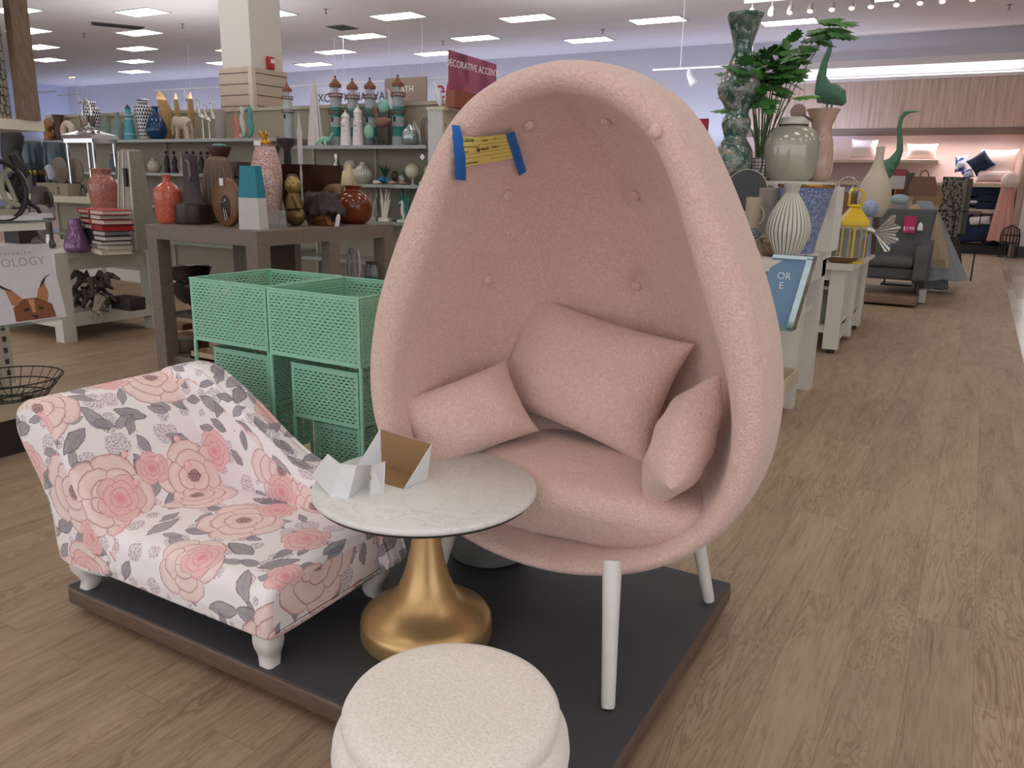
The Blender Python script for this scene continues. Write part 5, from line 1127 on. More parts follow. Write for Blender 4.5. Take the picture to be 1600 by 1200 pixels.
for k, (c, h, dx, w, lb) in enumerate(bk):
    o = thing('book', 'coffee-table book: '+lb, 'book', p0+Vector((dx*m, 0, zz)), math.radians((-6, 4, -3, 2, 5, -2, 3, -1, 2)[k]-14), 'stacked coffee-table books')
    hh = h*m; W2 = w*m
    b = B(); b.box((-W2, -W2*.5, 0), (W2*.9, W2*.5, hh*.12)); b.box((-W2, -W2*.5, hh*.88), (W2*.9, W2*.5, hh)); b.box((-W2, -W2*.5, 0), (-W2*.1, -W2*.47, hh)); b.ob('cover', M(c, .5), o, smooth=False)
    b = B(); b.box((-W2*.96, -W2*.46, hh*.12), (W2*.86, W2*.46, hh*.88)); b.ob('pages', RED if k == 5 else PAPER, o, smooth=False)
    if 'red book' in lb: text('spine_lettering', 'MODERNIST', hh*.75, PAPER, face_y((-W2*.5, -W2*.5-.002, hh*.5)), o, .001) if False else text('spine_lettering', 'MODERN ART', hh*.8, PAPER, face_y((-W2*.5, -W2*.5-.002, hh*.5)), o, .001)
    zz += hh+.001
vase('purple_vase', 'iridescent purple glass vase left of the book stack', 'vase', 122, 4.2, WZ, [(15, 0), (19, 4), (19, 12), (15, 26), (10, 40), (8, 50), (8.5, 52)], M('#77597f', .1, .2, .25, 40))
p = on(218, 4.75, WZ); m = mpp(p+Vector((0, 0, .2))); t = thing('obelisk', 'tall weathered silver-grey obelisk ornament with a dark label, behind the book stack', 'obelisk', p)
b = B(); b.rings([[(sx*r*m, sy*r*m, z*m) for sx, sy in ((1, 1), (-1, 1), (-1, -1), (1, -1))] for r, z in ((21, 0), (17, 60), (11, 147), (9, 150))]); b.ob('body', M('#918c80', .45, .2, .3, 40), t, smooth=False)
b = B(); [b.tube([(sx*21.5*m, -21.5*m, 0), (sx*11.5*m, -11.5*m, 147*m)], 1.6*m, 6) for sx in (-1, -.2, 1)]; b.ob('ridge', M('#b9b6aa', .4, .3), t)
b = B(); b.box((2*m, -17.6*m, 95*m), (9*m, -15*m, 122*m)); b.ob('label_plate', BLK, t, smooth=False)
vase('mottled_pink_vase', 'dusty pink mottled vase with a wide rim behind the books', 'vase', 165, 4.85, WZ+.30, [(14, 0), (18, 8), (21, 34), (20, 48), (14, 56), (13, 60), (16, 67), (13, 67)], M('#9e5f55', .15, 0, .25, 90, 0, ('#b98a7c', 110, .3)))
blob('riser_block', 'dark wooden riser crate under the dusty pink vase', 'riser', 165, 4.85, WZ, lambda b, m: b.box((-20*m, -10*m, 0), (20*m, 10*m, .30)), M('#3f322a', .6))
def jag(seed, n, rx, h, r):
    def fn(b, m):
        R_ = random.Random(seed)
        for k in range(n):
            x = R_.uniform(-rx, rx); y = R_.uniform(-14, 14); z = R_.uniform(.1, 1)*h; dx = R_.uniform(-22, 22); b.tube(S([(x-dx, y, max(2, z-R_.uniform(0, 14))), (x, y-2, z), (x+dx, y-R_.uniform(0, 8), max(1, z-R_.uniform(0, 20)))], m), [r*.4*m, r*m, r*.5*m], 6)
    return fn
o = blob('root_wood_bundle', 'tangled bundle of dark driftwood roots on the lower shelf of the white table', 'driftwood', 150, 4.35, .26, jag(8, 46, 34, 56, 5), M('#4f443b', .8, 0, .5, 30)); 
o = blob('root_wood_tips', 'pale splayed driftwood tips hanging over the front of the lower white shelf', 'driftwood', 160, 4.12, .26, lambda b, m: [b.tube(S([(random.uniform(-20, 5), 5, random.uniform(25, 34)), (random.uniform(-5, 12), -12, 14), (random.uniform(0, 30), -20, random.uniform(-6, 10))], m), [1.6*m, 1.8*m, .8*m], 5) for k in range(18)], M('#85796a', .8, 0, .4, 30))
blob('dark_crate', 'low dark crate on the right of the lower white shelf', 'crate', 200, 4.5, .26, lambda b, m: b.rbox((-22*m, -14*m, 0), (26*m, 14*m, 20*m), .01), M('#2f2926', .6))
# dark horn-like sculpture beside purple vase
parts('horn_sculpture', 'dark grey folded horn-like sculpture left of the purple vase', 'sculpture', 72, 4.3, WZ, (('horn', lambda b, m: (b.tube(S([(34, -8, 4), (18, -8, 18), (4, -4, 34), (-14, 0, 44), (-26, 0, 40)], m), [4*m, 8*m, 12*m, 12*m, 8*m], 14), b.tube(S([(-26, 0, 6), (-6, 0, 10), (12, 0, 4)], m), [8*m, 10*m, 6*m], 12)), M('#4a4541', .35, .2, .25, 14)), ('tag', lambda b, m: (b.box((26*m, -14*m, 4*m), (32*m, -13.5*m, 16*m)), b.box((29*m, -14.6*m, 12*m), (36*m, -14*m, 22*m))), TAGW)))
parts('watering_jug', 'brown jug with a ring handle on a draped grey cloth above the glass shelf end', 'jug', 66, 4.6, WZ+.34, (('body', lambda b, m: b.lathe([(13*m, 0), (15*m, 8*m), (12*m, 28*m), (9*m, 32*m), (6*m, 30*m)], 20), M('#3b2e28', .4)), ('handle', lambda b, m: b.tube([((20+9*math.cos(a))*m, 0, (13+12*math.sin(a))*m) for a in [2*pi*i/20 for i in range(16, 35)]], 2*m, 8), M('#3b2e28', .4))))
blob('grey_cloth', 'grey folded cloth beneath the brown jug', 'cloth', 66, 4.45, WZ+.26, lambda b, m: b.tube(S([(-22, 0, 0), (-12, 0, 12), (4, 0, 12), (18, 0, 4), (32, 0, -2)], m), [6*m, 9*m, 9*m, 8*m, 3*m], 12, flat=.8), M('#77736e', .8))
blob('riser_block', 'dark block under the grey cloth on the white table', 'riser', 62, 4.6, WZ, lambda b, m: (b.box((-20*m, -10*m, 0), (22*m, 10*m, .338)), b.box((-19*m, -42*m, 0), (20*m, -10.2*m, .225))), M('#2f2926', .6))
# raised white shelf with boxes, silver lantern
FY = 5.25
A, C_ = on(15, FY, 1.2), on(143, FY, 1.2); A.x -= .75; t = thing('raised_shelf', 'white tray-edged raised shelf beyond the white table', 'shelf', (A.x, FY, 0)); w_ = C_.x-A.x
b = B(); b.box((0, 0, 1.14), (w_, .7, 1.2)); b.box((w_-.08, 0, 1.2), (w_, .05, 1.245)); b.ob('board', M('#c2b8a4', .5), t, smooth=False)
for x, y in ((.05, .05), (w_-.1, .05), (.05, .6), (w_-.1, .6)): b = B(); b.box((x, y, 0), (x+.06, y+.06, 1.14)); b.ob('leg', WHITE, t, smooth=False)
parts('beige_box', 'flat beige box with a small printed fountain emblem on the raised shelf', 'box', 82, 5.32, 1.2, (('carton', lambda b, m: b.box((-40*m, 0, 0), (42*m, 20*m, 19*m)), M('#8c8070', .7)), ('printed_emblem', lambda b, m: (b.tube(S([(12, -.5, 3), (18, -.5, 5), (24, -.5, 3)], m), .5*m, 4), b.tube(S([(18, -.5, 4), (18, -.5, 13)], m), .7*m, 4), b.tube(S([(14, -.5, 11), (18, -.5, 14), (22, -.5, 11)], m), .5*m, 4), b.tube(S([(0, -.5, 5), (6, -.5, 4)], m), .5*m, 4)), M('#5d5246', .7))))
parts('silver_lantern', 'large mirrored silver lantern with a domed top and hoop handle', 'lantern', 146, 5.55, 1.2, (('frame', lambda b, m: ([b.box((x*m, y*m, 0), ((x+3)*m, (y+3)*m, 84*m)) for x in (-34, 31) for y in (-14, 20)], b.box((-36*m, -16*m, 0), (36*m, 25*m, 5*m)), b.box((-36*m, -16*m, 80*m), (36*m, 25*m, 86*m))), CHRM), ('roof', lambda b, m: b.rings([[(sx*r*m, 4*m+sy*r*.6*m, z*m) for sx, sy in ((1, 1), (-1, 1), (-1, -1), (1, -1))] for r, z in ((38, 86), (36, 92), (15, 98), (14, 100))]), CHRM), ('crown', lambda b, m: b.lathe([(6*m, 100*m), (10*m, 104*m), (11*m, 116*m), (12*m, 120*m)], 16, c=(0, 4*m)), CHRM), ('handle', lambda b, m: b.tube([((11*math.cos(a))*m, 4*m, (120+24*math.sin(a))*m) for a in [pi*i/16 for i in range(17)]], 1.5*m, 8), CHRM)))
for x, h, lb in ((58, 52, 'smoky blue glass hurricane with a gold band, nearer the black carving'), (92, 56, 'smoky blue glass hurricane with a gold band, beside the silver lantern')):
    vase('hurricane_glass', lb, 'hurricane glass', x, 5.75, 1.2, [(14, 32), (17, 45), (16, 60), (14, 76), (13, 76), (15, 60), (15, 45)], M('#3b4f58', .15, 0, .4, 4), 'gold-banded hurricane glasses', kids=(('base', [(15, 0), (14, 28), (14, 32)], M('#16181f', .3)), ('gold_band', [(14.6, 28), (15.4, 31), (14.6, 35)], M('#a58a4c', .25, .9))))
for x, r, lb in ((98, 20, 'round brown woven plate standing on the raised shelf'), (122, 19, 'second brown woven plate partly behind the first')):
    blob('woven_plate', lb, 'plate', x, 5.45 if r == 20 else 5.52, 1.2+.0, lambda b, m: b.rings([[(rr*m*math.cos(a), y*m, (20+18+rr*math.sin(a))*m) for a in [2*pi*i/32 for i in range(32)]] for rr, y in ((2, -2), (r*.8, -2), (r, 0), (r, 2), (2, 1))]+[] ), M('#75675a', .7, 0, .25, 60), 'woven plates')
blob('plate_rack', 'dark wire rack holding the woven plates', 'rack', 110, 5.45, 1.2, lambda b, m: (b.tube(S([(-30, 3, 0), (-24, 3, 20), (24, 3, 20), (32, 3, 12), (36, 3, 0)], m), 1.3*m, 6), b.tube([((36+7*math.cos(a))*m, 0, (9+8*math.sin(a))*m) for a in [2*pi*i/20 for i in range(21)]], 1.1*m, 6)), BLK)
blob('striped_ornament', 'small blue-white striped scarf ornament in front of the woven plate', 'ornament', 78, 5.3, 1.39, lambda b, m: b.tube(S([(-10, 0, 14), (0, 0, 16), (6, 0, 4), (4, 0, -1)], m), [2*m, 6*m, 6*m, 5*m], 10), M('#9ba3b8', .6, 0, .4, 40))
blob('black_tree_carving', 'black twisted figure carving at the left behind the dark hoop', 'carving', 28, 5.35, 1.2, lambda b, m: (b.tube(S([(0, 0, 0), (4, 0, 30), (-4, 0, 60), (6, 0, 88), (2, 0, 100)], m), [9*m, 13*m, 14*m, 16*m, 8*m], 10), b.tube(S([(4, 0, 70), (16, 0, 50), (14, 0, 20)], m), [6*m, 6*m, 4*m], 8), b.ell((-6*m, -8*m, 40*m), 6*m, 10, 8)), M('#201d22', .5, 0, .4, 20))
# ================================================================ nearest shelf unit at far left
UX = -4.2; ze = {}
t = thing('end_shelf_unit', 'tan slat-backed shelf unit with glass shelves at the far left edge', 'shelf unit', (UX-.05, 1.3, 0))
b = B(); b.box((-.5, 0, 0), (0, 1.1, .19)); b.ob('kickplate', M('#241f20', .6), t, smooth=False)
b = B(); b.box((-.5, 0, .19), (.0, 1.1, .27)); b.ob('base_deck', M('#b9ad94', .5), t, smooth=False)
b = B(); b.box((-.56, 0, .27), (-.5, 1.15, 2.4)); b.ob('back_panel', M('#94866f', .7, 0, .1, 10), t, smooth=False)
b = B(); b.box((-.5, 1.08, .27), (-.44, 1.15, 2.4)); b.ob('slotted_upright', M('#b8b2a3', .4), t, smooth=False)
b = B(); [b.box((-.439, 1.105, .32+k*.065), (-.437, 1.125, .35+k*.065)) for k in range(30)]; tag(b.ob('slot_pattern', M('#3c3833', .6), t, smooth=False), kind='stuff')
zg1 = atx(108, 495, UX).z; zg2 = atx(95, 343, UX).z; zg3 = atx(75, 190, UX).z
for z in (zg1, zg2): b = B(); b.box((-.44, 0, z-.012), (.05, 1.18, z)); b.ob('glass_shelf', MA('#8fa39a', .35), t, smooth=False)
b = B(); b.box((-.44, 0, zg2-.05), (.04, 1.15, zg2-.013)); b.ob('shelf_bracket', WHITE, t, smooth=False)
b = B(); b.box((-.44, 0, zg3-.05), (.05, 1.2, zg3)); b.ob('wood_shelf', M('#cdc7b8', .5), t, smooth=False)
# animal book display
q = [atx(104, 490, UX), atx(0, 497, UX)]; q[0].z = q[1].z = zg1+.003; lean = .09
tl_ = atx(0, 384, UX-lean); tr_ = atx(83, 380, UX-lean); tl_.z = tr_.z = (tl_.z+tr_.z)/2
ux_ = (q[0]-q[1]); ctr = q[1]
e1 = ux_.normalized(); up_ = (tl_-q[1]); up_ = (up_-e1*up_.dot(e1)); Hh = up_.length; up_.normalize(); nn = e1.cross(up_)
bookM = Matrix(((e1.x, up_.x, nn.x, 0), (e1.y, up_.y, nn.y, 0), (e1.z, up_.z, nn.z, 0), (0, 0, 0, 1)))
Wb = ux_.length+.06
t = thing('zoology_book', 'large white zoology book with a caracal photograph standing on the glass shelf', 'book', q[1])
b = B(); b.T = bookM; b.box((-.07, .0, -.014), (Wb-.06, Hh, .0)); b.ob('cover', M('#c9c6cc', .4), t, smooth=False)
def flat(pts, z=.0012, z0=.0): return [[(x, y, z0) for x, y in pts], [(x, y, z) for x, y in pts]]
sx_ = Wb*.77/104*1.0; sy_ = Hh/110
def PX(x, y): return (x*(Wb-.06)/98.0, (492-y)*Hh/110.0)
def curve_poly(pts): return [PX(*p) for p in pts]
FUR = M('#7d4a30', .7, 0, .3, 60); FUR2 = M('#a87452', .7, 0, .2, 40); DKF = M('#2b2023', .6)
b = B(); b.T = bookM
b.rings(flat(curve_poly([(22, 490), (23, 470), (30, 466), (40, 459), (60, 459), (72, 466), (80, 470), (82, 490)]), .002)); b.ob('caracal_face', FUR, t, smooth=False)
b = B(); b.T = bookM
b.rings(flat(curve_poly([(17, 440), (27, 445), (40, 460), (28, 468), (22, 466)]), .002)); b.ob('ear', FUR2, t, smooth=False); b = B(); b.T = bookM; b.rings(flat(curve_poly([(76, 438), (79, 455), (74, 468), (60, 460), (66, 446)]), .002)); b.ob('ear', FUR2, t, smooth=False)
b = B(); b.T = bookM
for P_ in ([(0, 431), (10, 435), (17, 440), (27, 447), (16, 443), (8, 438)], [(88, 427), (80, 432), (76, 439), (67, 446), (73, 436), (80, 430)], [(36, 474), (44, 472), (45, 476), (38, 477)], [(59, 472), (67, 474), (65, 477), (59, 476)], [(47, 484), (56, 484), (52, 490)]): b.rings(flat(curve_poly(P_), .0035, .002))
b.ob('dark_markings', DKF, t, smooth=False)
b = B(); b.T = bookM; b.rings(flat(curve_poly([(46, 461), (55, 461), (53, 480), (49, 480)]), .003, .002)); b.ob('nose_bridge', M('#b98a5e', .7), t, smooth=False)
text('title_lettering', 'ZOOLOGY', 17*sy_, M('#a89f98', .5), bookM @ Matrix.Translation((*PX(40, 407), .001)), t, .0006, 'CENTER', 1.1); text('title_lettering', 'SMITHSONIAN', 6*sy_, M('#a89f98', .5), bookM @ Matrix.Translation((*PX(38, 394), .001)), t, .0006, 'CENTER', 1.7)
def unit(name, label, cat, x, y, z, fn, mat, X=UX-.2, group=None):
    p = atx(x, y, X); p.z = z; m = mpp(p+Vector((0, 0, .1))); b = B(); fn(b, m); return b.ob(name, mat, None, p, label=label, cat=cat, group=group, angle=60)
def wirebowl(b, m):
    for k in range(26): a = 2*pi*k/26; b.tube([(.05*math.cos(a), .05*math.sin(a), .01), (.17*math.cos(a), .17*math.sin(a), .03), (.25*math.cos(a), .25*math.sin(a), .13)], .0022, 4)
    for r, z in ((.25, .13), (.17, .03), (.21, .08), (.05, .01)): b.tube([(r*math.cos(2*pi*i/36), r*math.sin(2*pi*i/36), z) for i in range(37)], .004, 5)
unit('wire_basket', 'shallow round black wire basket on the base deck of the left unit', 'basket', 22, 640, .27, wirebowl, BLK, UX-.12)
unit('black_hoop', 'thick black hoop ornament standing on the upper glass shelf', 'hoop ornament', 5, 343, zg2, lambda b, m: b.tube([(.0, .13*math.cos(a)*1.0, .145+.145*math.sin(a)) for a in [2*pi*i/40 for i in range(41)]], .012, 10), BLK, UX-.03)
for k, (w, dy, lb) in enumerate(((44, 0, 'white paperback lying on the upper glass shelf'), (20, 2, 'shorter white box beside the white paperback'))):
    unit('white_book', lb, 'book', 18 if k == 0 else 38, 335, zg2, lambda b, m: b.box((-.1, -.12, 0), (.06, .12, .022)), M('#d0ced0', .6), UX-.08-.17*k)
unit('green_scroll', 'white and olive scrolled iron ornament at the very left edge', 'ornament', 6, 320, zg2, lambda b, m: (b.tube([(.02, .05+.06*math.cos(a), .16+.09*math.sin(a)) for a in [2*pi*i/24 for i in range(20)]], .014, 8), b.box((0, -.06, 0), (.04, .1, .05)), b.tube([(.02, 0, .05), (.02, .05, .1), (.02, .02, .2)], .012, 8)), M('#9a9a86', .5, 0, .3, 20), UX-.2)
# black twisted branch sculpture under the top shelf
unit('black_branch_sculpture', 'black knotted branch sculpture behind the thick hoop', 'sculpture', 30, 335, zg2, lambda b, m: (b.tube([(0, -.05, 0), (0, .04, .09), (0, -.03, .16), (0, .05, .24), (0, 0, .33)], [.02, .03, .045, .035, .02], 10), b.tube([(0, .04, .09), (0, .1, .05), (0, .12, .0)], [.015, .012, .01], 8)), M('#1f1c20', .5, 0, .4, 25), UX-.25)
# mesh box and leaning frame on the top shelf
g = NM('chicken_wire_print'); v = g.co('Object', (1, 1, .7)); e_ = g.vor(v, 34, 'DISTANCE_TO_EDGE', .55); ln = g.ma('LESS_THAN', e_.outputs['Distance'], .07)
HEX = g.done(g.mix(ln, lin('#a19c8c'), lin('#35302b')), .6)
p = atx(14, 186, UX-.25); zt_ = atx(14, 10, UX-.25).z; t = thing('wire_canister', 'tall canister wrapped in hexagonal chicken wire on the top left shelf', 'canister', (p.x, p.y-.12, zg3))
b = B(); b.lathe([(.12, 0), (.12, zt_-zg3-.02)], 28); b.ob('wire_wall', HEX, t); b = B(); b.lathe([(.124, zt_-zg3-.02), (.124, zt_-zg3+.06), (.1, zt_-zg3+.07)], 28); b.ob('lid', M('#b3a892', .6), t)
a0 = atx(45, 186, UX-.02); a0.z = zg3+.001; a1_ = atx(18, -40, UX-.24)
d_ = a1_-a0; b = B(); s1 = Vector((0, .045, 0)); s2 = Vector((.03, 0, .0))
b.rings([[d_*q+s1*i+s2*j for i, j in ((1, 1), (-1, 1), (-1, -1), (1, -1))] for q in (0, .33, .66, 1)]); b.ob('leaning_wood_post', laminate('#5b4a3d', '#75614f', .6, (4, 4, 1)), None, a0, smooth=False, label='weathered brown wooden frame edge leaning on the top left shelf', cat='frame')
# ================================================================ right side: white console by the aisle
CX = -.93
WPT = M('#d2cec6', .42, 0, .03, 4)
def px_on_x(x, y, X): return atx(x, y, X)
n0 = atx(1240, 408, CX+.03); zt1 = n0.z
t = thing('console_table', 'white open console shelf just behind the egg chair, holding the striped vase', 'console table', (-1.75, n0.y, 0)); w_ = CX+.03+1.75; ye = atx(1300, 388, CX+.03).y
b = B(); b.box((0, 0, zt1-.07), (w_, ye-n0.y, zt1)); b.ob('tabletop', WPT, t, smooth=False)
b = B(); b.box((0, .05, zt1-.2), (w_-.02, ye-n0.y-.05, zt1-.07)); b.ob('apron', WPT, t, smooth=False)
yl = pz_ = at(1243, 641, 0).y
b = B(); b.box((w_-.16, yl-n0.y, 0), (w_-.02, yl-n0.y+.10, zt1-.07)); b.ob('leg', WPT, t, smooth=False)
b = B(); b.box((w_-.16, ye-n0.y-.2, 0), (w_-.02, ye-n0.y-.05, zt1-.07)); b.ob('leg', WPT, t, smooth=False)
b = B(); b.box((0, yl-n0.y, 0), (.12, yl-n0.y+.12, zt1-.07)); b.ob('leg', WPT, t, smooth=False)
s0 = atx(1248, 490, CX-.0); b = B(); b.box((0, s0.y-n0.y-.1, s0.z-.04), (w_-.04, yl-n0.y+.5, s0.z)); b.ob('middle_shelf', WPT, t, smooth=False)
s1 = atx(1250, 615, CX); b = B(); b.box((0, yl-n0.y-.45, .05), (w_-.05, yl-n0.y-.003, .2)); b.box((w_-.13, yl-n0.y-.45, 0), (w_-.055, yl-n0.y-.38, .05)); b.box((.01, yl-n0.y-.45, 0), (.08, yl-n0.y-.38, .05)); b.ob('bottom_drawer', WPT, t, smooth=False)
p = atx(1252, 578, CX+.03)
parts_ = thing('wooden_tray', 'whitewashed shallow wooden tray at the bottom of the white console', 'tray', (CX-.52, yl-.42, .2))
b = B(); b.box((0, 0, 0), (.55, .40, .01)); [b.box(*q) for q in (((-.002, -.002, .001), (.552, .015, .09)), ((-.002, .385, .001), (.552, .402, .09)), ((-.001, .016, .001), (.015, .384, .0895)), ((.535, .016, .001), (.551, .384, .0895)))]; b.ob('tray_body', M('#c4b89e', .6, 0, .1, 30), parts_, smooth=False)
# upright white display block and high plinth behind
q0 = atx(1262, 334, CX-.0); q1 = atx(1290, 386, CX)
yb0 = atx(1292, 360, CX).y
t = thing('display_riser', 'white block riser on the console behind the blue planter', 'riser', (-1.5, n0.y+.75, zt1+.001)); 
b = B(); b.rbox((0, 0, 0), (.60, .65, .26), .008); b.ob('block', WPT, t)
ZP = zt1
# goods on the console
def ov(px_, Y, z): return on(px_, Y, z)
Yv = n0.y+.25
p = on(1226, Yv, ZP); m = mpp(p+Vector((0, 0, .15)))
g = NM('striped_glaze'); tc = g.n('ShaderNodeTexCoord'); s = g.n('ShaderNodeSeparateXYZ'); g.lk(tc.outputs['Object'], s.inputs[0])
a_ = g.ma('SINE', g.ma('MULTIPLY', g.ma('ARCTAN2', s.outputs[1], s.outputs[0]), 30)); STR = g.done(g.mix(g.ma('GREATER_THAN', a_, .72), lin('#c9c8bd'), lin('#4a5452')), .3)
vase('striped_vase', 'pale bulb vase with thin dark vertical stripes and a fluted neck', 'vase', 1227, Yv, ZP, [(14, 0), (22, 8), (31, 30), (33, 46), (28, 66), (19, 84), (11, 96), (10, 100), (13, 112), (11, 112)], STR, flute=.02, nf=30, seg=90)
BLUEW = NM('blue_white_dashes'); v = BLUEW.co(); n_ = BLUEW.noise(v, 140, 2, .6); BLW = BLUEW.done(BLUEW.ramp(n_, [(.42, '#3c5384'), (.5, '#6d7fa8'), (.6, '#a9b0c4')]), .4)
p = on(1249, Yv+.42, ZP)
vase('blue_planter', 'blue and white speckled tapered planter with a gold rim', 'planter', 1249, Yv+.42, ZP, [(20, 0), (24, 20), (39, 92), (41, 100), (38, 100)], BLW, kids=(('gold_rim', [(41.5, 99), (42.5, 101), (42.5, 104), (40, 104)], M('#b08b50', .25, .9)),), seg=36)
zq = ZP+103*mpp((p.x, p.y, ZP+.4))
b = B(); b.box((-.16, 0, 0), (.16, .32, zq+.0)); o = b.ob('display_plinth', WPT, None, (p.x, Yv+.62, ZP), smooth=False, label='tall white plinth standing behind the speckled blue planter', cat='plinth')
o.data.transform(Matrix.Diagonal((1, 1, (zq-ZP)/zq, 1)))
# big white urn, pink vase on the plinth level
b = B(); b.box((0, 0, 0), (.86, .9, .03)); o = b.ob('upper_shelf_board', WPT, None, (-1.85, Yv+.60, zq), smooth=False, label='white upper board carrying the big urn and the tall green vase', cat='shelf')
for k, (x, y) in enumerate(((.02, .8), (.78, .8))): 
    b = B(); b.box((x, y, ZP-zq if k == 0 else .27+ZP-zq), (x+.06, y+.06, 0)); b.ob('support_post', WPT, o, smooth=False)
ZQ = zq+.031
vase('white_urn', 'large pearly white shouldered urn with a dark cord and shell knob lid', 'urn', 1231, Yv+.80, ZQ, [(30, 0), (38, 14), (42, 40), (41, 60), (33, 76), (22, 82), (20, 84), (14, 84)], M('#a9a79b', .12, .15, .08, 8), kids=(('neck_collar', [(21, 83), (23, 86), (21, 94), (18, 95), (16, 90)], M('#cfcbc2', .25)), ('dark_cord', [(21, 82), (22.5, 83.5), (21, 85)], M('#2e2a26', .7))), seg=44)
p = on(1247, Yv+.72, ZQ+.49); blob('hang_tag', 'brown paper hang tag lying on the shoulder of the white urn', 'tag', 1262, Yv+.62, ZQ+.385, lambda b, m: b.rings([S([(-9, 0, 8), (-6, 0, 10), (9, 0, 0), (6, 0, -3)], m), S([(-9, -1, 8), (-6, -1, 10), (9, -1, 0), (6, -1, -3)], m)]), M('#4b3d35', .6))
blob('pink_disc', 'flat dusty pink round disc ornament showing above the urn', 'ornament', 1236, Yv+1.15, ZQ, lambda b, m: (b.rings([[(r*m*math.cos(a), y*m, (104+r*math.sin(a))*m) for a in [2*pi*i/28 for i in range(28)]] for r, y in ((11, -2), (12, 0), (11, 2))]), b.lathe([(6*m, 0), (3*m, 4*m), (2*m, 94*m)], 12)), M('#b89a94', .7))
vase('blush_glass_vase', 'tall blush pink glass vase with a flared rim behind the white urn', 'vase', 1275, Yv+1.05, ZQ, [(13, 0), (20, 10), (22, 34), (19, 58), (15, 74), (16, 86), (22, 102), (25, 108), (22, 107)], M('#bd9f90', .1, 0, .1, 20, 0), seg=36)
# tall green mottled gourd vase
g = NM('mottled_mosaic_glaze'); v = g.co(); vo = g.vor(v, 70); n_ = g.noise(v, 9, 4, .6, 1); n2_ = g.noise(v, 16, 3, .7)
c_ = g.ramp(n_, [(.35, '#2b4a42'), (.47, '#4c6560'), (.56, '#7c827a'), (.66, '#a1998c')]); c_ = g.mix(g.ma('MULTIPLY', g.ma('GREATER_THAN', n2_, .56), .7), c_, g.mix(vo.outputs['Distance'], lin('#cfd8d6'), lin('#3d6660')))
g.bump(vo.outputs['Distance'], .25, .004); MOSG = g.done(c_, .12, .25)
vase('gourd_vase', 'very tall green mottled mosaic-glass vase with three bulges and a flared top', 'vase', 1143, Yv+.62, ZQ, [(18, 0), (26, 14), (29, 32), (27, 46), (20, 58), (17, 64), (19, 72), (22, 82), (21, 90), (17, 100), (22, 112), (31, 126), (32, 138), (28, 152), (20, 170), (15, 184), (14, 194), (17, 208), (23, 226), (27, 238), (26, 241), (22, 238)], MOSG, seg=48)
# philodendron plant in a patterned pot
g = NM('lattice_pot_glaze'); v = g.co(); vo = g.vor(v, 45, 'DISTANCE_TO_EDGE', .1); POTM = g.done(g.mix(g.ma('LESS_THAN', vo.outputs['Distance'], .13), lin('#b9b4aa'), lin('#3f3b38')), .5)
p = on(1184, Yv+.75, ZQ); m = mpp(p+Vector((0, 0, .2))); t = thing('potted_plant', 'leafy green artificial split-leaf plant in a black and white patterned pot', 'potted plant', p)
b = B(); b.lathe([(16*m, 0), (18*m, 4*m), (20*m, 34*m), (17*m, 34*m)], 28); b.ob('pot', POTM, t)
random.seed(11)
LEAFM = M('#44743a', .4, 0, .35, 20); LEAFY = M('#5c9338', .4, 0, .2, 20)
tips = [(-30, -30, 205, 0), (-20, -34, 180, 0), (-38, -8, 190, 0), (-22, 4, 200, 0), (-6, -10, 214, 0), (8, 5, 205, 0), (24, -6, 218, 0), (42, 4, 236, 0), (62, -4, 248, 0), (82, 2, 262, 0), (-18, -14, 170, 0), (4, -16, 178, 0), (22, -10, 185, 0), (-48, 0, 132, 1), (52, -6, 150, 1), (-34, 8, 160, 0), (34, 8, 195, 0), (14, 12, 225, 0), (-10, 12, 225, 0), (98, 0, 258, 0), (40, -12, 205, 0), (-28, -12, 182, 0), (12, -18, 160, 0)]
def leaf(b, base, tip, width, up):
    base, tip = Vector(base), Vector(tip); ax = tip-base; L_ = ax.length; ax.normalize(); sd = ax.cross(Vector(up)).normalized(); nn = sd.cross(ax)
    n = 9; Vt = []; Fc = []
    for i in range(n+1):
        q = i/n; wd = width*(math.sin(pi*min(1, q*1.02))**.7)*(1 if i % 2 else .62)*(1-.25*q)
        c = base+ax*L_*q-nn*L_*.22*q*q
        Vt += [c-sd*wd-nn*wd*.25+ax*(L_*.05 if i % 2 else 0), c, c+sd*wd-nn*wd*.25+ax*(L_*.05 if i % 2 else 0)]
    for i in range(n):
        a = i*3; Fc += [(a, a+1, a+4, a+3), (a+1, a+2, a+5, a+4)]
    k = len(Vt); V2 = Vt+[v_-nn*.0012 for v_ in Vt]; F2 = Fc+[tuple(reversed([x+k for x in f])) for f in Fc]; b.add(V2, F2)
sb = B(); lb_ = B(); ly = B()
for x, y, z, bright in tips:
    tip = Vector((x*m, y*m*1.5, z*m*.86)); ba = Vector((random.uniform(-5, 5)*m, random.uniform(-5, 5)*m, 30*m)); mid = ba.lerp(tip, .62)+Vector((-x*.12*m, 0, 8*m)); ba2 = tip-Vector((x, y, 40)).normalized()*14*m
    sb.tube([ba, ba.lerp(mid, .5)+Vector((0, 0, 4*m)), mid, ba2], [1.3*m, 1.0*m, .8*m, .6*m], 6)
    for k in range(1 if bright else 8):
        a = Vector((x*.8+random.uniform(-30, 30), random.uniform(-35, 20), random.uniform(-10, 22))).normalized()
        if bright: a = Vector((1 if x > 0 else -1, -.3, .2)).normalized()
        so = ba2 if bright else ba2+Vector((random.uniform(-9, 9)*m, random.uniform(-14, 8)*m, random.uniform(-14, 8)*m))
        leaf(ly if bright else lb_, so, so+a*(44 if bright else random.uniform(26, 40))*m, (13 if bright else random.uniform(13, 19))*m, (0, -.5, 1))
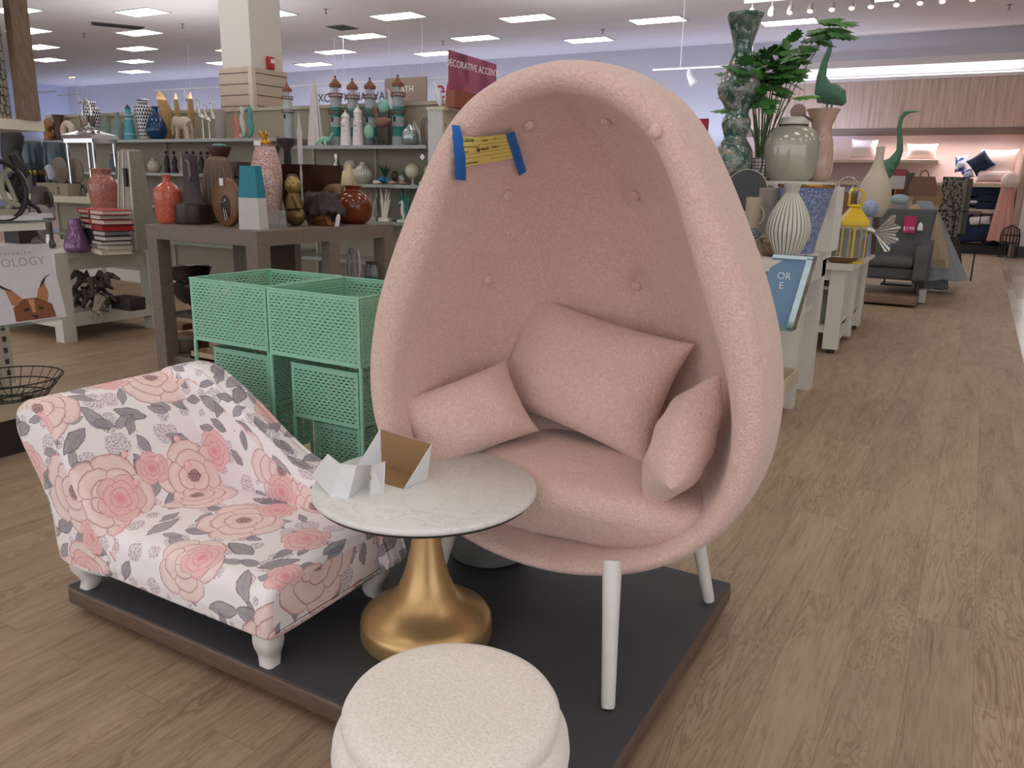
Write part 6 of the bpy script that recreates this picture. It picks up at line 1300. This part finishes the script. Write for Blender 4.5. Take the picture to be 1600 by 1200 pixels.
sb.ob('stem', M('#4a6136', .5), t); lb_.ob('foliage', LEAFM, t, smooth=False); ly.ob('new_leaf', LEAFY, t, smooth=False)
# small things by the egg's edge
pl_ = blob('black_plate', 'black round plate with a pale rim standing behind the beige mug', 'plate', 1158, Yv+.50, ZP, lambda b, m: (b.rings([[(r*m*math.cos(a), y*m, (88+r*math.sin(a))*m) for a in [2*pi*i/36 for i in range(36)]] for r, y in ((31, -2), (32, 0), (30, 3))]), b.box((-8*m, 2*m, 0), (8*m, 6*m, 60*m))), M('#232022', .3))
pr_ = blob('rim', None, None, 1158, Yv+.49, ZP, lambda b, m: b.tube([(32*m*math.cos(a), 0, (88+32*math.sin(a))*m) for a in [2*pi*i/40 for i in range(41)]], 1.0*m, 6), M('#b5afa8', .4))
vase('grey_pillar_candle', 'thick grey pillar candle standing right of the black plate', 'candle', 1195, Yv+.40, ZP, [(17, 0), (17, 94), (15, 96), (1, 96)], M('#8b8380', .7), seg=4)
mg_ = vase('stoneware_mug', 'tall beige stoneware mug next to the grey candle', 'mug', 1172, Yv+.22, ZP, [(10, 0), (12, 40), (13, 84), (11, 84)], M('#a89c8a', .5), kids=())
mh_ = blob('handle', None, None, 1184, Yv+.2, ZP+.16, lambda b, m: b.tube([(8*m*math.cos(a), 0, 18*m+13*m*math.sin(a)) for a in [2*pi*i/20-pi/2 for i in range(11)]], 1.8*m, 8), M('#a89c8a', .5))
blob('price_card', 'white price card clipped above the grey candle', 'price tag', 1197, Yv+.38, ZP+.27, lambda b, m: b.box((-6*m, 0, 0), (6*m, 1*m, 17*m)), TAGW)
blob('spiral_ornament', 'small blue and white spiral disc beside the picture frame', 'ornament', 1177, Yv+.08, ZP+.10, lambda b, m: (b.tube([(r*m*math.cos(r*1.3), 0, 8*m+r*m*math.sin(r*1.3)) for r in [k*.25 for k in range(40)]], 1.3*m, 6)), M('#3b5a86', .4, 0, .4, 60))
vase('bronze_bowl', 'brown-gold glazed bowl behind the blue framed picture', 'bowl', 1208, Yv+.02, ZP, [(16, 0), (22, 8), (25, 26), (22, 34), (15, 36)], M('#6d5f4c', .15, .4, .4, 60))
for c_, p_ in ((pr_, pl_), (mh_, mg_)): c_.location = c_.location-p_.location; c_.parent = p_
# leaning blue framed print
q = [atx(1238, 374, -.86), atx(1222, 470, -.86)]
p = on(1208, n0.y-.06, s0.z); m = mpp(p+Vector((0, 0, .1)))
fr = thing('picture_frame', 'blue sky picture with white lettering in a mirrored frame, half hidden by the chair', 'picture frame', p, math.radians(-6))
FW, FH = 31*m, 104*m
def fbox(b, x0, x1, z0, z1, y0, y1):
    ln = .16
    P_ = lambda x, y, z: (x+z*.14, y+z*ln, z)
    b.add([P_(x0, y0, z0), P_(x1, y0, z0), P_(x1, y1, z0), P_(x0, y1, z0), P_(x0, y0, z1), P_(x1, y0, z1), P_(x1, y1, z1), P_(x0, y1, z1)], [(0,3,2,1),(4,5,6,7),(0,1,5,4),(1,2,6,5),(2,3,7,6),(3,0,4,7)])
b = B(); fbox(b, -FW, FW*.72, 0, FH, .0, .05); b.ob('print', M('#5f86ab', .25, 0, .25, 4), fr, smooth=False)
b = B(); [fbox(b, *q_) for q_ in ((FW*.7, FW, -.01, FH+.01, -.012, .07), (-FW, FW, FH, FH+.02, -.012, .07), (-FW, FW, -.02, 0, -.012, .07))]; b.ob('mirror_border', M('#8f9a98', .08, .9, .2, 20), fr, smooth=False)
for s_, zf in (('OR', .74), ('E', .60)):
    text('lettering', s_, 15*m, M('#dfe9f2', .5), Matrix.Translation((-.02+FH*zf*.14, FH*zf*.16-.003, FH*zf)) @ Matrix.Rotation(pi/2-.16, 4, 'X'), fr, .0006)
# ================================================================ white cabinet with lattice side
KX = -.95; kc = at(1290, 552, 0); KY = kc.y; kt = on(1300, KY, 0)
ky1 = at(1350, 514, 0).y; ktop = aty(1330, 412, KY).z
t = thing('side_cabinet', 'white cabinet with carved lattice side panels beside the aisle', 'cabinet', (-1.62, KY, 0)); w_ = KX+1.62; d_ = ky1-KY
b = B(); b.box((-.04, -.04, ktop-.06), (w_+.05, d_+.05, ktop)); b.ob('tabletop', WPT, t, smooth=False)
for x, y in ((0, 0), (w_-.13, 0), (0, d_-.1), (w_-.13, d_-.1), (w_-.13, d_*.5-.02)): b = B(); b.box((x, y, 0.04), (x+.13, y+.1, ktop-.06)); b.ob('post', WPT, t, smooth=False)
b = B(); b.box((.1, .02, ktop-.16), (w_-.1, .05, ktop-.06)); b.ob('top_rail', WPT, t, smooth=False)
b = B(); b.box((0, .03, .18), (w_-.03, d_-.03, .24)); b.ob('bottom_shelf', WPT, t, smooth=False)
for y0, y1 in ((.1, d_*.5-.02), (d_*.5+.08, d_-.1)):
    b = B(); b.prism([(y0, .1), (y1, .1), (y1, .22), (y1-.1, .24), ((y0+y1)/2, .2), (y0+.1, .24), (y0, .3)], w_-.05, w_-.02, 'x'); b.ob('shaped_skirt', WPT, t, smooth=False)
g = NM('carved_lattice'); v = g.co(); vo = g.vor(v, 28, 'SMOOTH_F1', .8); ln = g.ma('GREATER_THAN', g.ma('ABSOLUTE', g.ma('SINE', g.ma('MULTIPLY', vo.outputs['Distance'], 16))), .62)
LATT = g.done(g.mix(ln, lin('#8f897d'), lin('#d2cec6')), .5)
for y0, y1 in ((.1, d_*.5-.02), (d_*.5+.08, d_-.1)):
    b = B(); b.box((w_-.045, y0, .22), (w_-.03, y1, ktop-.1)); b.ob('lattice_panel', LATT if y0 > .3 else WPT, t, smooth=False)
for c_ in ((.05, .05), (w_-.06, .05), (w_-.06, d_-.06)): b = B(); b.lathe([(.03, 0), (.03, .04)], 12, c=c_); b.ob('caster', BLK, t)
KI = KY+.28
blob('maroon_box', 'maroon box with small pale lettering inside the white cabinet', 'box', 1283, KI, .60, lambda b, m: b.box((-20*m, 0, -0*m), (14*m, 10*m, 20*m)), M('#55222a', .5))
parts('compass_box', 'white canister box with a black geometric emblem inside the cabinet', 'box', 1270, KI-.1, .24, (('carton', lambda b, m: b.rbox((-14*m, 0, 0), (11*m, 14*m, 60*m), .01), M('#c2bdb2', .5)), ('emblem', lambda b, m: [b.rings([[((-1.5+r*math.cos(a+da))*m, y*m, (46+r*math.sin(a+da))*m) for r, da in ((6, -.25), (8.5, 0), (6, .25))] for y in (-.3, .0)]) for a in [i*pi/4 for i in range(8)]]+[b.ell((-1.5*m, -.1*m, 46*m), (2*m, .3*m, 2*m), 10, 6)], BLK)))
vase('glass_jar', 'clear grey glass jar beside the emblem box', 'jar', 1285, KI-.05, .24, [(7, 0), (8, 4), (8, 30), (5, 40), (5, 50)], MA('#9ba09a', .6))
b = B(); b.box((0, 0, 0), (.6, .5, .03)); b.ob('cabinet_shelf_board', WPT, None, (-1.6, KY+.12, .56), smooth=False, label='white shelf board inside the cabinet under the maroon box', cat='shelf')
# yellow lantern
p = on(1326, KY+.12, ktop); m = mpp(p+Vector((0, 0, .15))); t = thing('yellow_lantern', 'bright yellow metal lantern with glass panes and a ring handle', 'lantern', p, math.radians(18)); YEL = M('#d8b414', .35)
b = B()
hx = 18*m; H1 = 58*m
b.box((-hx, -hx, 0), (hx, hx, 3*m))
for sx in (-1, 1):
    for sy in (-1, 1): b.box((sx*hx-(1.6*m if sx > 0 else 0), sy*hx-(1.6*m if sy > 0 else 0), 0), (sx*hx+(1.6*m if sx < 0 else 0), sy*hx+(1.6*m if sy < 0 else 0), H1))
b.box((-hx, -hx, H1-3*m), (hx, hx, H1)); b.box((-1.5*m, -hx, 0), (1.5*m, -hx+1.5*m, H1)); b.box((-1.5*m, hx-1.5*m, 0), (1.5*m, hx, H1)); b.ob('frame', YEL, t, smooth=False)
b = B(); b.rings([[(sx*r*m, sy*r*m, z*m) for sx, sy in ((1, 1), (-1, 1), (-1, -1), (1, -1))] for r, z in ((20, 58), (19.5, 64), (8, 82), (7, 84))]); b.lathe([(8*m, 84*m), (10*m, 86*m), (7*m, 89*m)], 16); b.ob('roof', YEL, t, smooth=False)
b = B(); b.tube([(-10*m, 0, 86*m), (-10*m, 0, 102*m)]+[(10*m*math.cos(a), 0, 103*m+9*m*math.sin(a)) for a in [pi-pi*i/12 for i in range(13)]]+[(10*m, 0, 102*m), (10*m, 0, 86*m)], 1.6*m, 8); b.ob('handle', YEL, t)
b = B(); [b.box(*q_) for q_ in (((-hx+2*m, -hx+.6*m, 3*m), (hx-2*m, -hx+.9*m, H1-3*m)), ((-hx+.6*m, -hx+2*m, 3*m), (-hx+.9*m, hx-2*m, H1-3*m)), ((hx-.9*m, -hx+2*m, 3*m), (hx-.6*m, hx-2*m, H1-3*m)))]; b.ob('glass_pane', MA('#9aa39c', .18), t, smooth=False)
parts('oval_dish', 'small oval gold-edged dish with blue-white glaze in front of the yellow lantern', 'dish', 1312, KY+.02, ktop, (('bowl', lambda b, m: b.lathe([(12*m, 0), (24*m, 5*m), (29*m, 9*m), (26*m, 9*m), (14*m, 4*m)], 32, sy=.5), M('#8a6c47', .3, .4)), ('glaze', lambda b, m: b.lathe([(1*m, 7*m), (18*m, 8*m), (24*m, 9.2*m)], 28, sy=.45), M('#b7c3d6', .2, 0, .3, 60))))
# silver fish
p = on(1330, KY+.75, ktop); m = mpp(p+Vector((0, 0, .2))); t = thing('silver_fish', 'large crinkled silver fish sculpture with a fanned tail behind the lantern', 'fish sculpture', p)
b = B(); b.tube(S([(-58, 0, 46), (-40, 0, 50), (-10, 0, 52), (14, 0, 46), (30, 0, 40)], m), [6*m, 19*m, 22*m, 14*m, 6*m], 20, flat=.6); b.ob('body', SILV, t)
b = B(); n = 22; R1 = []; R0 = []
for i in range(n+1):
    a = -1.0+1.9*i/n; z = 2.2*(i % 2)*m; r = (34+4*math.sin(i))*m
    R0.append((28*m, z*.3, 40*m)); R1.append((28*m+r*math.cos(a), z, 40*m+r*math.sin(a)))
b.add(R0+R1+[(x, y+1.2*m, z) for x, y, z in R0+R1], [(i, i+1, n+2+i, n+1+i) for i in range(n)]+[(2*(n+1)+i+1, 2*(n+1)+i, 3*(n+1)+i, 3*(n+1)+i+1) for i in range(n)]+[(n+1+i, n+2+i, 3*(n+1)+i+1, 3*(n+1)+i) for i in range(n)]); b.ob('tail', SILV, t, smooth=False)
b = B(); b.box((-40*m, -10*m, 0), (20*m, 10*m, 30*m)); b.ob('stand', M('#5f5a55', .6), t, smooth=False)
blob('porcelain_ball', 'blue and white porcelain ball behind the yellow lantern', 'decorative ball', 1350, KY+1.0, ktop, lambda b, m: (b.ell((0, 0, 72*m), 13*m, 18, 12), b.lathe([(9*m, 0), (6*m, 60*m)], 12)), M('#8d97b5', .2, 0, .4, 30))
# tall crates and pale bottle vase behind the cabinet
p = on(1335, KY+1.25, ktop); m = mpp(p+Vector((0, 0, .3)))
b = B(); b.box((-40*m, 0, 0), (30*m, 30*m, .36)); b.ob('wooden_crate', M('#4b3a2c', .6, 0, .25, 12), None, p, smooth=False, label='dark wooden crate stacked under the pale bottle vase', cat='crate'); zc_ = ktop+.36
blob('wood_block_box', 'light brown wooden box behind the silver leaf bowl', 'box', 1318, KY+1.4, zc_, lambda b, m: b.box((-18*m, 0, 0), (14*m, 20*m, 34*m)), M('#7c5c41', .6, 0, .2, 15))
vase('pale_bottle_vase', 'matte cream bottle vase with a long narrow neck on the dark crate', 'vase', 1362, KY+1.35, zc_, [(14, 0), (22, 14), (24, 34), (20, 54), (12, 70), (7, 84), (6, 100), (6.5, 106), (5, 106)], M('#bdb3a0', .6, 0, .05, 8), seg=32)
def spiky(b, m):
    R_ = random.Random(2)
    for k in range(60): a = R_.uniform(0, 6.28); e_ = R_.uniform(.1, .9); b.tube(S([(10*math.cos(a)*.6, 8*math.sin(a), 4), (22*math.cos(a)*R_.uniform(.6, 1.1), 10*math.sin(a), 8+18*e_), (26*math.cos(a)*R_.uniform(.6, 1.1), 12*math.sin(a), 10+24*e_)], m), [2.2*m, 2*m, .5*m], 5)
    b.tube(S([(14*math.cos(a), 0, 26+14*math.sin(a)) for a in [pi*i/12 for i in range(13)]], m), 1.2*m, 6)
blob('silver_leaf_bowl', 'spiky silver leaf bowl with a hoop handle behind the brown box', 'bowl', 1322, KY+1.7, zc_+.12, spiky, SILV)
blob('silver_bowl_stand', 'dark stand below the spiky silver leaf bowl', 'stand', 1322, KY+1.72, ktop, lambda b, m: b.box((-14*m, -8*m, 0), (14*m, 8*m, .49)), M('#3e352d', .6))
# verdigris cranes
VER = M('#45705a', .5, .2, .3, 25)
def bigcrane(px_, Y, z0, H, label, flip=1, P_=None, Rd=None):
    p = on(px_, Y, z0); m = mpp(p+Vector((0, 0, .6))); t = thing('crane_sculpture', label, 'crane sculpture', p, 0, 'verdigris metal cranes')
    b = B(); b.tube(S([(x*flip, 0, z) for x, z in P_], m), [r*m for r in Rd], 14); b.ob('body_and_neck', VER, t)
    b = B(); fz = P_[0][1]; fx = P_[0][0]*flip
    R_ = random.Random(1)
    for k in range(34): u, w_ = R_.uniform(-16, 10), R_.uniform(-12, 10); b.ell(((P_[2][0]*flip+u)*m, -10*m+abs(w_)*.25*m, (P_[2][1]+w_)*m), (4.5*m, 1.6*m, 3*m), 8, 5)
    b.ob('feathers', VER, t)
    for s_ in (-3, 4): b = B(); b.tube(S([(P_[2][0]*flip+s_, 0, P_[2][1]-8), (P_[2][0]*flip+s_, 0, 0)], m), 1.5*m, 6); b.ob('leg', VER, t)
    b = B(); hx_, hz_ = P_[-1]; b.tube(S([(hx_*flip, 0, hz_), ((hx_-14*(1 if P_[-1][0] < P_[-2][0] else -1))*flip, 0, hz_+1)], m), [2*m, .5*m], 6); b.ob('beak', VER, t)
    return t
bigcrane(1282, Yv+1.55, ZQ, 200, 'green verdigris crane sculpture rising behind the blush vase', 1, [(22, 118), (14, 128), (0, 134), (-12, 142), (-16, 160), (-14, 180), (-9, 196), (-8, 206), (-12, 212), (-17, 211)], [4, 13, 17, 14, 7, 5, 4, 3.6, 4, 2.5])
b = B(); b.box((0, 0, 0), (.5, .5, .03)); o = b.ob('rear_shelf_board', WPT, None, (-1.75, Yv+1.52, zq), smooth=False, label='white rear board under the nearer green crane', cat='shelf'); b = B(); b.box((.2, .2, -zq), (.26, .26, 0)); b.ob('support_post', WPT, o, smooth=False)
bigcrane(1372, KY+1.9, ktop, 170, 'green verdigris crane sculpture behind the pale bottle vase, head raised right', 1, [(-10, 70), (-12, 100), (-4, 128), (6, 136), (12, 152), (10, 170), (7, 186), (8, 200), (13, 207), (18, 208)], [4, 11, 14, 9, 5, 4, 3, 3, 3.6, 2])
b = B(); b.box((-.45, 0, 0), (-.08, .75, ktop)); b.ob('rear_plinth', M('#8b8378', .6), None, on(1345, KY+1.6, 0), smooth=False, label='grey plinth behind the white cabinet carrying crate and crane', cat='plinth')
# ================================================================ armchair and throws
AYY = at(1420, 479, 0).y
AC = thing('armchair', 'charcoal upholstered armchair with a magenta sale tag on its back', 'armchair', (-1.35, AYY, .14))
mA = mpp((-1, AYY, .7)); CH = NM('charcoal_fabric'); v = CH.co(); n_ = CH.noise(v, 60, 3); CH.bump(n_, .2, .003); CHM = CH.done(CH.mix(n_, lin('#4a4b4d'), lin('#565759')), .9)
aw = on(1455, AYY, .8).x+1.35
b = B(); b.rbox((.0, .05, .18), (aw-.1, .75, .34), .04); b.ob('seat_base', CHM, AC)
b = B(); b.rbox((.02, .0, .34), (aw-.16, .68, .46), .05, 4); b.ob('seat_cushion', CHM, AC)
b = B(); P_ = [(0, .60, .34), (aw-.1, .60, .34), (aw-.08, .78, .34), (0, .78, .34)]; T_ = [(-.0, .80, 1.06), (aw-.02, .80, 1.06), (aw-.02, .92, 1.06), (0, .92, 1.06)]
b.rings([P_, [tuple(P_[i][k]*.5+T_[i][k]*.5+(0 if k != 1 else .0) for k in range(3)) for i in range(4)], T_]); o = b.ob('backrest', CHM, AC); mo = o.modifiers.new('b', 'BEVEL'); mo.width = .03; mo.segments = 3
b = B(); b.prism(smoothcurve([(.0, .16), (-.02, .4), (.02, .56), (.12, .62), (.5, .60), (.78, .66), (.8, .3), (.78, .16)], 4), aw-.16, aw-.0, 'x'); o = fixn(b.ob('armrest', CHM, AC)); mo = o.modifiers.new('b', 'BEVEL'); mo.width = .03; mo.segments = 3; mo.limit_method = 'ANGLE'
b = B(); b.prism(smoothcurve([(.0, .16), (-.02, .4), (.02, .56), (.12, .62), (.5, .60), (.78, .66), (.8, .3), (.78, .16)], 4), -.14, .02, 'x'); fixn(b.ob('armrest', CHM, AC))
for x, y, s_ in ((.02, .08, -1), (aw-.1, .08, 1), (.02, .7, -1), (aw-.1, .7, 1)): b = B(); b.tube([(x, y, .2), (x+.02*s_, y-.03, 0)], [.035, .02], 8); b.ob('leg', M('#2b2523', .5), AC)
stg = thing('sale_tag', 'magenta sale tag with white price lettering pinned to the armchair back', 'tag', on(1421, AYY+.66, 1.0)); p = stg.location; m = mpp(p)
b = B(); b.box((-8*m, -.02, -12*m), (9*m, 0, 13*m)); b.ob('card', M('#b01c5c', .5), stg, smooth=False); text('price_lettering', '$199', 8*m, M('#efdde6', .5), face_y((0, -.023, -6*m)), stg, .001)
blob('white_swing_tag', 'small white swing tag beside the magenta sale tag', 'tag', 1437, AYY+.68, .93, lambda b, m: b.rings([S([(-4, 0, 0), (4, 0, 0), (3, 0, 10), (0, 0, 13), (-3, 0, 10)], m), S([(-4, 1, 0), (4, 1, 0), (3, 1, 10), (0, 1, 13), (-3, 1, 10)], m)]), TAGW)
b = B(); b.rbox((-1.65, AYY-.15, .03), (-.55, AYY+1.0, .14), .01); b.ob('armchair_platform', [laminate('#6d5747', '#80695a')], None, (0, 0, 0), label='low brown platform under the charcoal armchair', cat='display platform')
blob('white_bin', 'low white box on the floor to the right of the armchair', 'box', 1434, AYY+.35, 0, lambda b, m: b.box((-4*m, 0, 2*m), (9*m, 20*m, 22*m)), M('#c4c0bc', .5))
def drape(px_, Y, ztop, zbot, wt, wb, label, col, folds=7, name='throw_blanket', group='throws hanging on the rack', skew=0, fringe=None, dp=.16):
    p = on(px_, Y, zbot); m = mpp(p+Vector((0, 0, .3))); H = ztop-zbot; R_ = []; n = 56
    for k in range(13):
        q = k/12; z = H*(1-q); w_ = (wt+(wb-wt)*q**.8)*m; ring = []
        for i in range(n):
            a = 2*pi*i/n; f = 1+.16*q*math.sin(folds*a+px_)+.05*math.sin(2.3*folds*a); ring.append((w_*math.cos(a)*f+skew*m*q, w_*dp/.16*.45*math.sin(a)*f, z-(.03 if k == 12 else 0)*abs(math.sin(3*a))))
        R_.append(ring)
    t = thing(name, label, 'throw blanket', p, 0, group)
    b = B(); b.rings(R_); b.ob('cloth', M(col, .9, 0, .12, 40, .2), t, angle=80)
    if fringe:
        b = B(); [b.tube([(wb*m*math.cos(a)+skew*m, wb*m*.45*math.sin(a), .0), (wb*m*math.cos(a)*1.04+skew*m, wb*m*.47*math.sin(a), -.12)], .008, 4) for a in [2*pi*i/40 for i in range(40)]]; b.ob('fringe', M(fringe, .9), t)
    return t
RY = AYY+1.5
drape(1428, RY+.3, 1.30, .22, 10, 46, 'long pale grey-blue throw hanging furthest down towards the aisle', '#8d9296', 8, skew=22)
drape(1420, RY, 1.25, .62, 4, 34, 'beige throw draped to a point right behind the armchair', '#b39a7c', 5, fringe='#b3a488')
drape(1447, RY-.1, 1.12, .52, 8, 17, 'cream fringed throw hanging beside the armchair arm', '#a8967c', 6, skew=14, fringe='#b5a88e')
drape(1398, RY+.5, 1.28, .6, 6, 26, 'light grey throw on the left of the rack', '#8b8c90', 6); drape(1385, RY+.2, 1.15, .5, 5, 14, 'white throw beside the pale bottle vase', '#b8b4ae', 5)
drape(1452, RY+.5, .8, .06, 14, 22, 'bluish grey throw touching the floor behind the armchair', '#777c7f', 7)
drape(1480, RY+1.6, .75, .12, 8, 14, 'dark brown throw low on the rack end', '#3a3431', 6, skew=6)
blob('rack_frame', 'dark metal rack frame carrying the throws', 'rack', 1430, RY+.9, 0, lambda b, m: (b.box((-50*m, -3*m, 0), (45*m, 30*m, 3*m)), b.tube(S([(-45, 0, 0), (-45, 0, 118), (40, 0, 118), (40, 0, 0)], m), 1.5*m, 6)), BLK)
blob('folded_blanket', 'folded pale blue blanket on top of the throws', 'blanket', 1405, RY+.1, 1.28, lambda b, m: b.ell((0, 0, 4*m), (14*m, 8*m, 8*m), 18, 10), M('#9fb0b4', .9))
for x, z_, c, lb in ((1440, 1.36, '#6f5440', 'brown woven shopping bag with handles above the throws'), (1448, 1.24, '#87674a', 'tan tote bag slumped under the brown bag')):
    parts('tote_bag', lb, 'bag', x, RY+.6, z_, (('body', lambda b, m: b.rings([[(sx*r*m, sy*r*.4*m, z*m) for sx, sy in ((1, 1), (-1, 1), (-1, -1), (1, -1))] for r, z in ((20, 0), (20, 14), (15, 30))]), M(c, .8, 0, .2, 40)), ('handle', lambda b, m: b.tube([(6*m*math.cos(a), -5*m, 30*m+9*m*math.sin(a)) for a in [pi*i/10 for i in range(11)]], 1*m, 5), M(c, .8))))
for x, w_, z0, z1, c, lb in ((1392, 7, 1.3, 1.75, '#5a2a20', 'rust red rug hanging at the left of the rug row'), (1405, 8, 1.3, 1.75, '#8a5228', 'burnt orange rug hanging beside the rust red one'), (1418, 6, 1.35, 1.72, '#75706f', 'patterned grey rug behind the brown bag')):
    blob('hanging_rug', lb, 'rug', x, RY+2.2, z0, lambda b, m: b.rings([[((i-8)*w_/8*m, (2*math.sin(i*1.3)+s_*1.5)*m, z) for i in range(17)]+[((8-i)*w_/8*m, (2*math.sin((16-i)*1.3)+1.5)*m, z) for i in range(17)] for s_ in (0,) for z in (0, z1-z0)]), M(c, .9, 0, .3, 30), 'rugs on the hanging rack')
blob('patterned_rug', 'charcoal and cream damask rug hanging in front of the rug row', 'rug', 1475, RY+2.44, .55, lambda b, m: b.rings([[((i-8)*1.9*m, (2.2*math.sin(i*1.1))*m, z) for i in range(17)]+[((8-i)*1.9*m, (2.2*math.sin((16-i)*1.1)+3)*m, z) for i in range(17)] for z in (0, .5, 1.12)]), M('#2d2c2b', .9, 0, .1, 20, 0, ('#8a8578', 26, .1)), 'rugs on the hanging rack')
for x, c, lb in ((1489, '#6d6a60', 'olive grey rug folded over the rack, left of the grey pair'), (1496, '#8a857b', 'pale grey rug in the middle of the grey pair'), (1503, '#5d5a54', 'dark grey rug at the right end of the rack')):
    blob('hanging_rug', lb, 'rug', x, RY+2.6, .75, lambda b, m: b.rbox((-4*m, -3*m, 0), (4*m, 14*m, .9), .02), M(c, .9, 0, .2, 40), 'rugs on the hanging rack')
blob('rug_rack', 'dark rail the hanging rugs are clipped to', 'rack', 1450, RY+2.5, 0, lambda b, m: b.tube(S([(-62, 0, 0), (-62, 0, 103), (58, 0, 103), (58, 0, 0)], m), 1.3*m, 6), BLK)
# sign on a stand
parts('price_sign', 'grey card sign with a dark red header on a thin stand among the rugs', 'sign', 1397, RY+1.0, 1.3, (('stem', lambda b, m: b.tube(S([(0, 0, -60), (0, 0, 20)], m), .8*m, 6), M('#b39a62', .5)), ('card', lambda b, m: b.box((-12*m, -.8*m, 16*m), (12*m, 0, 36*m)), M('#b7b3b3', .6)), ('header', lambda b, m: b.box((-12*m, -1*m, 36*m), (12*m, .2*m, 46*m)), M('#8b2c3a', .5))))
# ================================================================ bedding bay on the back wall
BY = WALLY-.75
t = thing('bedding_shelves', 'tan wall shelving bay stacked with pillows and towels on the back wall', 'shelf unit', (-4.6, BY, 0)); zr = lambda y: aty(1530, y, BY).z
for z in (zr(286), zr(327)): b = B(); b.box((.0, 0, z-.09), (5.15, .9, z)); b.ob('shelf_board', M('#c0ae9c', .6), t, smooth=False)
zu = aty(1440, 250, BY).z; b = B(); b.box((0, .0, zu-.07), (aty(1466, 250, BY).x+4.6, .9, zu)); b.ob('shelf_board', M('#c0ae9c', .6), t, smooth=False)
b = B(); b.box((0, -.05, 0), (5.2, .9, .2)); b.ob('base', M('#231f25', .7), t, smooth=False)
SZ1, SZ2, SZ3 = zr(286), zr(327), .2
PNK = M('#e3cfcb', .9, 0, .05, 10); PNK2 = M('#d8aa9f', .9, 0, .08, 10); NVY = M('#1b2745', .9, 0, .2, 20); WHT = M('#dcd5d6', .9, 0, .05, 10)
def pl(x, y, w, h, t_, mat, label, rot=0, Y=BY+.3, cat='pillow'):
    p = aty(x, y, Y); m = mpp(p); u = Vector((math.cos(rot), 0, math.sin(rot))); v_ = Vector((-math.sin(rot), .2, math.cos(rot)))
    return pillow('throw_pillow', p, u, v_, w*m, h*m, t_*m, mat, label, cat, 'pillows in the bedding bay', wr=.01, n=14)
pl(1559, 258, 52, 50, 20, PNK, 'big white-pink fluffy pillow on the top bedding shelf, right end'); pl(1552, 276, 48, 18, 18, PNK, 'pale bolster pillow lying in front of the big fluffy pillow', Y=BY+.1)
pl(1532, 255, 30, 30, 12, NVY, 'navy square pillow tilted onto its corner', math.radians(38), Y=BY+.15); pl(1502, 256, 18, 26, 10, M('#c9cfe0', .9, 0, .1, 10, 0, ('#2f4f8f', 6, .2)), 'blue and white striped pillow on the top shelf', .1); pl(1512, 272, 16, 16, 10, M('#c9cfe0', .9, 0, .1, 10, 0, ('#2f4f8f', 8, .2)), 'small round blue and white pillow in front of the striped one', .4, Y=BY+.1)
pl(1440, 237, 44, 24, 12, PNK, 'wide pale pink pillow above the brown bag'); pl(1350, 232, 40, 30, 12, PNK, 'pale pillow showing left of the second green crane')
b = B(); p = aty(1579, 282, BY-.25); m = mpp(p); b.ell((0, 0, 0), (13*m, 11*m, 13*m), 24, 16); b.ob('round_pouf', PNK, None, p, label='round pale pink ball cushion slipping off the shelf end', cat='cushion')
for k, (x, y0, w, h, c, lb) in enumerate(((1540, 325, 30, 34, NVY, 'tall stack of navy towels on the middle shelf'), (1513, 326, 16, 22, WHT, 'white and pink folded towels left of the navy stack'), (1497, 326, 12, 12, WHT, 'low pale towel pile at the left of the middle shelf'))):
    p = aty(x, y0, BY+.15); m = mpp(p); t2 = thing('towel_stack', lb, 'towels', (p.x, p.y, SZ2))
    for j in range(3): b = B(); b.rbox((-w*m, -.0, j*h*m/3), (w*.7*m, .45, (j+.96)*h*m/3), .03); b.ob('folded_towel', c, t2)
for x, y, w, h, c, lb in ((1505, 352, 26, 34, NVY, 'dark navy cushion heaped at the left of the floor shelf'), (1525, 365, 60, 28, NVY, 'wide navy blanket heap on the bottom shelf'), (1555, 372, 40, 24, M('#161d33', .9), 'dark blue quilt at the bottom right'), (1530, 345, 34, 14, WHT, 'white folded edge on top of the navy heap')):
    pl(x, y, w, h, 16, c, lb, .1, BY+.1)
drape(1561, BY-.15, zr(288), .35, 8, 15, 'salmon pink knitted throw hanging from the bedding shelf end', '#d49c90', 9, group='pink throws')
p = aty(1573, 378, BY-.7); m = mpp(p)
def cage(b, m):
    for k in range(8):
        a = pi*k/8; b.tube([(13*math.cos(a)*c*m, 13*math.sin(a)*c*m, z*m) for c, z in ((1, 0), (1, 34), (.8, 44), (.0, 50), (-.8, 44), (-1, 34), (-1, 0))], .6*m, 5)
    for z in (0, 22, 34): b.tube([(13*m*math.cos(2*pi*i/24), 13*m*math.sin(2*pi*i/24), z*m) for i in range(25)], .7*m, 5)
blob('wire_cage', 'black domed wire birdcage stand on the floor at the end of the bedding bay', 'birdcage', 1573, BY-.7, 0, cage, BLK)
b = B(); b.box((-.2, 0, 0), (.16, .03, .42)); b.ob('red_pennant', M('#8d1f3a', .6, 0, .3, 8), None, aty(1087, 232, 12), label='dark red floral sign corner peeking out behind the egg chair', cat='sign')
q_ = aty(1087, 232, 12); b = B(); b.tube([(0, 0, 0), (0, 0, q_.z)], .02, 8); b.lathe([(.2, 0), (.2, .02)], 20); b.ob('sign_post', M('#b9b3ac', .5), None, (q_.x, q_.y+.05, 0), label='thin post holding the dark red sign behind the egg chair', cat='post')
